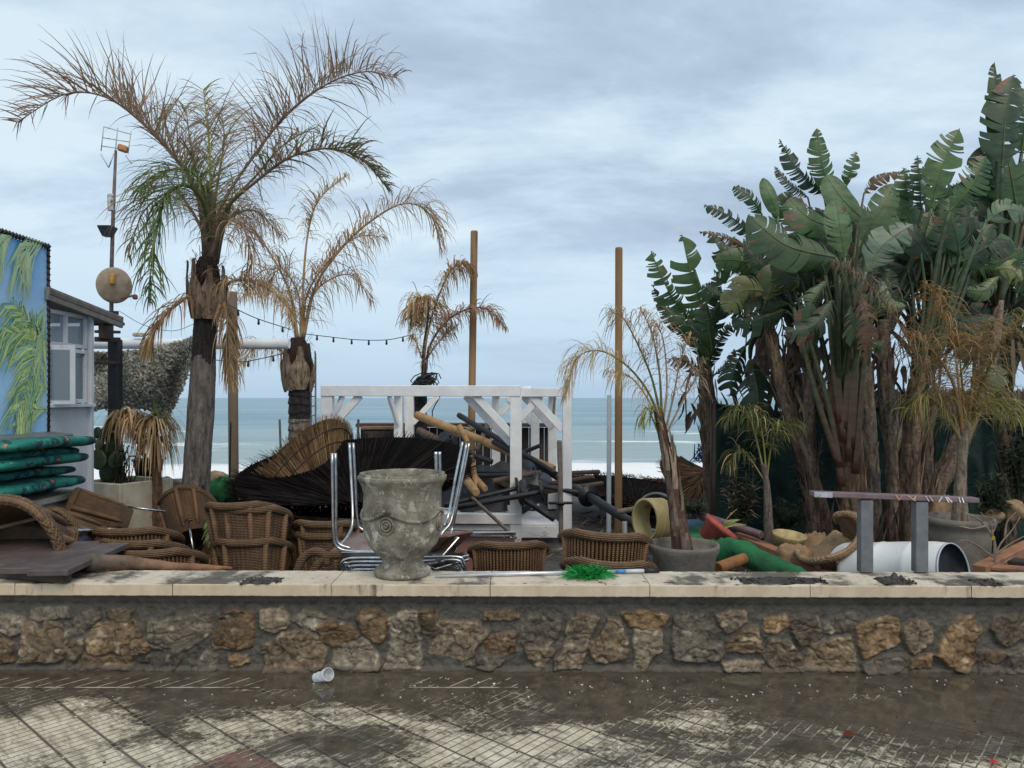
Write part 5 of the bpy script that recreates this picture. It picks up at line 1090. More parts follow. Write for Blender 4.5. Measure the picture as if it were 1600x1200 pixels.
# ================================================================ thatch parasols
def thatch(mb, Mx, R0, H, n, cols, layers=4, fr=.10, dirty=.4, hollow=True):
    """straw cone, apex at local +z*H, rim at z=0; straws run from apex to rim in overlapping layers"""
    prof = [(R0 * t, H * (1 - t) ** 1.05) for t in (0.01, .15, .3, .45, .6, .75, .9, .98)]
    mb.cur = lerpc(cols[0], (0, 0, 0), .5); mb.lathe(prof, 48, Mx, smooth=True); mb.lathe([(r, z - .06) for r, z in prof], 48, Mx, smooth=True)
    for i in range(n):
        a = U(0, 2 * PI); lay = random.randint(0, layers - 1); f0 = lay / layers * U(.7, 1); f1 = (lay + 1.25) / layers + U(-.03, .05)
        f1 = min(f1, 1 + fr * rnd()); o = .012 + .02 * rnd() if rnd() < .7 else -.07 - .02 * rnd()
        def pt(f, o=o, a=a): return Mx @ Vector((R0 * f * math.cos(a), R0 * f * math.sin(a), H * (1 - min(f, 1.02)) + o - max(0, f - 1) * .3))
        a2 = a; p0, p1 = pt(f0), pt((f0 + f1) / 2 + 0.0); a = a + U(-.03, .03)
        p2 = Mx @ Vector((R0 * f1 * math.cos(a), R0 * f1 * math.sin(a), H * (1 - f1) + o * U(.5, 1.15) + U(-.008, .008))); 
        mb.cur = jit(random.choice(cols), dirty); mb.blade([p0, p1, p2], [.003, .006, .002], (Mx.to_3x3() @ Vector((-math.sin(a2), math.cos(a2), U(-.5, .5)))).normalized())
def axisM(c, ax): return Matrix.Translation(c) @ Vector(ax).normalized().to_track_quat('Z', 'Y').to_matrix().to_4x4()
BLK = [lin(27, 24, 24), lin(20, 18, 19), lin(38, 32, 30), lin(15, 14, 15)]  # wet straw, near black: shade of the hollow underside put into the colour
TANS = [lin(146, 118, 86), lin(126, 98, 70), lin(160, 132, 98), lin(100, 78, 58)]
r_ = root('thatch_parasol', (P(560, 0, 7.6).x, 7.6, GZ), 'big black thatch parasol top lying upside down behind the chrome tables', 'parasol top', 'fallen thatch parasol tops')
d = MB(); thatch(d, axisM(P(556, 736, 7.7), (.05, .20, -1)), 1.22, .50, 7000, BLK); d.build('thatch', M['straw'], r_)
d = MB()
for i in range(1500):    # frayed ends along the rim
    a = U(0, 2 * PI); Mx = axisM(P(556, 736, 7.7), (.05, .20, -1)); q = Mx @ Vector((1.2 * math.cos(a), 1.2 * math.sin(a), U(-.05, .02))); e = q + Vector((math.cos(a) * .03 * U(-.5, 1.5), U(-.03, .03), U(-.02, .035)))
    d.cur = jit(random.choice(BLK + [lin(96, 70, 56)]), .4); d.blade([q, (q + e) / 2, e], [.006, .005, .001], (U(-1, 1), U(-.5, .5), U(-1, 1)))
d.build('frayed_rim', M['straw'], r_)
r_ = root('thatch_parasol', PG(420, 8.7), 'tan thatch parasol top tipped on its edge behind the black one', 'parasol top', 'fallen thatch parasol tops')
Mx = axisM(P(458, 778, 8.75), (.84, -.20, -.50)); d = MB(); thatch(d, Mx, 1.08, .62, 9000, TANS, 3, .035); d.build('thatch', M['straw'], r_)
d = MB(lin(70, 50, 40))
for f in (.93, .80, .62): d.tube([Mx @ Vector((1.08 * f * math.cos(a), 1.08 * f * math.sin(a), .62 * (1 - f) + .03)) for a in [i * PI / 30 for i in range(61)]], .008, 5, cap=False)
d.build('binding_hoop', M['vcrough'], r_)
r_ = root('thatch_parasol', PG(1010, 11.6), 'dark thatch parasol top with brown frayed edge lying near the surf', 'parasol top', 'fallen thatch parasol tops')
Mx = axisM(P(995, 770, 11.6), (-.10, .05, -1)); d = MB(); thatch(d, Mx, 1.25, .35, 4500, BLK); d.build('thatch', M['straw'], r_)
d = MB()
for i in range(2600):
    a = U(0, 2 * PI); q = Mx @ Vector((1.22 * math.cos(a), 1.22 * math.sin(a), U(-.1, .0))); e = q + Vector((math.cos(a) * .08 * U(-1, 1.5), U(-.05, .03), U(-.02, .08))); d.cur = jit(random.choice([lin(110, 84, 66), lin(88, 66, 54), lin(60, 48, 42)]), .3); d.blade([q, (q + e) / 2, e], [.008, .006, .001], (U(-1, 1), U(-.5, .5), U(-1, 1)))
d.build('frayed_rim', M['straw'], r_)
r_ = root('thatch_parasol', PG(1075, 10.6), 'brown ragged piece of thatch roof leaning up behind the leaning potted palm', 'parasol top', 'fallen thatch parasol tops')
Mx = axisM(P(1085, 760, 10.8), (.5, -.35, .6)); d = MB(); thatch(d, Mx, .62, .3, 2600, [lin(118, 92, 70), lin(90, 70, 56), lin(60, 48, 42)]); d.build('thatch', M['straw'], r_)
# tan straw heap beside the big palm, at the foot
d = MB(); 
for i in range(3200):
    a = U(0, PI); rr_ = rnd() ** .5; x = 350 + 52 * math.cos(a) * rr_; zz = U(0, .62) * (1 - rr_ ** 2 * .8); p = PG(x, 6.75 + U(-.3, .3)); p.z += zz
    e = p + Vector((U(-.06, .06), U(-.06, .03), -U(.08, .22))); d.cur = jit(random.choice(TANS), .35); d.blade([p, (p + e) / 2 + Vector((U(-.02, .02), 0, 0)), e], [.003, .006, .002], (U(-1, 1), .3, 0))
c0 = PG(352, 6.8); d.cur = TANS[3]; d.lathe([(.001, GZ + .62), (.15, GZ + .58), (.27, GZ + .3), (.31, GZ)], 20, Matrix.Translation((c0.x, c0.y, 0)))
tag(d.build('straw_bundle', M['straw'], origin=c0), 'loose tan straw bundle at the foot of the tall palm', 'straw bundle')
# ================================================================ poles heap
pw_l = mat('light_pole', lin(176, 142, 98), lin(140, 108, 74), rough=.75, scale=7, bump=.4, bscale=40, extra=[(lin(90, 66, 46), 8, .6, .7)])
pw_g = mat('weathered_pole', lin(120, 108, 98), lin(88, 78, 72), rough=.8, scale=7, bump=.4, bscale=40)
pw_b = mat('brown_pole', lin(104, 82, 68), lin(76, 60, 52), rough=.75, scale=8, bump=.4, bscale=40)
def pole(label, x0, y0, d0, x1, y1, d1, rpx, m, disc=None, taper=.9, name='parasol_pole', grp='parasol poles heaped in and around the white frame'):
    a, b = P(x0, y0, d0), P(x1, y1, d1); rr_ = S(rpx * .86, (d0 + d1) / 2)
    r_ = root(name, (a + b) / 2 * 1.0, label, 'pole', grp)
    d = MB(); d.tube([a, a.lerp(b, .02), a.lerp(b, .33), a.lerp(b, .66), a.lerp(b, .98), b], [rr_ * .85, rr_, rr_ * .99, rr_ * .96, rr_ * taper, rr_ * taper * .85], 14); d.build('shaft', m, r_)
    if disc:
        t, R_, th = disc; c = a.lerp(b, t); d = MB(); d.lathe([(rr_ * 1.02, -th / 2), (R_, -th / 2), (R_ * 1.02, 0), (R_, th / 2), (rr_ * 1.5, th / 2), (rr_ * 1.5, th), (rr_ * 1.02, th)], 32, axisM(c, b - a)); d.build('base_disc', M['blackplastic'], r_)
    return r_
# (label, from, to, radius px, material, disc)
pole('thickest pale wooden pole slanting from upper left down to the right post', 650, 648, 12.0, 866, 733, 10.6, 8, pw_l)
pole('long black pole slanting down through the middle of the frame', 716, 648, 11.2, 868, 740, 10.2, 5.5, M['black'])
pole('short black pole end poking out beside the rear right posts', 820, 706, 11.5, 844, 696, 11.2, 4, M['black'])
pole('upright brown topped pole with round black disc, in front of the right post', 874, 688, 8.9, 877, 847, 8.75, 4.6, pw_g, (.62, S(19, 8.8), .03))
pole('grey black pole ending in a disc just left of the upright disc pole', 714, 793, 9.0, 850, 768, 8.95, 5.2, M['black'], (.975, S(18, 8.9), .03))
pole('second black pole under the one ending in a disc, nearly parallel to it', 694, 790, 9.2, 812, 762, 9.3, 4.4, M['black'], (.98, S(17, 9.2), .03))
pole('topmost of three brown poles jutting out right of the frame', 840, 742, 10.6, 937, 737, 10.2, 4.2, pw_b)
pole('middle of three brown poles jutting out right of the frame', 820, 762, 10.4, 928, 745, 10.0, 4.4, pw_b)
pole('lowest and longest of three brown poles jutting out right of the frame', 806, 775, 10.0, 943, 755, 9.8, 4.6, pw_b)
pole('upper black pole lying level behind the left white deck rail', 694, 736, 10.4, 792, 738, 10.4, 4, M['black'])
pole('lower black pole lying level behind the left white deck rail', 690, 745, 10.2, 802, 742, 10.3, 4.6, M['black'])
pole('short honey coloured pole top above the tilted chrome legs', 717, 665, 9.4, 731, 692, 9.3, 5.5, pw_l)
pole('short honey coloured stake standing in the middle of the heap', 736, 713, 9.8, 746, 765, 9.6, 5, pw_l)
pole('thick cut end of a honey coloured log pointing at the viewer', 728, 748, 9.9, 744, 770, 9.0, 8, pw_l)
pole('honey coloured log end just right of the thick cut end', 742, 746, 10.0, 758, 764, 9.3, 6, pw_l)
pole('thin grey stick slanting down to the brown topped chair back', 738, 778, 8.6, 806, 841, 7.6, 3.4, pw_g)
pole('short black pole sloping down onto the white deck', 818, 780, 9.3, 866, 812, 9.15, 5.5, M['black'])
pole('long black pole with disc running down into the sand right of the frame', 898, 762, 9.6, 996, 822, 8.3, 8.5, M['black'], (.24, S(17, 9.4), .03))
pole('grey slat leaning up against the small tan palm side of the heap', 745, 704, 11.2, 769, 647, 11.6, 4.5, pw_g)
pole('dark pole rising to the top right behind the front middle post', 784, 698, 11.4, 820, 648, 11.6, 4, M['black'])
pole('brown pole crossing behind the honey coloured pole top', 654, 672, 11.6, 712, 702, 11.0, 6.5, pw_b)
pole('black pole end lying across the rim of the black parasol top', 700, 700, 10.0, 770, 722, 9.9, 5.5, M['black'])
pole('brown pole hidden deep in the heap behind the rear posts', 700, 718, 10.8, 800, 762, 10.3, 5, pw_b)
pole('dark pole sloping down to the three jutting brown poles', 770, 690, 11.0, 880, 752, 10.2, 5, M['black'])
pole('black pole lying low from the deck rail to the upright disc pole', 800, 752, 9.7, 905, 770, 9.4, 5, M['black'])
pole('short brown pole end left of the upright disc pole', 770, 752, 9.6, 845, 738, 9.8, 5, pw_b)
pole('rough yellowish pole lying by the ribbed hoops', 966, 800, 8.4, 992, 795, 8.3, 5, wpg)
pole('grey pole end propped behind the thick pale pole', 690, 690, 11.7, 752, 664, 11.9, 5.5, pw_g)
random.seed(21)
for i, (x, y, D, R_, ax) in enumerate(((818, 770, 9.3, 21, (.9, -.4, .1)), (838, 748, 9.7, 24, (.1, -.35, .9)), (828, 738, 10.1, 22, (.6, -.5, .5)), (700, 688, 10.6, 16, (.5, -.6, .6)), (812, 735, 10.4, 18, (.9, -.2, .4)))):
    r_ = root('parasol_base_disc', P(x, y, D), ['black base disc on edge behind the front middle post', 'black base disc lying flat on the heap', 'tilted black base disc near the top of the heap', 'black base disc on the rim of the black parasol top', 'black base disc half hidden by the front middle post'][i], 'base disc', 'loose black base discs')
    d = MB(); d.lathe([(.03, -.015), (S(R_, D), -.015), (S(R_, D) * 1.03, 0), (S(R_, D), .015), (.05, .02), (.05, .08), (.03, .08), (.03, -.015)], 32, axisM(P(x, y, D), ax)); d.build('disc', M['blackplastic'], r_)
# folded black fabric lumps inside the heap
d = MB(); d.grid(lambda u, v: P(690 + 165 * u, 742 + 50 * v, 10.6) + Vector((0, -.5 * math.sin(PI * u) * v, .12 * noise.noise(Vector((u * 6, v * 4, 0))) + .15 * math.sin(PI * u) * (1 - v))), 40, 14)
tag(d.build('black_tarpaulin', M['blackplastic']), 'crumpled black sheet in the middle of the pole heap', 'sheet')

# ================================================================ wicker chairs
wick = bpy.data.materials.new('wicker'); wick.use_nodes = True; nt = wick.node_tree; bb = nt.nodes['Principled BSDF']; L = nt.links
at = N(nt, 'ShaderNodeAttribute', attribute_name='Col'); tc = N(nt, 'ShaderNodeTexCoord')
wv = N(nt, 'ShaderNodeTexWave', i_Scale=26.0, i_Distortion=1.2, i_Detail=2.0, bands_direction='Z'); wv.inputs['Detail Scale'].default_value = 3.0; L.new(tc.outputs['Object'], wv.inputs[0])
wn_ = N(nt, 'ShaderNodeTexNoise', i_Scale=9.0, i_Detail=6.0); L.new(tc.outputs['Object'], wn_.inputs[0])
bs = mixc(nt, 1.0, at.outputs[0], ramp(nt, [(0.0, (.45,) * 3), (.6, (1.15,) * 3)], wv.outputs[0]).outputs[0], 'MULTIPLY'); bs = mixc(nt, 1.0, bs, ramp(nt, [(.3, (.6,) * 3), (.7, (1.25,) * 3)], wn_.outputs[0]).outputs[0], 'MULTIPLY')
L.new(bs, bb.inputs[0]); bb.inputs['Roughness'].default_value = .6; bp = N(nt, 'ShaderNodeBump', i_Strength=.9, i_Distance=.006); L.new(wv.outputs[0], bp.inputs['Height']); L.new(bp.outputs[0], bb.inputs['Normal'])
WC = lin(114, 86, 58); WC2 = lin(88, 64, 43)
def braid(mb, pts, r, turns=30, strands=3, c=WC):
    n = max(60, int(turns * 8)); path = spline(pts, n)
    for s in range(strands):
        q = []
        for i, p in enumerate(path):
            t = (path[min(i + 1, n - 1)] - path[max(i - 1, 0)]).normalized(); h = Vector((0, 0, 1)); a1 = t.cross(h); a1 = a1.normalized() if a1.length > .05 else Vector((1, 0, 0)); a2 = t.cross(a1)
            an = turns * 2 * PI * i / n + s * 2 * PI / strands; q.append(p + (a1 * math.cos(an) + a2 * math.sin(an)) * r * .45)
        mb.cur = jit(c, .12); mb.tube(q, r * .62, 6)
def chair_parts(r_, solid=False, c=WC):
    """tub armchair, back at +y, origin on the floor"""
    W, Dp = .275, .28
    def plan(a): return (W * math.sin(a), Dp * math.cos(a))       # a=0 is the middle of the back
    AM = 2.15
    def rimz(a): return .80 - .16 * max(0, (abs(a) - .7) / (AM - .7)) ** 1.2
    d = MB(c); pts = [Vector((*plan(a), rimz(a))) for a in [AM * (i / 12 - 1) for i in range(25)]]
    pts = [pts[0] + Vector((0, -.03, -.10))] + pts + [pts[-1] + Vector((0, -.03, -.10))]
    braid(d, pts, .030, 38, c=c); d.build('rim', wick, r_)
    d = MB(lerpc(c, WC2, .5)); a1 = AM if solid else 1.05
    def sh(u, v):
        a = (u - .5) * 2 * a1; x, y = plan(a); f = .80 + .20 * v; return Vector((x * f, y * f, .36 + (rimz(a) - .36) * v)) + Vector((0, 0, 0))
    NUx = 132
    def sh2(u, v):
        p = sh(u, v); k = (.5 + .5 * math.cos(u * NUx / 4 * 2 * PI)) * .007; return p * 1.0 + Vector((p.x, p.y, 0)).normalized() * k
    d.grid(sh2, NUx, 12, True, lambda u, v: jit(lerpc(c, WC2, .5), .12)); d.grid(lambda u, v: sh(1 - u, v) - Vector((sh(1 - u, v).x, sh(1 - u, v).y, 0)).normalized() * .012, 60, 8); d.build('backrest', wick, r_)
    for a in ((-2.1, -1.15, -.55, .55, 1.15, 2.1) if solid else (-2.1, -1.08, 1.08, 2.1)):
        d = MB(jit(lerpc(c, lin(150, 116, 88), .4), .1)); x, y = plan(a); d.tube([Vector((x * .82, y * .82, .34)), Vector((x * .93, y * .93, .5)), Vector((x * 1.03, y * 1.03, rimz(a) - .01))], [.017, .02, .022], 8); d.build('wrapped_post', wick, r_)
    if not solid:
        for k_ in range(23):
            a = -.98 + 1.96 * k_ / 22; x, y = plan(a); d = MB() if k_ == 0 else d; d.cur = jit(c, .2); d.tube([Vector((x * .83, y * .83, .37)), Vector((x * 1.0, y * 1.0, .6)), Vector((x * 1.03, y * 1.03, rimz(a)))], .0075, 6)
        d.build('back_slats', wick, r_)
    d = MB(jit(c, .05)); d.box((0, -.03, .40), (.42, .44, .05), bev=.02); d.build('seat', wick, r_)
    d = MB(WC2); d.lathe([(.225, .28), (.235, .34), (.235, .38)], 32); d.lathe([(.225, .38), (.215, .30)], 32); d.build('skirt', wick, r_)
    for sx_ in (-1, 1):
        for sy_ in (-1, 1): d = MB(); d.tube([(sx_ * .17, sy_ * .17, .36), (sx_ * .20, sy_ * .20, .0)], .012, 8); d.build('leg', M['chrome'], r_)
def base_chair(solid, c, nm='wicker_armchair'):
    r_ = root(nm, (0, 0, 0), 'x', 'armchair', 'brown wicker armchairs'); chair_parts(r_, solid, c); return r_
chA, chB = base_chair(False, WC), base_chair(True, WC); chC = base_chair(True, lin(160, 128, 92)); used = {}
def chair(proto, label, loc, rot, s=1.0):
    o = proto if not used.get(proto.name) else copy_tree(proto); used[proto.name] = 1
    o['label'] = label; o.location = loc; o.rotation_euler = rot; o.scale = (s, s, s); return o
def rimloc(px, py, D, z=.80): p = P(px, py, D); return Vector((p.x, p.y, p.z - z))
T = PI   # back towards viewer: rotate half a turn
chair(chA, 'wicker armchair seen from behind, slatted back, between the urn and the green mop head', rimloc(794, 842, 5.5), (0, 0, T + .08), 1.0)
chair(chA, 'wide wicker armchair back, the rear one right above the green mop head', rimloc(936, 842, 5.35) , (R(-3), R(-3), T - .12), 1.12)
chair(chA, 'wicker armchair nearest the wall, its low rim just above the silver mop handle', rimloc(940, 872, 4.98), (R(-4), R(-3), T - .05), 1.06)
chair(chB, 'lowest wicker armchair of the stack under the black parasol rim', rimloc(396, 838, 5.75), (0, 0, T + .1), 1.0)
chair(chB, 'middle wicker armchair of the stack under the black parasol rim', rimloc(394, 792, 5.75), (R(2), 0, T + .2), 1.0)
chair(chB, 'topmost wicker armchair of the stack under the black parasol rim', rimloc(392, 779, 5.78), (R(-2), R(2), T - .1), .99)
chair(chB, 'lower wicker armchair in deep shade left of the chrome table legs', rimloc(514, 829, 6.1), (0, 0, T - .1), 1.0)
chair(chB, 'upper wicker armchair in deep shade left of the chrome table legs', rimloc(512, 811, 6.1), (0, R(-1), T), 1.0)
chair(chA, 'topmost wicker armchair rim of the stack left of the tall palm foot', rimloc(220, 828, 5.55), (0, R(1), T + .05), 1.04)
chair(chB, 'second wicker armchair of the stack left of the tall palm foot', rimloc(226, 846, 5.45), (0, R(-1), T), 1.04)
chair(chA, 'third wicker armchair of that stack, its rim reaching across the palm foot', rimloc(253, 857, 5.1), (0, R(1), T + .1), 1.02)
chair(chB, 'lowest wicker armchair of that stack, behind the rough log', rimloc(262, 876, 4.95), (0, R(2), T - .1), 1.0)
chair(chB, 'overturned wicker armchair with arched arm hole below the cream bench cupboard', P(146, 862, 5.5) + Vector((.0, .36, -.10)), (R(72), R(-8), R(-14)), .86)
chair(chB, 'wicker armchair tipped on its side with two chrome legs showing, by the planter', P(206, 850, 5.9) + Vector((.05, .3, -.02)), (R(70), R(25), R(-75)), .85)
chair(chB, 'wicker armchair standing askew at the left side of the tall palm', P(262, 812, 6.4) + Vector((.22, .1, -.40)), (R(24), R(38), T - .35), .85)
chair(chB, 'largest looking wicker armchair lying at the far left behind the dark table', P(26, 862, 4.95) + Vector((0, .5, -.18)), (R(76), R(6), R(8)), 1.25)
chair(chC, 'light tan wicker armchair lying tilted left of the white drum', P(1296, 850, 5.75) + Vector((.20, .02, -.34)), (R(-24), R(40), T + .15), .9)
# loose wicker hoops by the chrome table foot
for i, (pts, lb) in enumerate((([(463, 896), (474, 872), (492, 862), (508, 868), (512, 880)], 'left bent wicker arm sticking up beside the chrome table foot'), ([(487, 896), (498, 880), (515, 868), (530, 866)], 'right bent wicker arm beside the chrome table foot'))):
    d = MB(); braid(d, PL(4.95, *pts), .030, 14); tag(d.build('wicker_hoop', wick), lb, 'wicker hoop', 'broken wicker arms')
# ================================================================ chrome tables, upside down
brt = mat('brown_laminate', lin(130, 96, 84), lin(100, 72, 64), rough=.25, scale=3)
DT = 5.1
r_ = root('chrome_table', (P(615, 0, DT).x, DT, GZ), 'upside down cafe table with tall chrome legs and brown top behind the urn', 'table', 'upturned chrome tables')
zt_ = P(0, 862, DT).z; d = MB(); xa, xb = P(513, 0, DT).x, P(712, 0, DT).x
d.box(((xa + xb) / 2, DT + .36, zt_ - .015), (xb - xa, .74, .026), (R(0), 0, 0), .004); d.build('table_top', brt, r_)
d = MB(); d.box(((xa + xb) / 2, DT - .012, zt_ - .015), (xb - xa + .006, .012, .032), bev=.003); d.build('edge_trim', M['chrome'], r_)
zc = zt_ + .018
def leg(pts, r=.0108): d = MB(); d.tube(spline(pts, 26), r, 10, up=(0, 1, 0)); d.build('leg', M['chrome'], r_)
def V2(px, py, D): return P(px, py, D)
leg([V2(519, 708, DT), V2(520, 780, DT), V2(521, 835, DT), V2(526, 854, DT), V2(545, 861, DT), V2(590, 862, DT), V2(660, 862, DT)])
leg([V2(524, 708, DT + .02), V2(525, 780, DT + .02), V2(525, 835, DT + .02), V2(530, 850, DT + .02), V2(548, 857, DT + .02)])
leg([V2(546, 692, DT + .45), V2(549, 750, DT + .4), V2(551, 812, DT + .3), V2(545, 835, DT + .2), V2(532, 852, DT + .05)])
leg([V2(552, 692, DT + .5), V2(555, 750, DT + .5), V2(558, 810, DT + .5), V2(564, 826, DT + .5), V2(590, 832, DT + .5), V2(660, 832, DT + .5)])
leg([V2(681, 706, DT + .45), V2(682, 760, DT + .45), V2(683, 820, DT + .45)], .014); leg([V2(687, 706, DT + .46), V2(688, 760, DT + .46), V2(688, 820, DT + .46)], .012)
leg([V2(729, 692, DT + .3), V2(720, 740, DT + .25), V2(708, 800, DT + .2), V2(702, 820, DT + .15), V2(690, 835, DT + .1), V2(686, 862, DT)])
leg([V2(723, 690, DT + .28), V2(713, 740, DT + .22), V2(702, 800, DT + .18), V2(694, 822, DT + .1)]); leg([V2(733, 692, DT + .32), V2(724, 740, DT + .3), V2(712, 800, DT + .3), V2(706, 830, DT + .3), V2(700, 850, DT + .1)])
# second table stack below
r_ = root('chrome_table', (P(640, 0, 4.85).x, 4.85, GZ), 'pile of folded chrome table feet low behind the urn base', 'table', 'upturned chrome tables')
for i in range(5):
    d = MB(); y0_ = 872 + i * 6; DD = 4.85 + .05 * i; d.tube(spline(PL(DD, (534 + i * 3, 897), (534 + i * 3, 880 + i), (541 + i * 3, y0_ + 2), (560, y0_), (640, y0_), (712 - i * 2, y0_ - 2 - i), (724 - i * 2, y0_ + 6), (728 - i, 897)), 40), .010, 8, up=(0, 1, 0)); d.build('tube_frame', M['chrome'], r_)
for i, (a, b) in enumerate((((668, 880), (730, 866)), ((676, 888), (730, 872)), ((680, 874), (712, 838)), ((672, 892), (712, 888)))):
    d = MB(); d.beam(P(*a, 4.9), P(*b, 5.0), .10, .016); d.build('flat_bar', M['chrome'], r_)
d = MB(); d.beam(P(676, 868, 5.2), P(712, 834, 5.0), .3, .022); d.build('brown_edge', brt, r_)
# brown panel leaning next to it
r_ = root('brown_panel', PG(740, 6.3), 'terracotta brown table top leaning behind the slatted chair', 'table top')
d = MB(); d.box(P(748, 872, 6.3), (.62, .03, .34), (R(-12), 0, 0), .004); d.build('board', mat('terracotta_board', lin(128, 88, 72), lin(104, 70, 58), rough=.5), r_)
d = MB(); d.beam(P(692, 835, 6.28), P(806, 833, 6.28), .04, .03); d.build('metal_edge', M['chrome'], r_)
for i, (px, D, lb) in enumerate(((894, 6.6, 'grey'), (902, 6.7, 'grey'))):
    d = MB(); d.tube([PG(px, D), P(px, 832, D)], .018, 10); tag(d.build('metal_stub', M['steelgrey']), ['left one of the paired grey tube ends left of the wide chair back', 'right one of the paired grey tube ends left of the wide chair back'][i], 'tube')
d = MB(); d.tube([PG(978, 6.4), P(976, 815, 6.4)], .022, 12); tag(d.build('metal_stub', M['steelgrey']), 'short pale tube end standing in the sand behind the wide chair back', 'tube')
# ================================================================ things on the wall
ZC = .509
cyw = lambda px: 4.2 - ((px - 800) / FPX * 4.2) * WA
# stone urn
DU = 4.36
r_ = root('stone_urn', (P(629, 0, DU).x, DU, ZC), 'large weathered stone urn with relief garland standing on the wall coping', 'urn')
um = mat('mossy_stone', lin(146, 140, 124), lin(100, 95, 84), rough=.9, scale=13, bump=.8, bscale=60, bdist=.008, detail=8, extra=[(lin(206, 202, 190), 10, .54, .62), (lin(58, 52, 40), 5, .52, .66), (lin(172, 168, 152), 34, .58, .66)])
def zz_(py): return CH - (py - HY) / FPX * DU
rp_ = lambda w_: S(w_, DU)
prof = [(rp_(5), zz_(903)), (rp_(42), ZC), (rp_(44), ZC + .012), (rp_(44), ZC + .03), (rp_(40), ZC + .045), (rp_(35), ZC + .055), (rp_(31), ZC + .08), (rp_(33), ZC + .10), (rp_(44), ZC + .14), (rp_(55), ZC + .19), (rp_(60), ZC + .26), (rp_(61.5), ZC + .33), (rp_(60.5), ZC + .42), (rp_(60), zz_(770)), (rp_(62), zz_(760)), (rp_(66), zz_(752)), (rp_(69), zz_(747)), (rp_(69), zz_(743)), (rp_(66), zz_(741)), (rp_(66), zz_(738.5)), (rp_(63), zz_(738)), (rp_(60), zz_(745)), (rp_(56), zz_(765)), (rp_(54), zz_(800)), (.01, zz_(805))]
d = MB(); cU = Matrix.Translation((P(629, 0, DU).x, DU, 0)); pf = []
for i in range(len(prof) - 1):
    for j in range(3): pf.append((prof[i][0] + (prof[i + 1][0] - prof[i][0]) * j / 3, prof[i][1] + (prof[i + 1][1] - prof[i][1]) * j / 3))
pf.append(prof[-1]); d.lathe(pf, 72, cU, wob=.003)
for q in range(len(d.v)): v = d.v[q]; n_ = noise.noise(v * 40) * .0022 + noise.noise(v * 14) * .002; c_ = Vector((v.x - cU.translation.x, v.y - DU, 0)); d.v[q] = v + (c_.normalized() * n_ if c_.length > .02 else Vector((0, 0, 0)))
d.build('body', um, r_)
def ur(a, z, o=0):
    for i in range(len(pf) - 1):
        if pf[i][1] <= z <= pf[i + 1][1] and z > ZC + .14: t = (z - pf[i][1]) / (pf[i + 1][1] - pf[i][1] + 1e-9); rr_ = pf[i][0] + (pf[i + 1][0] - pf[i][0]) * t; break
    else: rr_ = rp_(61)
    return Vector((cU.translation.x + (rr_ + o) * math.sin(a), DU - (rr_ + o) * math.cos(a), z))
for s in range(4):
    a0 = -.25 + s * PI / 2
    d = MB(); zc_ = zz_(812); d.tube([ur(a0 + .18 * math.cos(t), zc_ + .045 * math.sin(t), .004) for t in [i * PI / 12 for i in range(25)]], .006, 6, cap=False); d.tube([ur(a0 + .11 * math.cos(t), zc_ + .028 * math.sin(t), .006) for t in [i * PI / 12 for i in range(25)]], .007, 6, cap=False)
    for k_ in range(7): d.tube([ur(a0 + .06 * math.cos(k_), zc_ + .016 * math.sin(k_ * 1.3), .002), ur(a0 + .05 * math.cos(k_ + 1), zc_ + .014 * math.sin(k_ * 1.3 + 1), .010)], .007, 6)
    d.build('relief_medallion', um, r_)
    d = MB(); q = [ur(a0 - .10 + t * (PI / 2 + .0), zz_(793) - .075 * math.sin(PI * (t * .92 + .06)) ** .8 + .028 * (1 if t < .1 else 0), .004) for t in [i / 30 for i in range(31)]]
    q = [ur(a0 + (PI / 2) * t, zz_(792) - .055 * math.sin(PI * t), .005) for t in [i / 30 for i in range(31)]]
    braid(d, q, .010, 26, 2); d.build('relief_garland', um, r_)
# mop / brush
r_ = root('long_handled_brush', P(850, 895, 4.3), 'silver long handled brush with bright green bristles lying on the coping', 'brush')
zh = ZC + .012; p0 = Vector((P(680, 0, 4.27).x, 4.27, zh)); p1 = Vector((P(1030, 0, 4.40).x, 4.40, zh)); Lr = p1 - p0
seg = lambda a, b, r, m, nm: MB().tube([p0 + Lr * a, p0 + Lr * b], r, 12).build(nm, m, r_)
seg(0, .80, .011, mat('silver_tube', lin(222, 226, 230), lin(196, 200, 206), rough=.3, metal=.6), 'handle'); seg(.80, .845, .0125, mat('blue_band', lin(80, 150, 200), lin(60, 120, 180), rough=.4), 'blue_band'); seg(.845, .93, .0115, M['alu'], 'white_sleeve'); seg(.93, 1.0, .013, M['blackplastic'], 'end_grip')
d = MB(); cm = Vector((P(919, 0, 4.27).x, 4.27, ZC + .012))
for i in range(950):
    a = U(0, 2 * PI); el = U(.0, 1.25); ln = U(.04, .12) * (1.15 - .45 * el / 1.25); dd = Vector((math.cos(a) * math.cos(el) * 1.15, math.sin(a) * math.cos(el) * .55, math.sin(el) * .55)).normalized(); st = cm + Vector((U(-.075, .075), U(-.02, .02), U(-.004, .012))); e = st + dd * ln + Vector((0, 0, -.02 * math.cos(el)))
    e.z = max(e.z, ZC + .002); d.cur = jit(random.choice([lin(30, 128, 60), lin(22, 100, 48), lin(50, 150, 76)]), .2); d.blade([st, (st + e) / 2 + Vector((U(-.008, .008), 0, .006)), e], [.0022, .002, .0010], dd.cross(Vector((U(-1, 1), -1, .3))).normalized())
d.cur = lin(24, 90, 44); d.box(cm, (.15, .04, .022), bev=.004); d.build('bristles', M['straw'], r_)
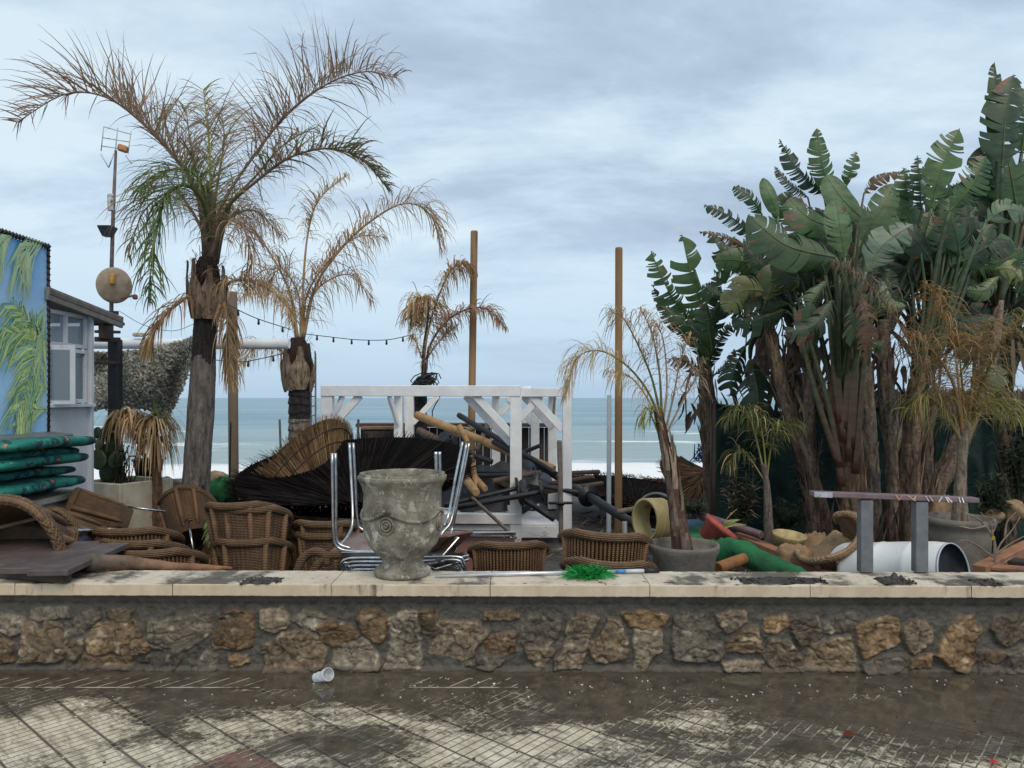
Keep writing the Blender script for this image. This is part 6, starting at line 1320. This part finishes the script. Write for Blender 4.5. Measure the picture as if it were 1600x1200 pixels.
# metal lectern like sign table on the coping
DS = 4.42
r_ = root('two_post_board', (P(1394, 0, DS).x, DS, ZC), 'narrow purple striped board on two grey square posts standing on the wall', 'sign board')
zb_ = P(0, 781, DS).z
for px in (1351.5, 1437): d = MB(); h_ = zb_ - ZC - (.008 if px > 1400 else 0); d.box((P(px, 0, DS).x, DS, ZC + h_ / 2), (.074, .06, h_), bev=.004); d.build('post', M['steelgrey'], r_)
a_, b_ = P(1268, 771, DS), P(1525, 781, DS); d = MB(lin(122, 98, 108))
d.beam(a_, b_, .075, .030); d.build('board', mat('purple_board', lin(122, 104, 106), lin(98, 84, 88), rough=.5, scale=10, extra=[(lin(170, 150, 140), 16, .66, .72)]), r_)
sd_ = (b_ - a_); up_ = Vector((0, 0, 1)); d = MB(lin(214, 208, 214))
fy = -.0395
for (t0, t1, c) in ((.0, .11, lin(170, 170, 182)),): d.cur = c; d.beam(a_ + sd_ * t0 + Vector((0, fy, 0)), a_ + sd_ * t1 + Vector((0, fy, 0)), .003, .032, bev=0)
for (t, sl, c) in ((.49, .02, lin(190, 140, 120)), (.53, -.02, lin(190, 140, 120)), (.56, .05, lin(200, 160, 130)), (.61, -.01, lin(206, 176, 150)), (.67, .02, lin(214, 190, 190)), (.695, .02, lin(206, 180, 160)), (.77, -.02, lin(230, 226, 232)), (.79, .02, lin(230, 226, 232)), (.80, .03, lin(230, 226, 232)), (.87, .01, lin(236, 230, 236)), (.89, .01, lin(236, 230, 236))):
    d.cur = c; q = a_ + sd_ * t; d.beam(q + Vector((0, fy - .002, .015)), q + sd_ * sl + Vector((0, fy - .002, -.015)), .002, .006, bev=0)
d.build('edge_stripes', M['vc'], r_)
# dark plank table at the left
r_ = root('plank_platform', P(60, 880, 4.5), 'dark grey brown plank table top resting on the left end of the wall', 'table top')
pm = mat('wet_dark_planks', lin(104, 92, 90), lin(74, 64, 62), rough=.45, scale=6, bump=.5, bscale=30, stretch=(1, 1, 1), rvar=.12, extra=[(lin(140, 128, 124), 13, .64, .72)])
zp = .60
def PZ(px, py, z=zp): D = (CH - z) * FPX / (py - HY); return Vector(((px - 800) / FPX * D, D, z))
c1_, c2_, c3_ = PZ(98, 893), PZ(196, 852), PZ(-60, 888)
# planks run from the near edge back to the right
dirp = (PZ(196, 850) - PZ(98, 893)); dirp.z = 0; L_ = dirp.length; dirp.normalize(); left = (PZ(0, 884) - PZ(98, 893)); left.z = 0; left.normalize()
rotz = math.atan2(dirp.y, dirp.x); wpk = .225
for i in range(7):
    c = PZ(98, 893) + dirp * (L_ / 2 - .012 * (i % 2)) + left * (wpk * (i + .5)); c.z = zp - .0175
    d = MB(); d.box(c, (L_, wpk * .965, .035), (U(-.006, .006), U(-.004, .004), math.atan2(dirp.y, dirp.x)), .004); d.build('plank', pm, r_)
for s_ in (.12, .5, .88):
    a = PZ(98, 893) + dirp * (L_ * s_) + left * .03; b = a + left * 1.5; a.z = b.z = zp - .062; d = MB(); d.beam(a, b, .06, .05); d.build('under_batten', M['darkwood'], r_)
# rough log
r_ = root('rough_log', P(230, 882, 4.6), 'rough tapering grey brown log lying across chairs and coping at the left', 'log')

d = MB(lin(96, 86, 76)); q = spline([P(137, 878, 4.38), P(200, 880, 4.5), P(260, 885, 4.6), P(330, 888, 4.72), P(362, 889, 4.8)], 24)
d.tube([x + Vector((0, 0, .006 * noise.noise(x * 9))) for x in q], [max(.008, .05 * (1 - .8 * (i / 23) ** 1.3) * (1 + .12 * noise.noise(Vector((i * .5, 0, 0))))) for i in range(24)], 14, cols=[jit(lerpc(lin(92, 84, 76), lin(156, 108, 72), i / 23), .03) for i in range(24)])
d.build('trunk', M['vcrough'], r_)
# mud on the coping
mudm = mat('wet_mud', lin(74, 68, 62), lin(46, 42, 38), rough=.45, scale=14, bump=1.0, bscale=50, bdist=.01)
def mudlump(x0, x1, y, n, h, label):
    d = MB(); c = Vector((P((x0 + x1) / 2, 0, y).x, y, ZC)); W_ = S((x1 - x0) / 2, y)
    d.grid(lambda u, v: c + Vector(((u - .5) * 2 * W_ * (1 + .2 * noise.noise(Vector((v * 4, 0, 1)))), (v - .5) * .16 * (1 + .3 * noise.noise(Vector((u * 5, 3, 1)))), -.003 + max(0, h * (1 - (2 * u - 1) ** 2) * (1 - (2 * v - 1) ** 2) * (.5 + 1.4 * noise.noise(Vector((u * 7, v * 5, x0))) + .5 * abs(noise.noise(Vector((u * 20, v * 14, x0)))))))), 50, 20)
    for i in range(n):
        q = c + Vector((U(-W_, W_) * 1.1, U(-.09, .05), U(0, .008))); rr_ = U(.003, .009); d.box(q, (rr_ * 2, rr_ * 1.6, rr_), (U(0, 1), U(0, 1), U(0, 3)), rr_ * .2)
    tag(d.build('mud_clump', mudm), label, 'mud', 'mud clumps on the coping')
mudlump(1372, 1422, 4.2, 60, .035, 'dark wet mud clump on the coping below the striped board'); mudlump(1150, 1290, 4.22, 70, .012, 'thin spread of grey mud on the coping below the light tan chair'); mudlump(1520, 1560, 4.18, 20, .012, 'small mud clump at the far right of the coping'); mudlump(380, 440, 4.22, 40, .010, 'flat mud patch on the coping below the stacked chairs')
# plastic cup on the paving
r_ = root('plastic_cup', P(502, 1052, 4.06), 'crumpled clear plastic cup lying in the puddle at the wall foot', 'cup')
cp = bpy.data.materials.new('clear_plastic'); cp.use_nodes = True; nt = cp.node_tree; b_ = nt.nodes['Principled BSDF']; b_.inputs['Base Color'].default_value = (.82, .86, .9, 1); b_.inputs['Roughness'].default_value = .15
tr = N(nt, 'ShaderNodeBsdfTransparent'); mx = N(nt, 'ShaderNodeMixShader', i_0=.55); nt.links.new(tr.outputs[0], mx.inputs[1]); nt.links.new(b_.outputs[0], mx.inputs[2]); nt.links.new(mx.outputs[0], nt.nodes['Material Output'].inputs[0])
Mx = Matrix.Translation((P(503, 0, 4.02).x, 4.02, .036)) @ Euler((R(68), R(12), R(55))).to_matrix().to_4x4(); d = MB()
d.grid(lambda u, v: Mx @ Vector(((.026 + .012 * v + .005 * noise.noise(Vector((math.cos(u * 2 * PI) * 2, v * 4, 0)))) * math.cos(u * 2 * PI), (.022 + .010 * v) * math.sin(u * 2 * PI) + .008 * noise.noise(Vector((math.cos(u * 2 * PI) * 3, v * 5, math.sin(u * 2 * PI) * 2))), (v - .5) * .10)), 30, 12, smooth=False); d.build('cup_wall', cp, r_)
d = MB(); d.lathe([(.001, -.049), (.025, -.05)], 20, Mx); d.tube([Mx @ Vector((.039 * math.cos(a), .034 * math.sin(a), .05)) for a in [i * PI / 12 for i in range(25)]], .0025, 6); d.build('cup_rim', cp, r_)
# leaf and small litter
d = MB(lin(120, 66, 46)); c = Vector((P(1328, 0, 3.36).x, 3.36, .006)); d.grid(lambda u, v: c + Vector(((u - .5) * .06, (v - .5) * .03 * math.sin(PI * (.05 + u * .9)) ** .7 * 2, .008 + .010 * math.sin(u * 3) + .008 * abs(v - .5))), 8, 4); tag(d.build('dry_leaf', M['leaf']), 'curled reddish dry leaf lying on the muddy paving at the right', 'leaf')
d = MB(lin(190, 50, 36)); c = Vector((P(1556, 0, 3.12).x, 3.12, .006)); d.grid(lambda u, v: c + Vector(((u - .5) * .045, (v - .5) * .025, .006 + .006 * math.sin(u * 4))), 6, 4); tag(d.build('plastic_scrap', M['vc']), 'small bright red scrap at the bottom right of the paving', 'litter')
d = MB(); random.seed(5)
for i in range(300):
    if rnd() < .4: x, y = U(-.6, 2.9), 4.02 + U(-.25, .08)
    else: x, y = U(-2.6, 2.6), U(3.1, 4.05)
    s_ = U(.0012, .0045) * (1.6 if rnd() < .06 else 1); d.cur = jit(random.choice([lin(224, 220, 210), lin(190, 180, 164), lin(64, 54, 46), lin(150, 130, 104)]), .2); d.box((x, y, s_ * .4 + .001), (s_ * 2 * U(.6, 1.8), s_ * 2, s_), (U(-.3, .3), U(-.3, .3), U(0, 3)))
tag(d.build('small_litter', M['vc'], origin=(0, 3.8, 0)), 'scattered pale crumbs and grit on the wet muddy paving', 'litter', kind='stuff')
d = MB()
for i in range(1500):
    x, y = U(-7, 7), 4.6 + 10 * rnd() ** 1.3; s_ = U(.004, .03); d.cur = jit(random.choice([lin(70, 64, 58), lin(120, 104, 84), lin(40, 36, 34), lin(96, 76, 58), lin(150, 140, 124)]), .25)
    L_ = s_ * U(1, 6); d.box((x, y, GZ + .0 + s_ * .4), (L_, s_, s_ * .7), (U(-.2, .2), U(-.4, .4), U(0, 3)))
tag(d.build('beach_debris', M['vcrough'], origin=(0, 8, GZ)), 'scattered twigs and wood bits on the dark beach sand', 'debris', kind='stuff')

# ================================================================ right side
# dark green net fence
nm_ = mat('green_shade_net', lin(26, 60, 54), lin(16, 40, 38), rough=.85, scale=3, bump=.9, bscale=6, bdist=.06, trans=.15)
r_ = root('net_fence', PG(1360, 8.6), 'dark green shade net fence sagging behind the bird of paradise stems', 'fence')
top = [(1112, 628), (1125, 634), (1180, 640), (1235, 648), (1290, 642), (1330, 622), (1400, 650), (1470, 655), (1540, 650), (1610, 640), (1760, 630), (1900, 630)]
def fx(u):
    f = u * (len(top) - 1); i = min(int(f), len(top) - 2); g_ = f - i; return top[i][0] * (1 - g_) + top[i + 1][0] * g_, top[i][1] * (1 - g_) + top[i + 1][1] * g_
def fen(u, v):
    x, y = fx(u); D = 7.6 + min(u * 6, 1) * .9; p = P(x, y, D); w_ = .05 * math.sin(x * .06 + v * 3) + .10 * noise.noise(Vector((x * .02, v * 3, 2))) + .05 * noise.noise(Vector((x * .06, v * 8, 3)))
    return Vector((p.x, p.y + w_ * (1 if v < .95 else .3), GZ + (p.z - GZ) * v - .05 * math.sin(v * PI) * noise.noise(Vector((x * .03, 0, 0)))))
d = MB(); d.grid(fen, 160, 30); d.build('netting', nm_, r_)
for px, py, D in ((1114, 628, 7.6), (1290, 640, 8.6), (1500, 640, 8.6), (1700, 630, 8.6)): d = MB(); d.tube([PG(px, D + .08), P(px, py - 4, D + .08)], .03, 8); d.build('fence_post', M['darkwood'], r_)
d = MB(); d.tube([fen(i / 80, .995) + Vector((0, -.01, .01)) for i in range(81)], .022, 6); d.build('top_roll', nm_, r_)
# reed fence behind
r_ = root('reed_fence', PG(1440, 10.4), 'pale reed screen fence showing above the dark green net', 'fence')
d = MB()
for i in range(620):
    px = 1236 + i * .95; c = PG(px, 10.4 + U(-.01, .01)); zt_ = P(0, 608 + U(-3, 4), 10.4).z; d.cur = jit(random.choice([lin(150, 136, 116), lin(122, 110, 94), lin(100, 88, 76)]), .2)
    b0 = len(d.v); d.v += [c + Vector((-.006, 0, 0)), c + Vector((.006, 0, 0)), Vector((c.x + .005, c.y + .004, zt_)), Vector((c.x - .005, c.y + .004, zt_))]; d.face((b0, b0 + 1, b0 + 2, b0 + 3))
d.build('reeds', M['straw'], r_)
for px in (1245, 1460, 1562, 1700): d = MB(); d.tube([PG(px, 10.34), P(px, 598, 10.34)], .04, 10); d.build('fence_post', wpg, r_)
# low shrubs
def oleander(name, label, cx, top_, bot, D, n, cols, L_=.10, w_=.010, wpx=30):
    r_ = root(name, PG(cx, D), label, 'shrub', 'long leaved shrubs by the net'); d = MB(); lf = MB()
    for k_ in range(n):
        a = P(cx + U(-6, 6), bot, D + U(-.05, .05)); b = P(cx + U(-wpx, wpx), U(top_, (top_ + bot) / 2 + 10), D + U(-.2, .2)); sp = spline([a, (a + b) / 2 + Vector((U(-.05, .05), 0, .03)), b], 12)
        d.cur = jit(lin(90, 80, 62), .2); d.tube(sp, .005, 5)
        for i in range(3, 12):
            for z_ in range(4):
                an = U(0, 2 * PI); dd = Vector((math.cos(an), math.sin(an), U(.0, .8))).normalized(); ll = L_ * U(.7, 1.3); e = sp[i] + dd * ll + Vector((0, 0, -ll * .25)); m_ = sp[i] + dd * ll * .5
                lf.cur = jit(random.choice(cols), .25); lf.blade([sp[i], m_, e], [w_ * .4, w_, .001], dd.cross(Vector((0, 0, 1))).normalized())
    d.build('stems', M['vcrough'], r_); lf.build('foliage', M['leaf'], r_)
GR = [lin(58, 72, 54), lin(46, 60, 48), lin(80, 90, 66)]
oleander('oleander_shrub', 'bushy shrub with pinkish dead leaf tips left of the young palm', 1158, 718, 830, 6.9, 16, GR + [lin(176, 140, 124)], .11, .010, 26)
oleander('oleander_shrub', 'dark upright shrub between the leaning stem and the thickest stem', 1262, 655, 830, 7.9, 18, GR, .14, .011, 26)
oleander('oleander_shrub', 'small grey green tuft beside the leaning potted palm', 1082, 775, 810, 6.6, 10, GR, .08, .007, 16)
oleander('oleander_shrub', 'dark shrub at the right edge beside the ragged palm', 1590, 600, 800, 7.4, 22, GR, .16, .012, 30)
oleander('oleander_shrub', 'low dark shrub under the ragged palm leaves', 1556, 740, 830, 7.0, 14, GR, .12, .011, 30)
oleander('oleander_shrub', 'low dark leaves between the young palm and the leaning stem', 1230, 780, 835, 7.2, 12, GR, .11, .010, 30)
# ribbed hoops
yhm = mat('yellowed_plastic', lin(178, 162, 112), lin(150, 134, 90), rough=.5, scale=6, bump=.2, extra=[(lin(96, 84, 62), 7, .6, .7)])
r_ = root('ribbed_pipe_hoop', P(1018, 812, 7.9), 'yellowish ribbed plastic pipe section lying on the sand left of the potted palm', 'pipe section')
Mx = axisM(P(1020, 812, 7.95), (-.88, -.45, .05)); d = MB(); R_ = S(34, 7.9); d.lathe([(R_ * (.93 + .07 * math.cos(i * 1.26)), -.11 + i * .011) for i in range(21)] + [(R_ * .86, .11), (R_ * .86, -.11)], 48, Mx); d.build('pipe_wall', yhm, r_)
r_ = root('pipe_ring', P(1022, 790, 8.7), 'grey pipe ring standing behind the yellowish ribbed pipe', 'pipe section')
d = MB(); Mx = axisM(P(1026, 800, 8.7), (-.3, -.9, .1)); d.lathe([(S(31, 8.7), -.04), (S(31, 8.7), .04), (S(27, 8.7), .04), (S(27, 8.7), -.04), (S(31, 8.7), -.04)], 40, Mx); d.build('ring', M['steelgrey'], r_)
r_ = root('blue_barrel', PG(1092, 8.0), 'dark blue green barrel half hidden behind the leaning palm foot', 'barrel')
d = MB(lin(30, 70, 88)); d.lathe([(.001, GZ + .50), (.20, GZ + .50), (.23, GZ + .47), (.24, GZ + .25), (.23, GZ + .02), (.21, GZ)], 28, Matrix.Translation((PG(1092, 8.0).x, 8.0, 0))); d.build('barrel_wall', M['vc'], r_)
# tipped red pot
r_ = root('red_plant_pot', P(1120, 838, 6.0), 'tipped terracotta red plant pot lying on the green cloth roll', 'plant pot')
Mx = axisM(P(1100, 856, 6.05), (.62, -.1, .78)); d = MB(lin(170, 78, 68)); R_ = S(27, 6.0); H_ = S(46, 6.0); d.lathe([(.001, 0), (R_ * .72, 0), (R_ * .95, H_ * .82), (R_ * 1.06, H_ * .82), (R_ * 1.08, H_), (R_ * .98, H_), (R_ * .92, H_ * .8), (R_ * .68, .02), (.001, .02)], 36, Mx); d.build('pot', M['vc'], r_)
d = MB(lin(70, 56, 48)); d.lathe([(.001, H_ * .8), (R_ * .9, H_ * .78)], 24, Mx); d.build('soil', M['vcrough'], r_)
d = MB(); e0 = Mx @ Vector((0, 0, H_ * .8))
for (x, y, w_, c) in ((1145, 812, .014, lin(150, 150, 90)), (1156, 812, .02, lin(140, 146, 80)), (1152, 795, .012, lin(196, 160, 120)), (1166, 820, .014, lin(160, 156, 90))):
    sp = spline([e0, e0.lerp(P(x, y, 6.0), .5) + Vector((0, 0, .02)), P(x, y, 6.0)], 6); d.cur = c; d.blade(sp, [.003, w_ * .6, w_, w_, w_ * .7, .002], Vector((.5, .2, .8)))
d.build('wilted_leaves', M['banana'], r_)
# green cloth roll
gcm = mat('green_mesh_cloth', lin(30, 108, 62), lin(20, 76, 46), rough=.8, scale=5, bump=.8, bscale=14, bdist=.02, extra=[(lin(60, 60, 44), 8, .62, .72)])
d = MB(); q = spline([P(1078, 852, 6.1), P(1110, 866, 5.9), P(1150, 860, 5.7), P(1185, 876, 5.5), P(1225, 896, 5.3), P(1262, 916, 5.1)], 60)
rad = [S(20, 5.7) * (1 + .22 * noise.noise(Vector((i * .18, 0, 0)))) for i in range(60)]; d.tube(q, rad, 20, flat=.9)
for i in range(len(d.v)): v = d.v[i]; d.v[i] = v + Vector((0, 0, .03 * noise.noise(v * 6))) + Vector((.02 * noise.noise(v * 9 + Vector((3, 0, 0))), 0, .012 * noise.noise(v * 22)))
tag(d.build('green_cloth_roll', gcm), 'long bright green cloth roll lying behind the wall under the red pot', 'cloth roll')
d = MB(); d.grid(lambda u, v: P(1074 + 60 * u, 822 + 30 * v, 6.7) + Vector((0, -.5 * v, .05 * noise.noise(Vector((u * 4, v * 4, 1))))), 20, 10); tag(d.build('green_cloth', gcm), 'small green cloth heap behind the red pot', 'cloth')
d = MB(); c = P(346, 770, 7.6)
d.grid(lambda u, v: c + Vector((S(26, 7.6) * math.cos(u * 2 * PI) * math.cos((v - .5) * PI), .2 * math.sin(u * 2 * PI) * math.cos((v - .5) * PI), S(22, 7.6) * math.sin((v - .5) * PI))) * 1.0 + Vector((0, 0, .10 * noise.noise(Vector((math.cos(u * 2 * PI) * 2, math.sin(u * 2 * PI) * 2, v * 4))))), 40, 20)
tag(d.build('green_sack', gcm), 'dark green sack heaped between the tall palm and the thatch', 'sack')
d = MB(); 
for i in range(500): p = P(U(326, 346), U(800, 830), 6.5 + U(-.1, .1)); e = p + Vector((U(-.05, .05), U(-.05, .03), -U(.03, .16))); d.cur = jit(random.choice([lin(150, 170, 110), lin(80, 130, 84), lin(170, 160, 110)]), .2); d.blade([p, (p + e) / 2, e], [.002, .004, .001], (1, .2, 0))
tag(d.build('green_fibres', M['straw']), 'pale green frayed net fibres right beside the tall palm foot', 'net')
# logs, beams
pole('orange brown short log under the green cloth roll', 1122, 888, 5.35, 1164, 872, 5.5, 11, mat('orange_log', lin(150, 104, 58), lin(118, 78, 46), bump=.5, scale=8), name='short_log', grp=None)
pole('purple brown pipe end lying over the red pot', 1095, 806, 6.6, 1190, 836, 6.0, 8, mat('purple_pipe', lin(116, 92, 96), lin(84, 66, 70), rough=.4, bump=.2), name='pipe', grp=None)
beamm = mat('reddish_timber', lin(158, 112, 82), lin(124, 84, 62), rough=.75, scale=6, bump=.5, bscale=30, extra=[(lin(84, 62, 52), 7, .6, .7)])
def timber(label, a, b, w_, h_, m=beamm, name='timber_beam', grp='broken timbers behind the wall'): d = MB(); d.beam(a, b, w_, h_, bev=.006); return tag(d.build(name, m), label, 'timber', grp)
timber('long reddish beam sloping down from the pipe to the light tan chair', P(1150, 838, 6.3), P(1318, 906, 5.2), .10, .07); timber('second reddish beam beside the first, ending under the tan chair', P(1210, 862, 6.1), P(1300, 900, 5.25), .08, .05)
timber('orange plank end rising right of the white drum', P(1530, 892, 5.1), P(1612, 852, 5.6), .09, .08); timber('orange brown plank lying low at the right edge', P(1524, 884, 5.2), P(1620, 892, 5.0), .12, .03); timber('dark plank crossing above the orange one at the right edge', P(1540, 872, 5.4), P(1620, 880, 5.2), .14, .03, M['darkwood'])
timber('pinkish board behind the bare twigs', P(1560, 868, 5.6), P(1625, 862, 5.7), .12, .02, mat('pink_board', lin(150, 122, 112), lin(120, 96, 90)))
# sack cloth, tray
bcm = mat('tan_sackcloth', lin(158, 130, 98), lin(120, 96, 72), rough=.9, scale=6, bump=.8, bscale=14, bdist=.02)
def cloth(label, cx, cy, D, wpx, hpx, m, seed, name='sack_cloth'):
    d = MB(); c = P(cx, cy, D); A, B = S(wpx, D), S(hpx, D)
    def f(u, v):
        a = u * 2 * PI; b_ = v * PI / 2; k_ = 1 + .35 * noise.noise(Vector((math.cos(a) * 1.3, math.sin(a) * 1.3, seed))) ; n_ = noise.noise(Vector((math.cos(a) * 3 * math.cos(b_), math.sin(a) * 3 * math.cos(b_), v * 3 + seed)))
        return c + Vector((A * k_ * math.cos(a) * math.cos(b_), A * .7 * k_ * math.sin(a) * math.cos(b_), B * (2 * math.sin(b_) - 1) + B * .7 * n_ * min(1, v * 5) - (.25 if v < .05 else 0)))
    d.grid(f, 48, 16); return tag(d.build(name, m), label, 'sacking', 'crumpled tan sacking')
cloth('big crumpled tan sacking heap left of the light tan chair', 1272, 846, 6.5, 28, 13, bcm, 1); cloth('small pale crumpled cloth in front of the tan tray', 1238, 858, 5.7, 28, 8, bcm, 5); cloth('rounded tan stone like sack behind the right post of the striped board', 1470, 800, 7.2, 24, 24, bcm, 9)
d = MB(lin(176, 158, 112)); c = P(1232, 843, 6.4); 
d.lathe([(.001, -.05), (.10, -.05), (.12, .03), (.125, .05), (.115, .05), (.10, -.03), (.001, -.03)], 28, Matrix.Translation(c) @ Matrix.Diagonal((1.2, .8, 1, 1)) @ Euler((.2, .15, 0)).to_matrix().to_4x4()); tag(d.build('shallow_basin', M['vc']), 'shallow tan oval basin behind the crumpled cloth', 'basin')
for i, (x, y, D, rr_, lb) in enumerate(((1585, 800, 7.0, .13, 'tan boulder at the right edge under the dark shrub'), (1552, 806, 6.9, .09, 'smaller tan boulder behind the bare twigs'), (1352, 775, 8.3, .08, 'small stone at the net foot'), (341, 752, 11.5, .2, 'pale boulder at the beach edge right of the tall palm'), (262, 768, 11.2, .28, 'dark boulder at the beach edge left of the tall palm'))):
    d = MB(lin(150, 126, 96) if i != 4 else lin(74, 66, 62)); c = P(x, y, D); d.grid(lambda u, v: c + Vector((math.cos(u * 2 * PI) * math.cos((v - .5) * PI), math.sin(u * 2 * PI) * math.cos((v - .5) * PI), .8 * math.sin((v - .5) * PI))) * rr_ * (1 + .35 * noise.noise(Vector((math.cos(u * 2 * PI) * math.cos((v - .5) * PI) * 1.5, math.sin(u * 2 * PI) * 1.5 * math.cos((v - .5) * PI), v * 3 + i)))), 24, 14); tag(d.build('boulder', M['vcrough']), lb, 'stone', 'loose stones')
# white drum
DD_ = 5.0
r_ = root('white_drum', P(1410, 895, DD_), 'white plastic drum lying on its side behind the striped board posts', 'drum')
a_, b_ = P(1337, 892, 5.32), P(1490, 894, 4.74); ax = (b_ - a_); Lb = ax.length; R_ = S(46, DD_); Mx = axisM(a_, ax); wd = mat('scuffed_white_plastic', lin(228, 228, 226), lin(210, 210, 206), rough=.4, scale=3, bump=.15, extra=[(lin(120, 114, 108), 9, .66, .72), (lin(60, 56, 54), 22, .66, .72)])
d = MB(); d.lathe([(R_ * .93, -.02), (R_ * 1.0, .0), (R_ * 1.02, .02), (R_, .04), (R_ * 1.0, Lb * .33), (R_ * 1.02, Lb * .345), (R_ * 1.0, Lb * .36), (R_ * 1.0, Lb * .66), (R_ * 1.02, Lb * .675), (R_ * 1.0, Lb * .69), (R_ * .985, Lb * .86), (R_ * .95, Lb * .95), (R_ * .91, Lb)], 56, Mx); d.lathe([(R_ * .92, Lb), (R_ * .95, .1), (.001, .08)], 56, Mx); d.build('shell', wd, r_)
d = MB(); d.lathe([(R_ * .90, Lb - .002), (R_ * .925, Lb - .01), (R_ * .93, Lb + .006), (R_ * .90, Lb + .006), (R_ * .90, Lb - .002)], 48, Mx); d.build('rim', M['alu'], r_)
d = MB(); d.lathe([(R_ * .905, Lb - .004), (R_ * .90, Lb - .05), (R_ * .5, Lb - .06), (.001, Lb - .06)], 48, Mx); d.build('dark_opening_cap', M['blackplastic'], r_)  # black cap just inside the lip, shade of the drum interior as colour
d = MB(); Mf = axisM(P(1335, 892, 5.34), (-.75, -.66, .0)); d.lathe([(S(20, 5.1), -.02), (S(44, 5.1), -.03), (S(46, 5.1), -.01), (S(44, 5.1), .012), (S(20, 5.1), .012), (S(20, 5.1), -.02)], 40, Mf); d.build('flange', wd, r_)
# bare twigs
r_ = root('bare_shrub', PG(1555, 5.2), 'leafless branching shrub behind the wall at the right edge', 'shrub')
d = MB(lin(136, 118, 102))
tw = [((1552, 915), (1554, 870), (1552, 840), (1530, 812), (1508, 802)), ((1553, 880), (1562, 852), (1580, 830), (1594, 808)), ((1552, 845), (1548, 820), (1532, 800)), ((1556, 866), (1578, 850), (1600, 838)), ((1540, 822), (1520, 826), (1500, 822)), ((1570, 840), (1574, 815), (1588, 800)), ((1554, 900), (1568, 880), (1590, 868)), ((1548, 838), (1556, 822), (1562, 805)), ((1535, 858), (1512, 845), (1498, 845)), ((1552, 870), (1535, 858))]
for i, t_ in enumerate(tw): q = spline(PL(5.2 + U(-.08, .08), *t_), 12); d.cur = jit(lin(140, 122, 106), .2); r0 = .014 if i == 0 else .008; d.tube(q, [r0 * (1 - .7 * k_ / 11) for k_ in range(12)], 7)
d.build('branches', M['vcrough'], r_)
d = MB(lin(190, 170, 40)); c = P(1553, 841, 5.15); d.grid(lambda u, v: c + Vector(((u - .5) * .03, 0.01 * u, (v - .5) * .025)), 3, 3); d.build('yellow_leaf', M['leaf'], r_)
# blue rope tangle
d = MB()
for i in range(30): c = P(1098 + U(-7, 8), 712 + U(-8, 8), 8.9); d.cur = jit(lin(40, 96, 160), .3); d.tube([c, c + Vector((U(-.1, .1), 0, U(-.1, .1))), c + Vector((U(-.12, .12), U(-.05, .05), U(-.12, .12)))], .006, 5)
tag(d.build('blue_rope', M['vc']), 'tangle of blue rope caught on the isolated plant clump', 'rope')
d = MB(lin(70, 60, 54)); d.tube([P(1063, 713, 9.5), P(1085, 728, 9.4)], .012, 6); tag(d.build('dark_stick', M['vc']), 'thin dark stick poking out left of the blue rope', 'stick')
d = MB(lin(26, 30, 60)); c = P(116, 843, 5.2); d.lathe([(.001, .03), (.06, .028), (.09, .01), (.095, -.03)], 24, Matrix.Translation(c)); tag(d.build('navy_lid', M['vc']), 'dark navy round lid between the far left chair and the stack', 'lid')
pole('pale bamboo stick lying across the far left wicker chair', 0, 824, 4.75, 66, 808, 4.9, 3.6, wpg, name='bamboo_stick', grp=None)

# dry leaflets and sticks blown over the heap
d = MB()
for (x0, x1, D0, D1, zz, n) in ((640, 1000, 8.4, 11.5, .0, 500), (1040, 1320, 5.6, 7.5, .03, 600), (1330, 1620, 5.6, 7.4, .04, 500), (120, 330, 5.8, 7.5, .0, 300)):
    for i in range(n):
        p = PG(U(x0, x1), U(D0, D1)); p.z += .02 + U(0, .12) * rnd() + zz; a = U(0, PI); L_ = U(.05, .32); dd = Vector((math.cos(a), math.sin(a) * .8, U(-.25, .35)))
        d.cur = jit(random.choice([lin(170, 140, 104), lin(120, 92, 70), lin(86, 70, 58), lin(150, 130, 96), lin(60, 52, 46)]), .25)
        d.blade([p, p + dd * L_ * .5 + Vector((0, 0, .02)), p + dd * L_], [.003, U(.004, .009), .002], Vector((-math.sin(a), math.cos(a), .4)).normalized())
tag(d.build('leaf_litter', M['leaf'], origin=(0, 7, GZ)), 'dry leaflets and straw scattered over the sand and wreckage', 'leaf litter', kind='stuff')
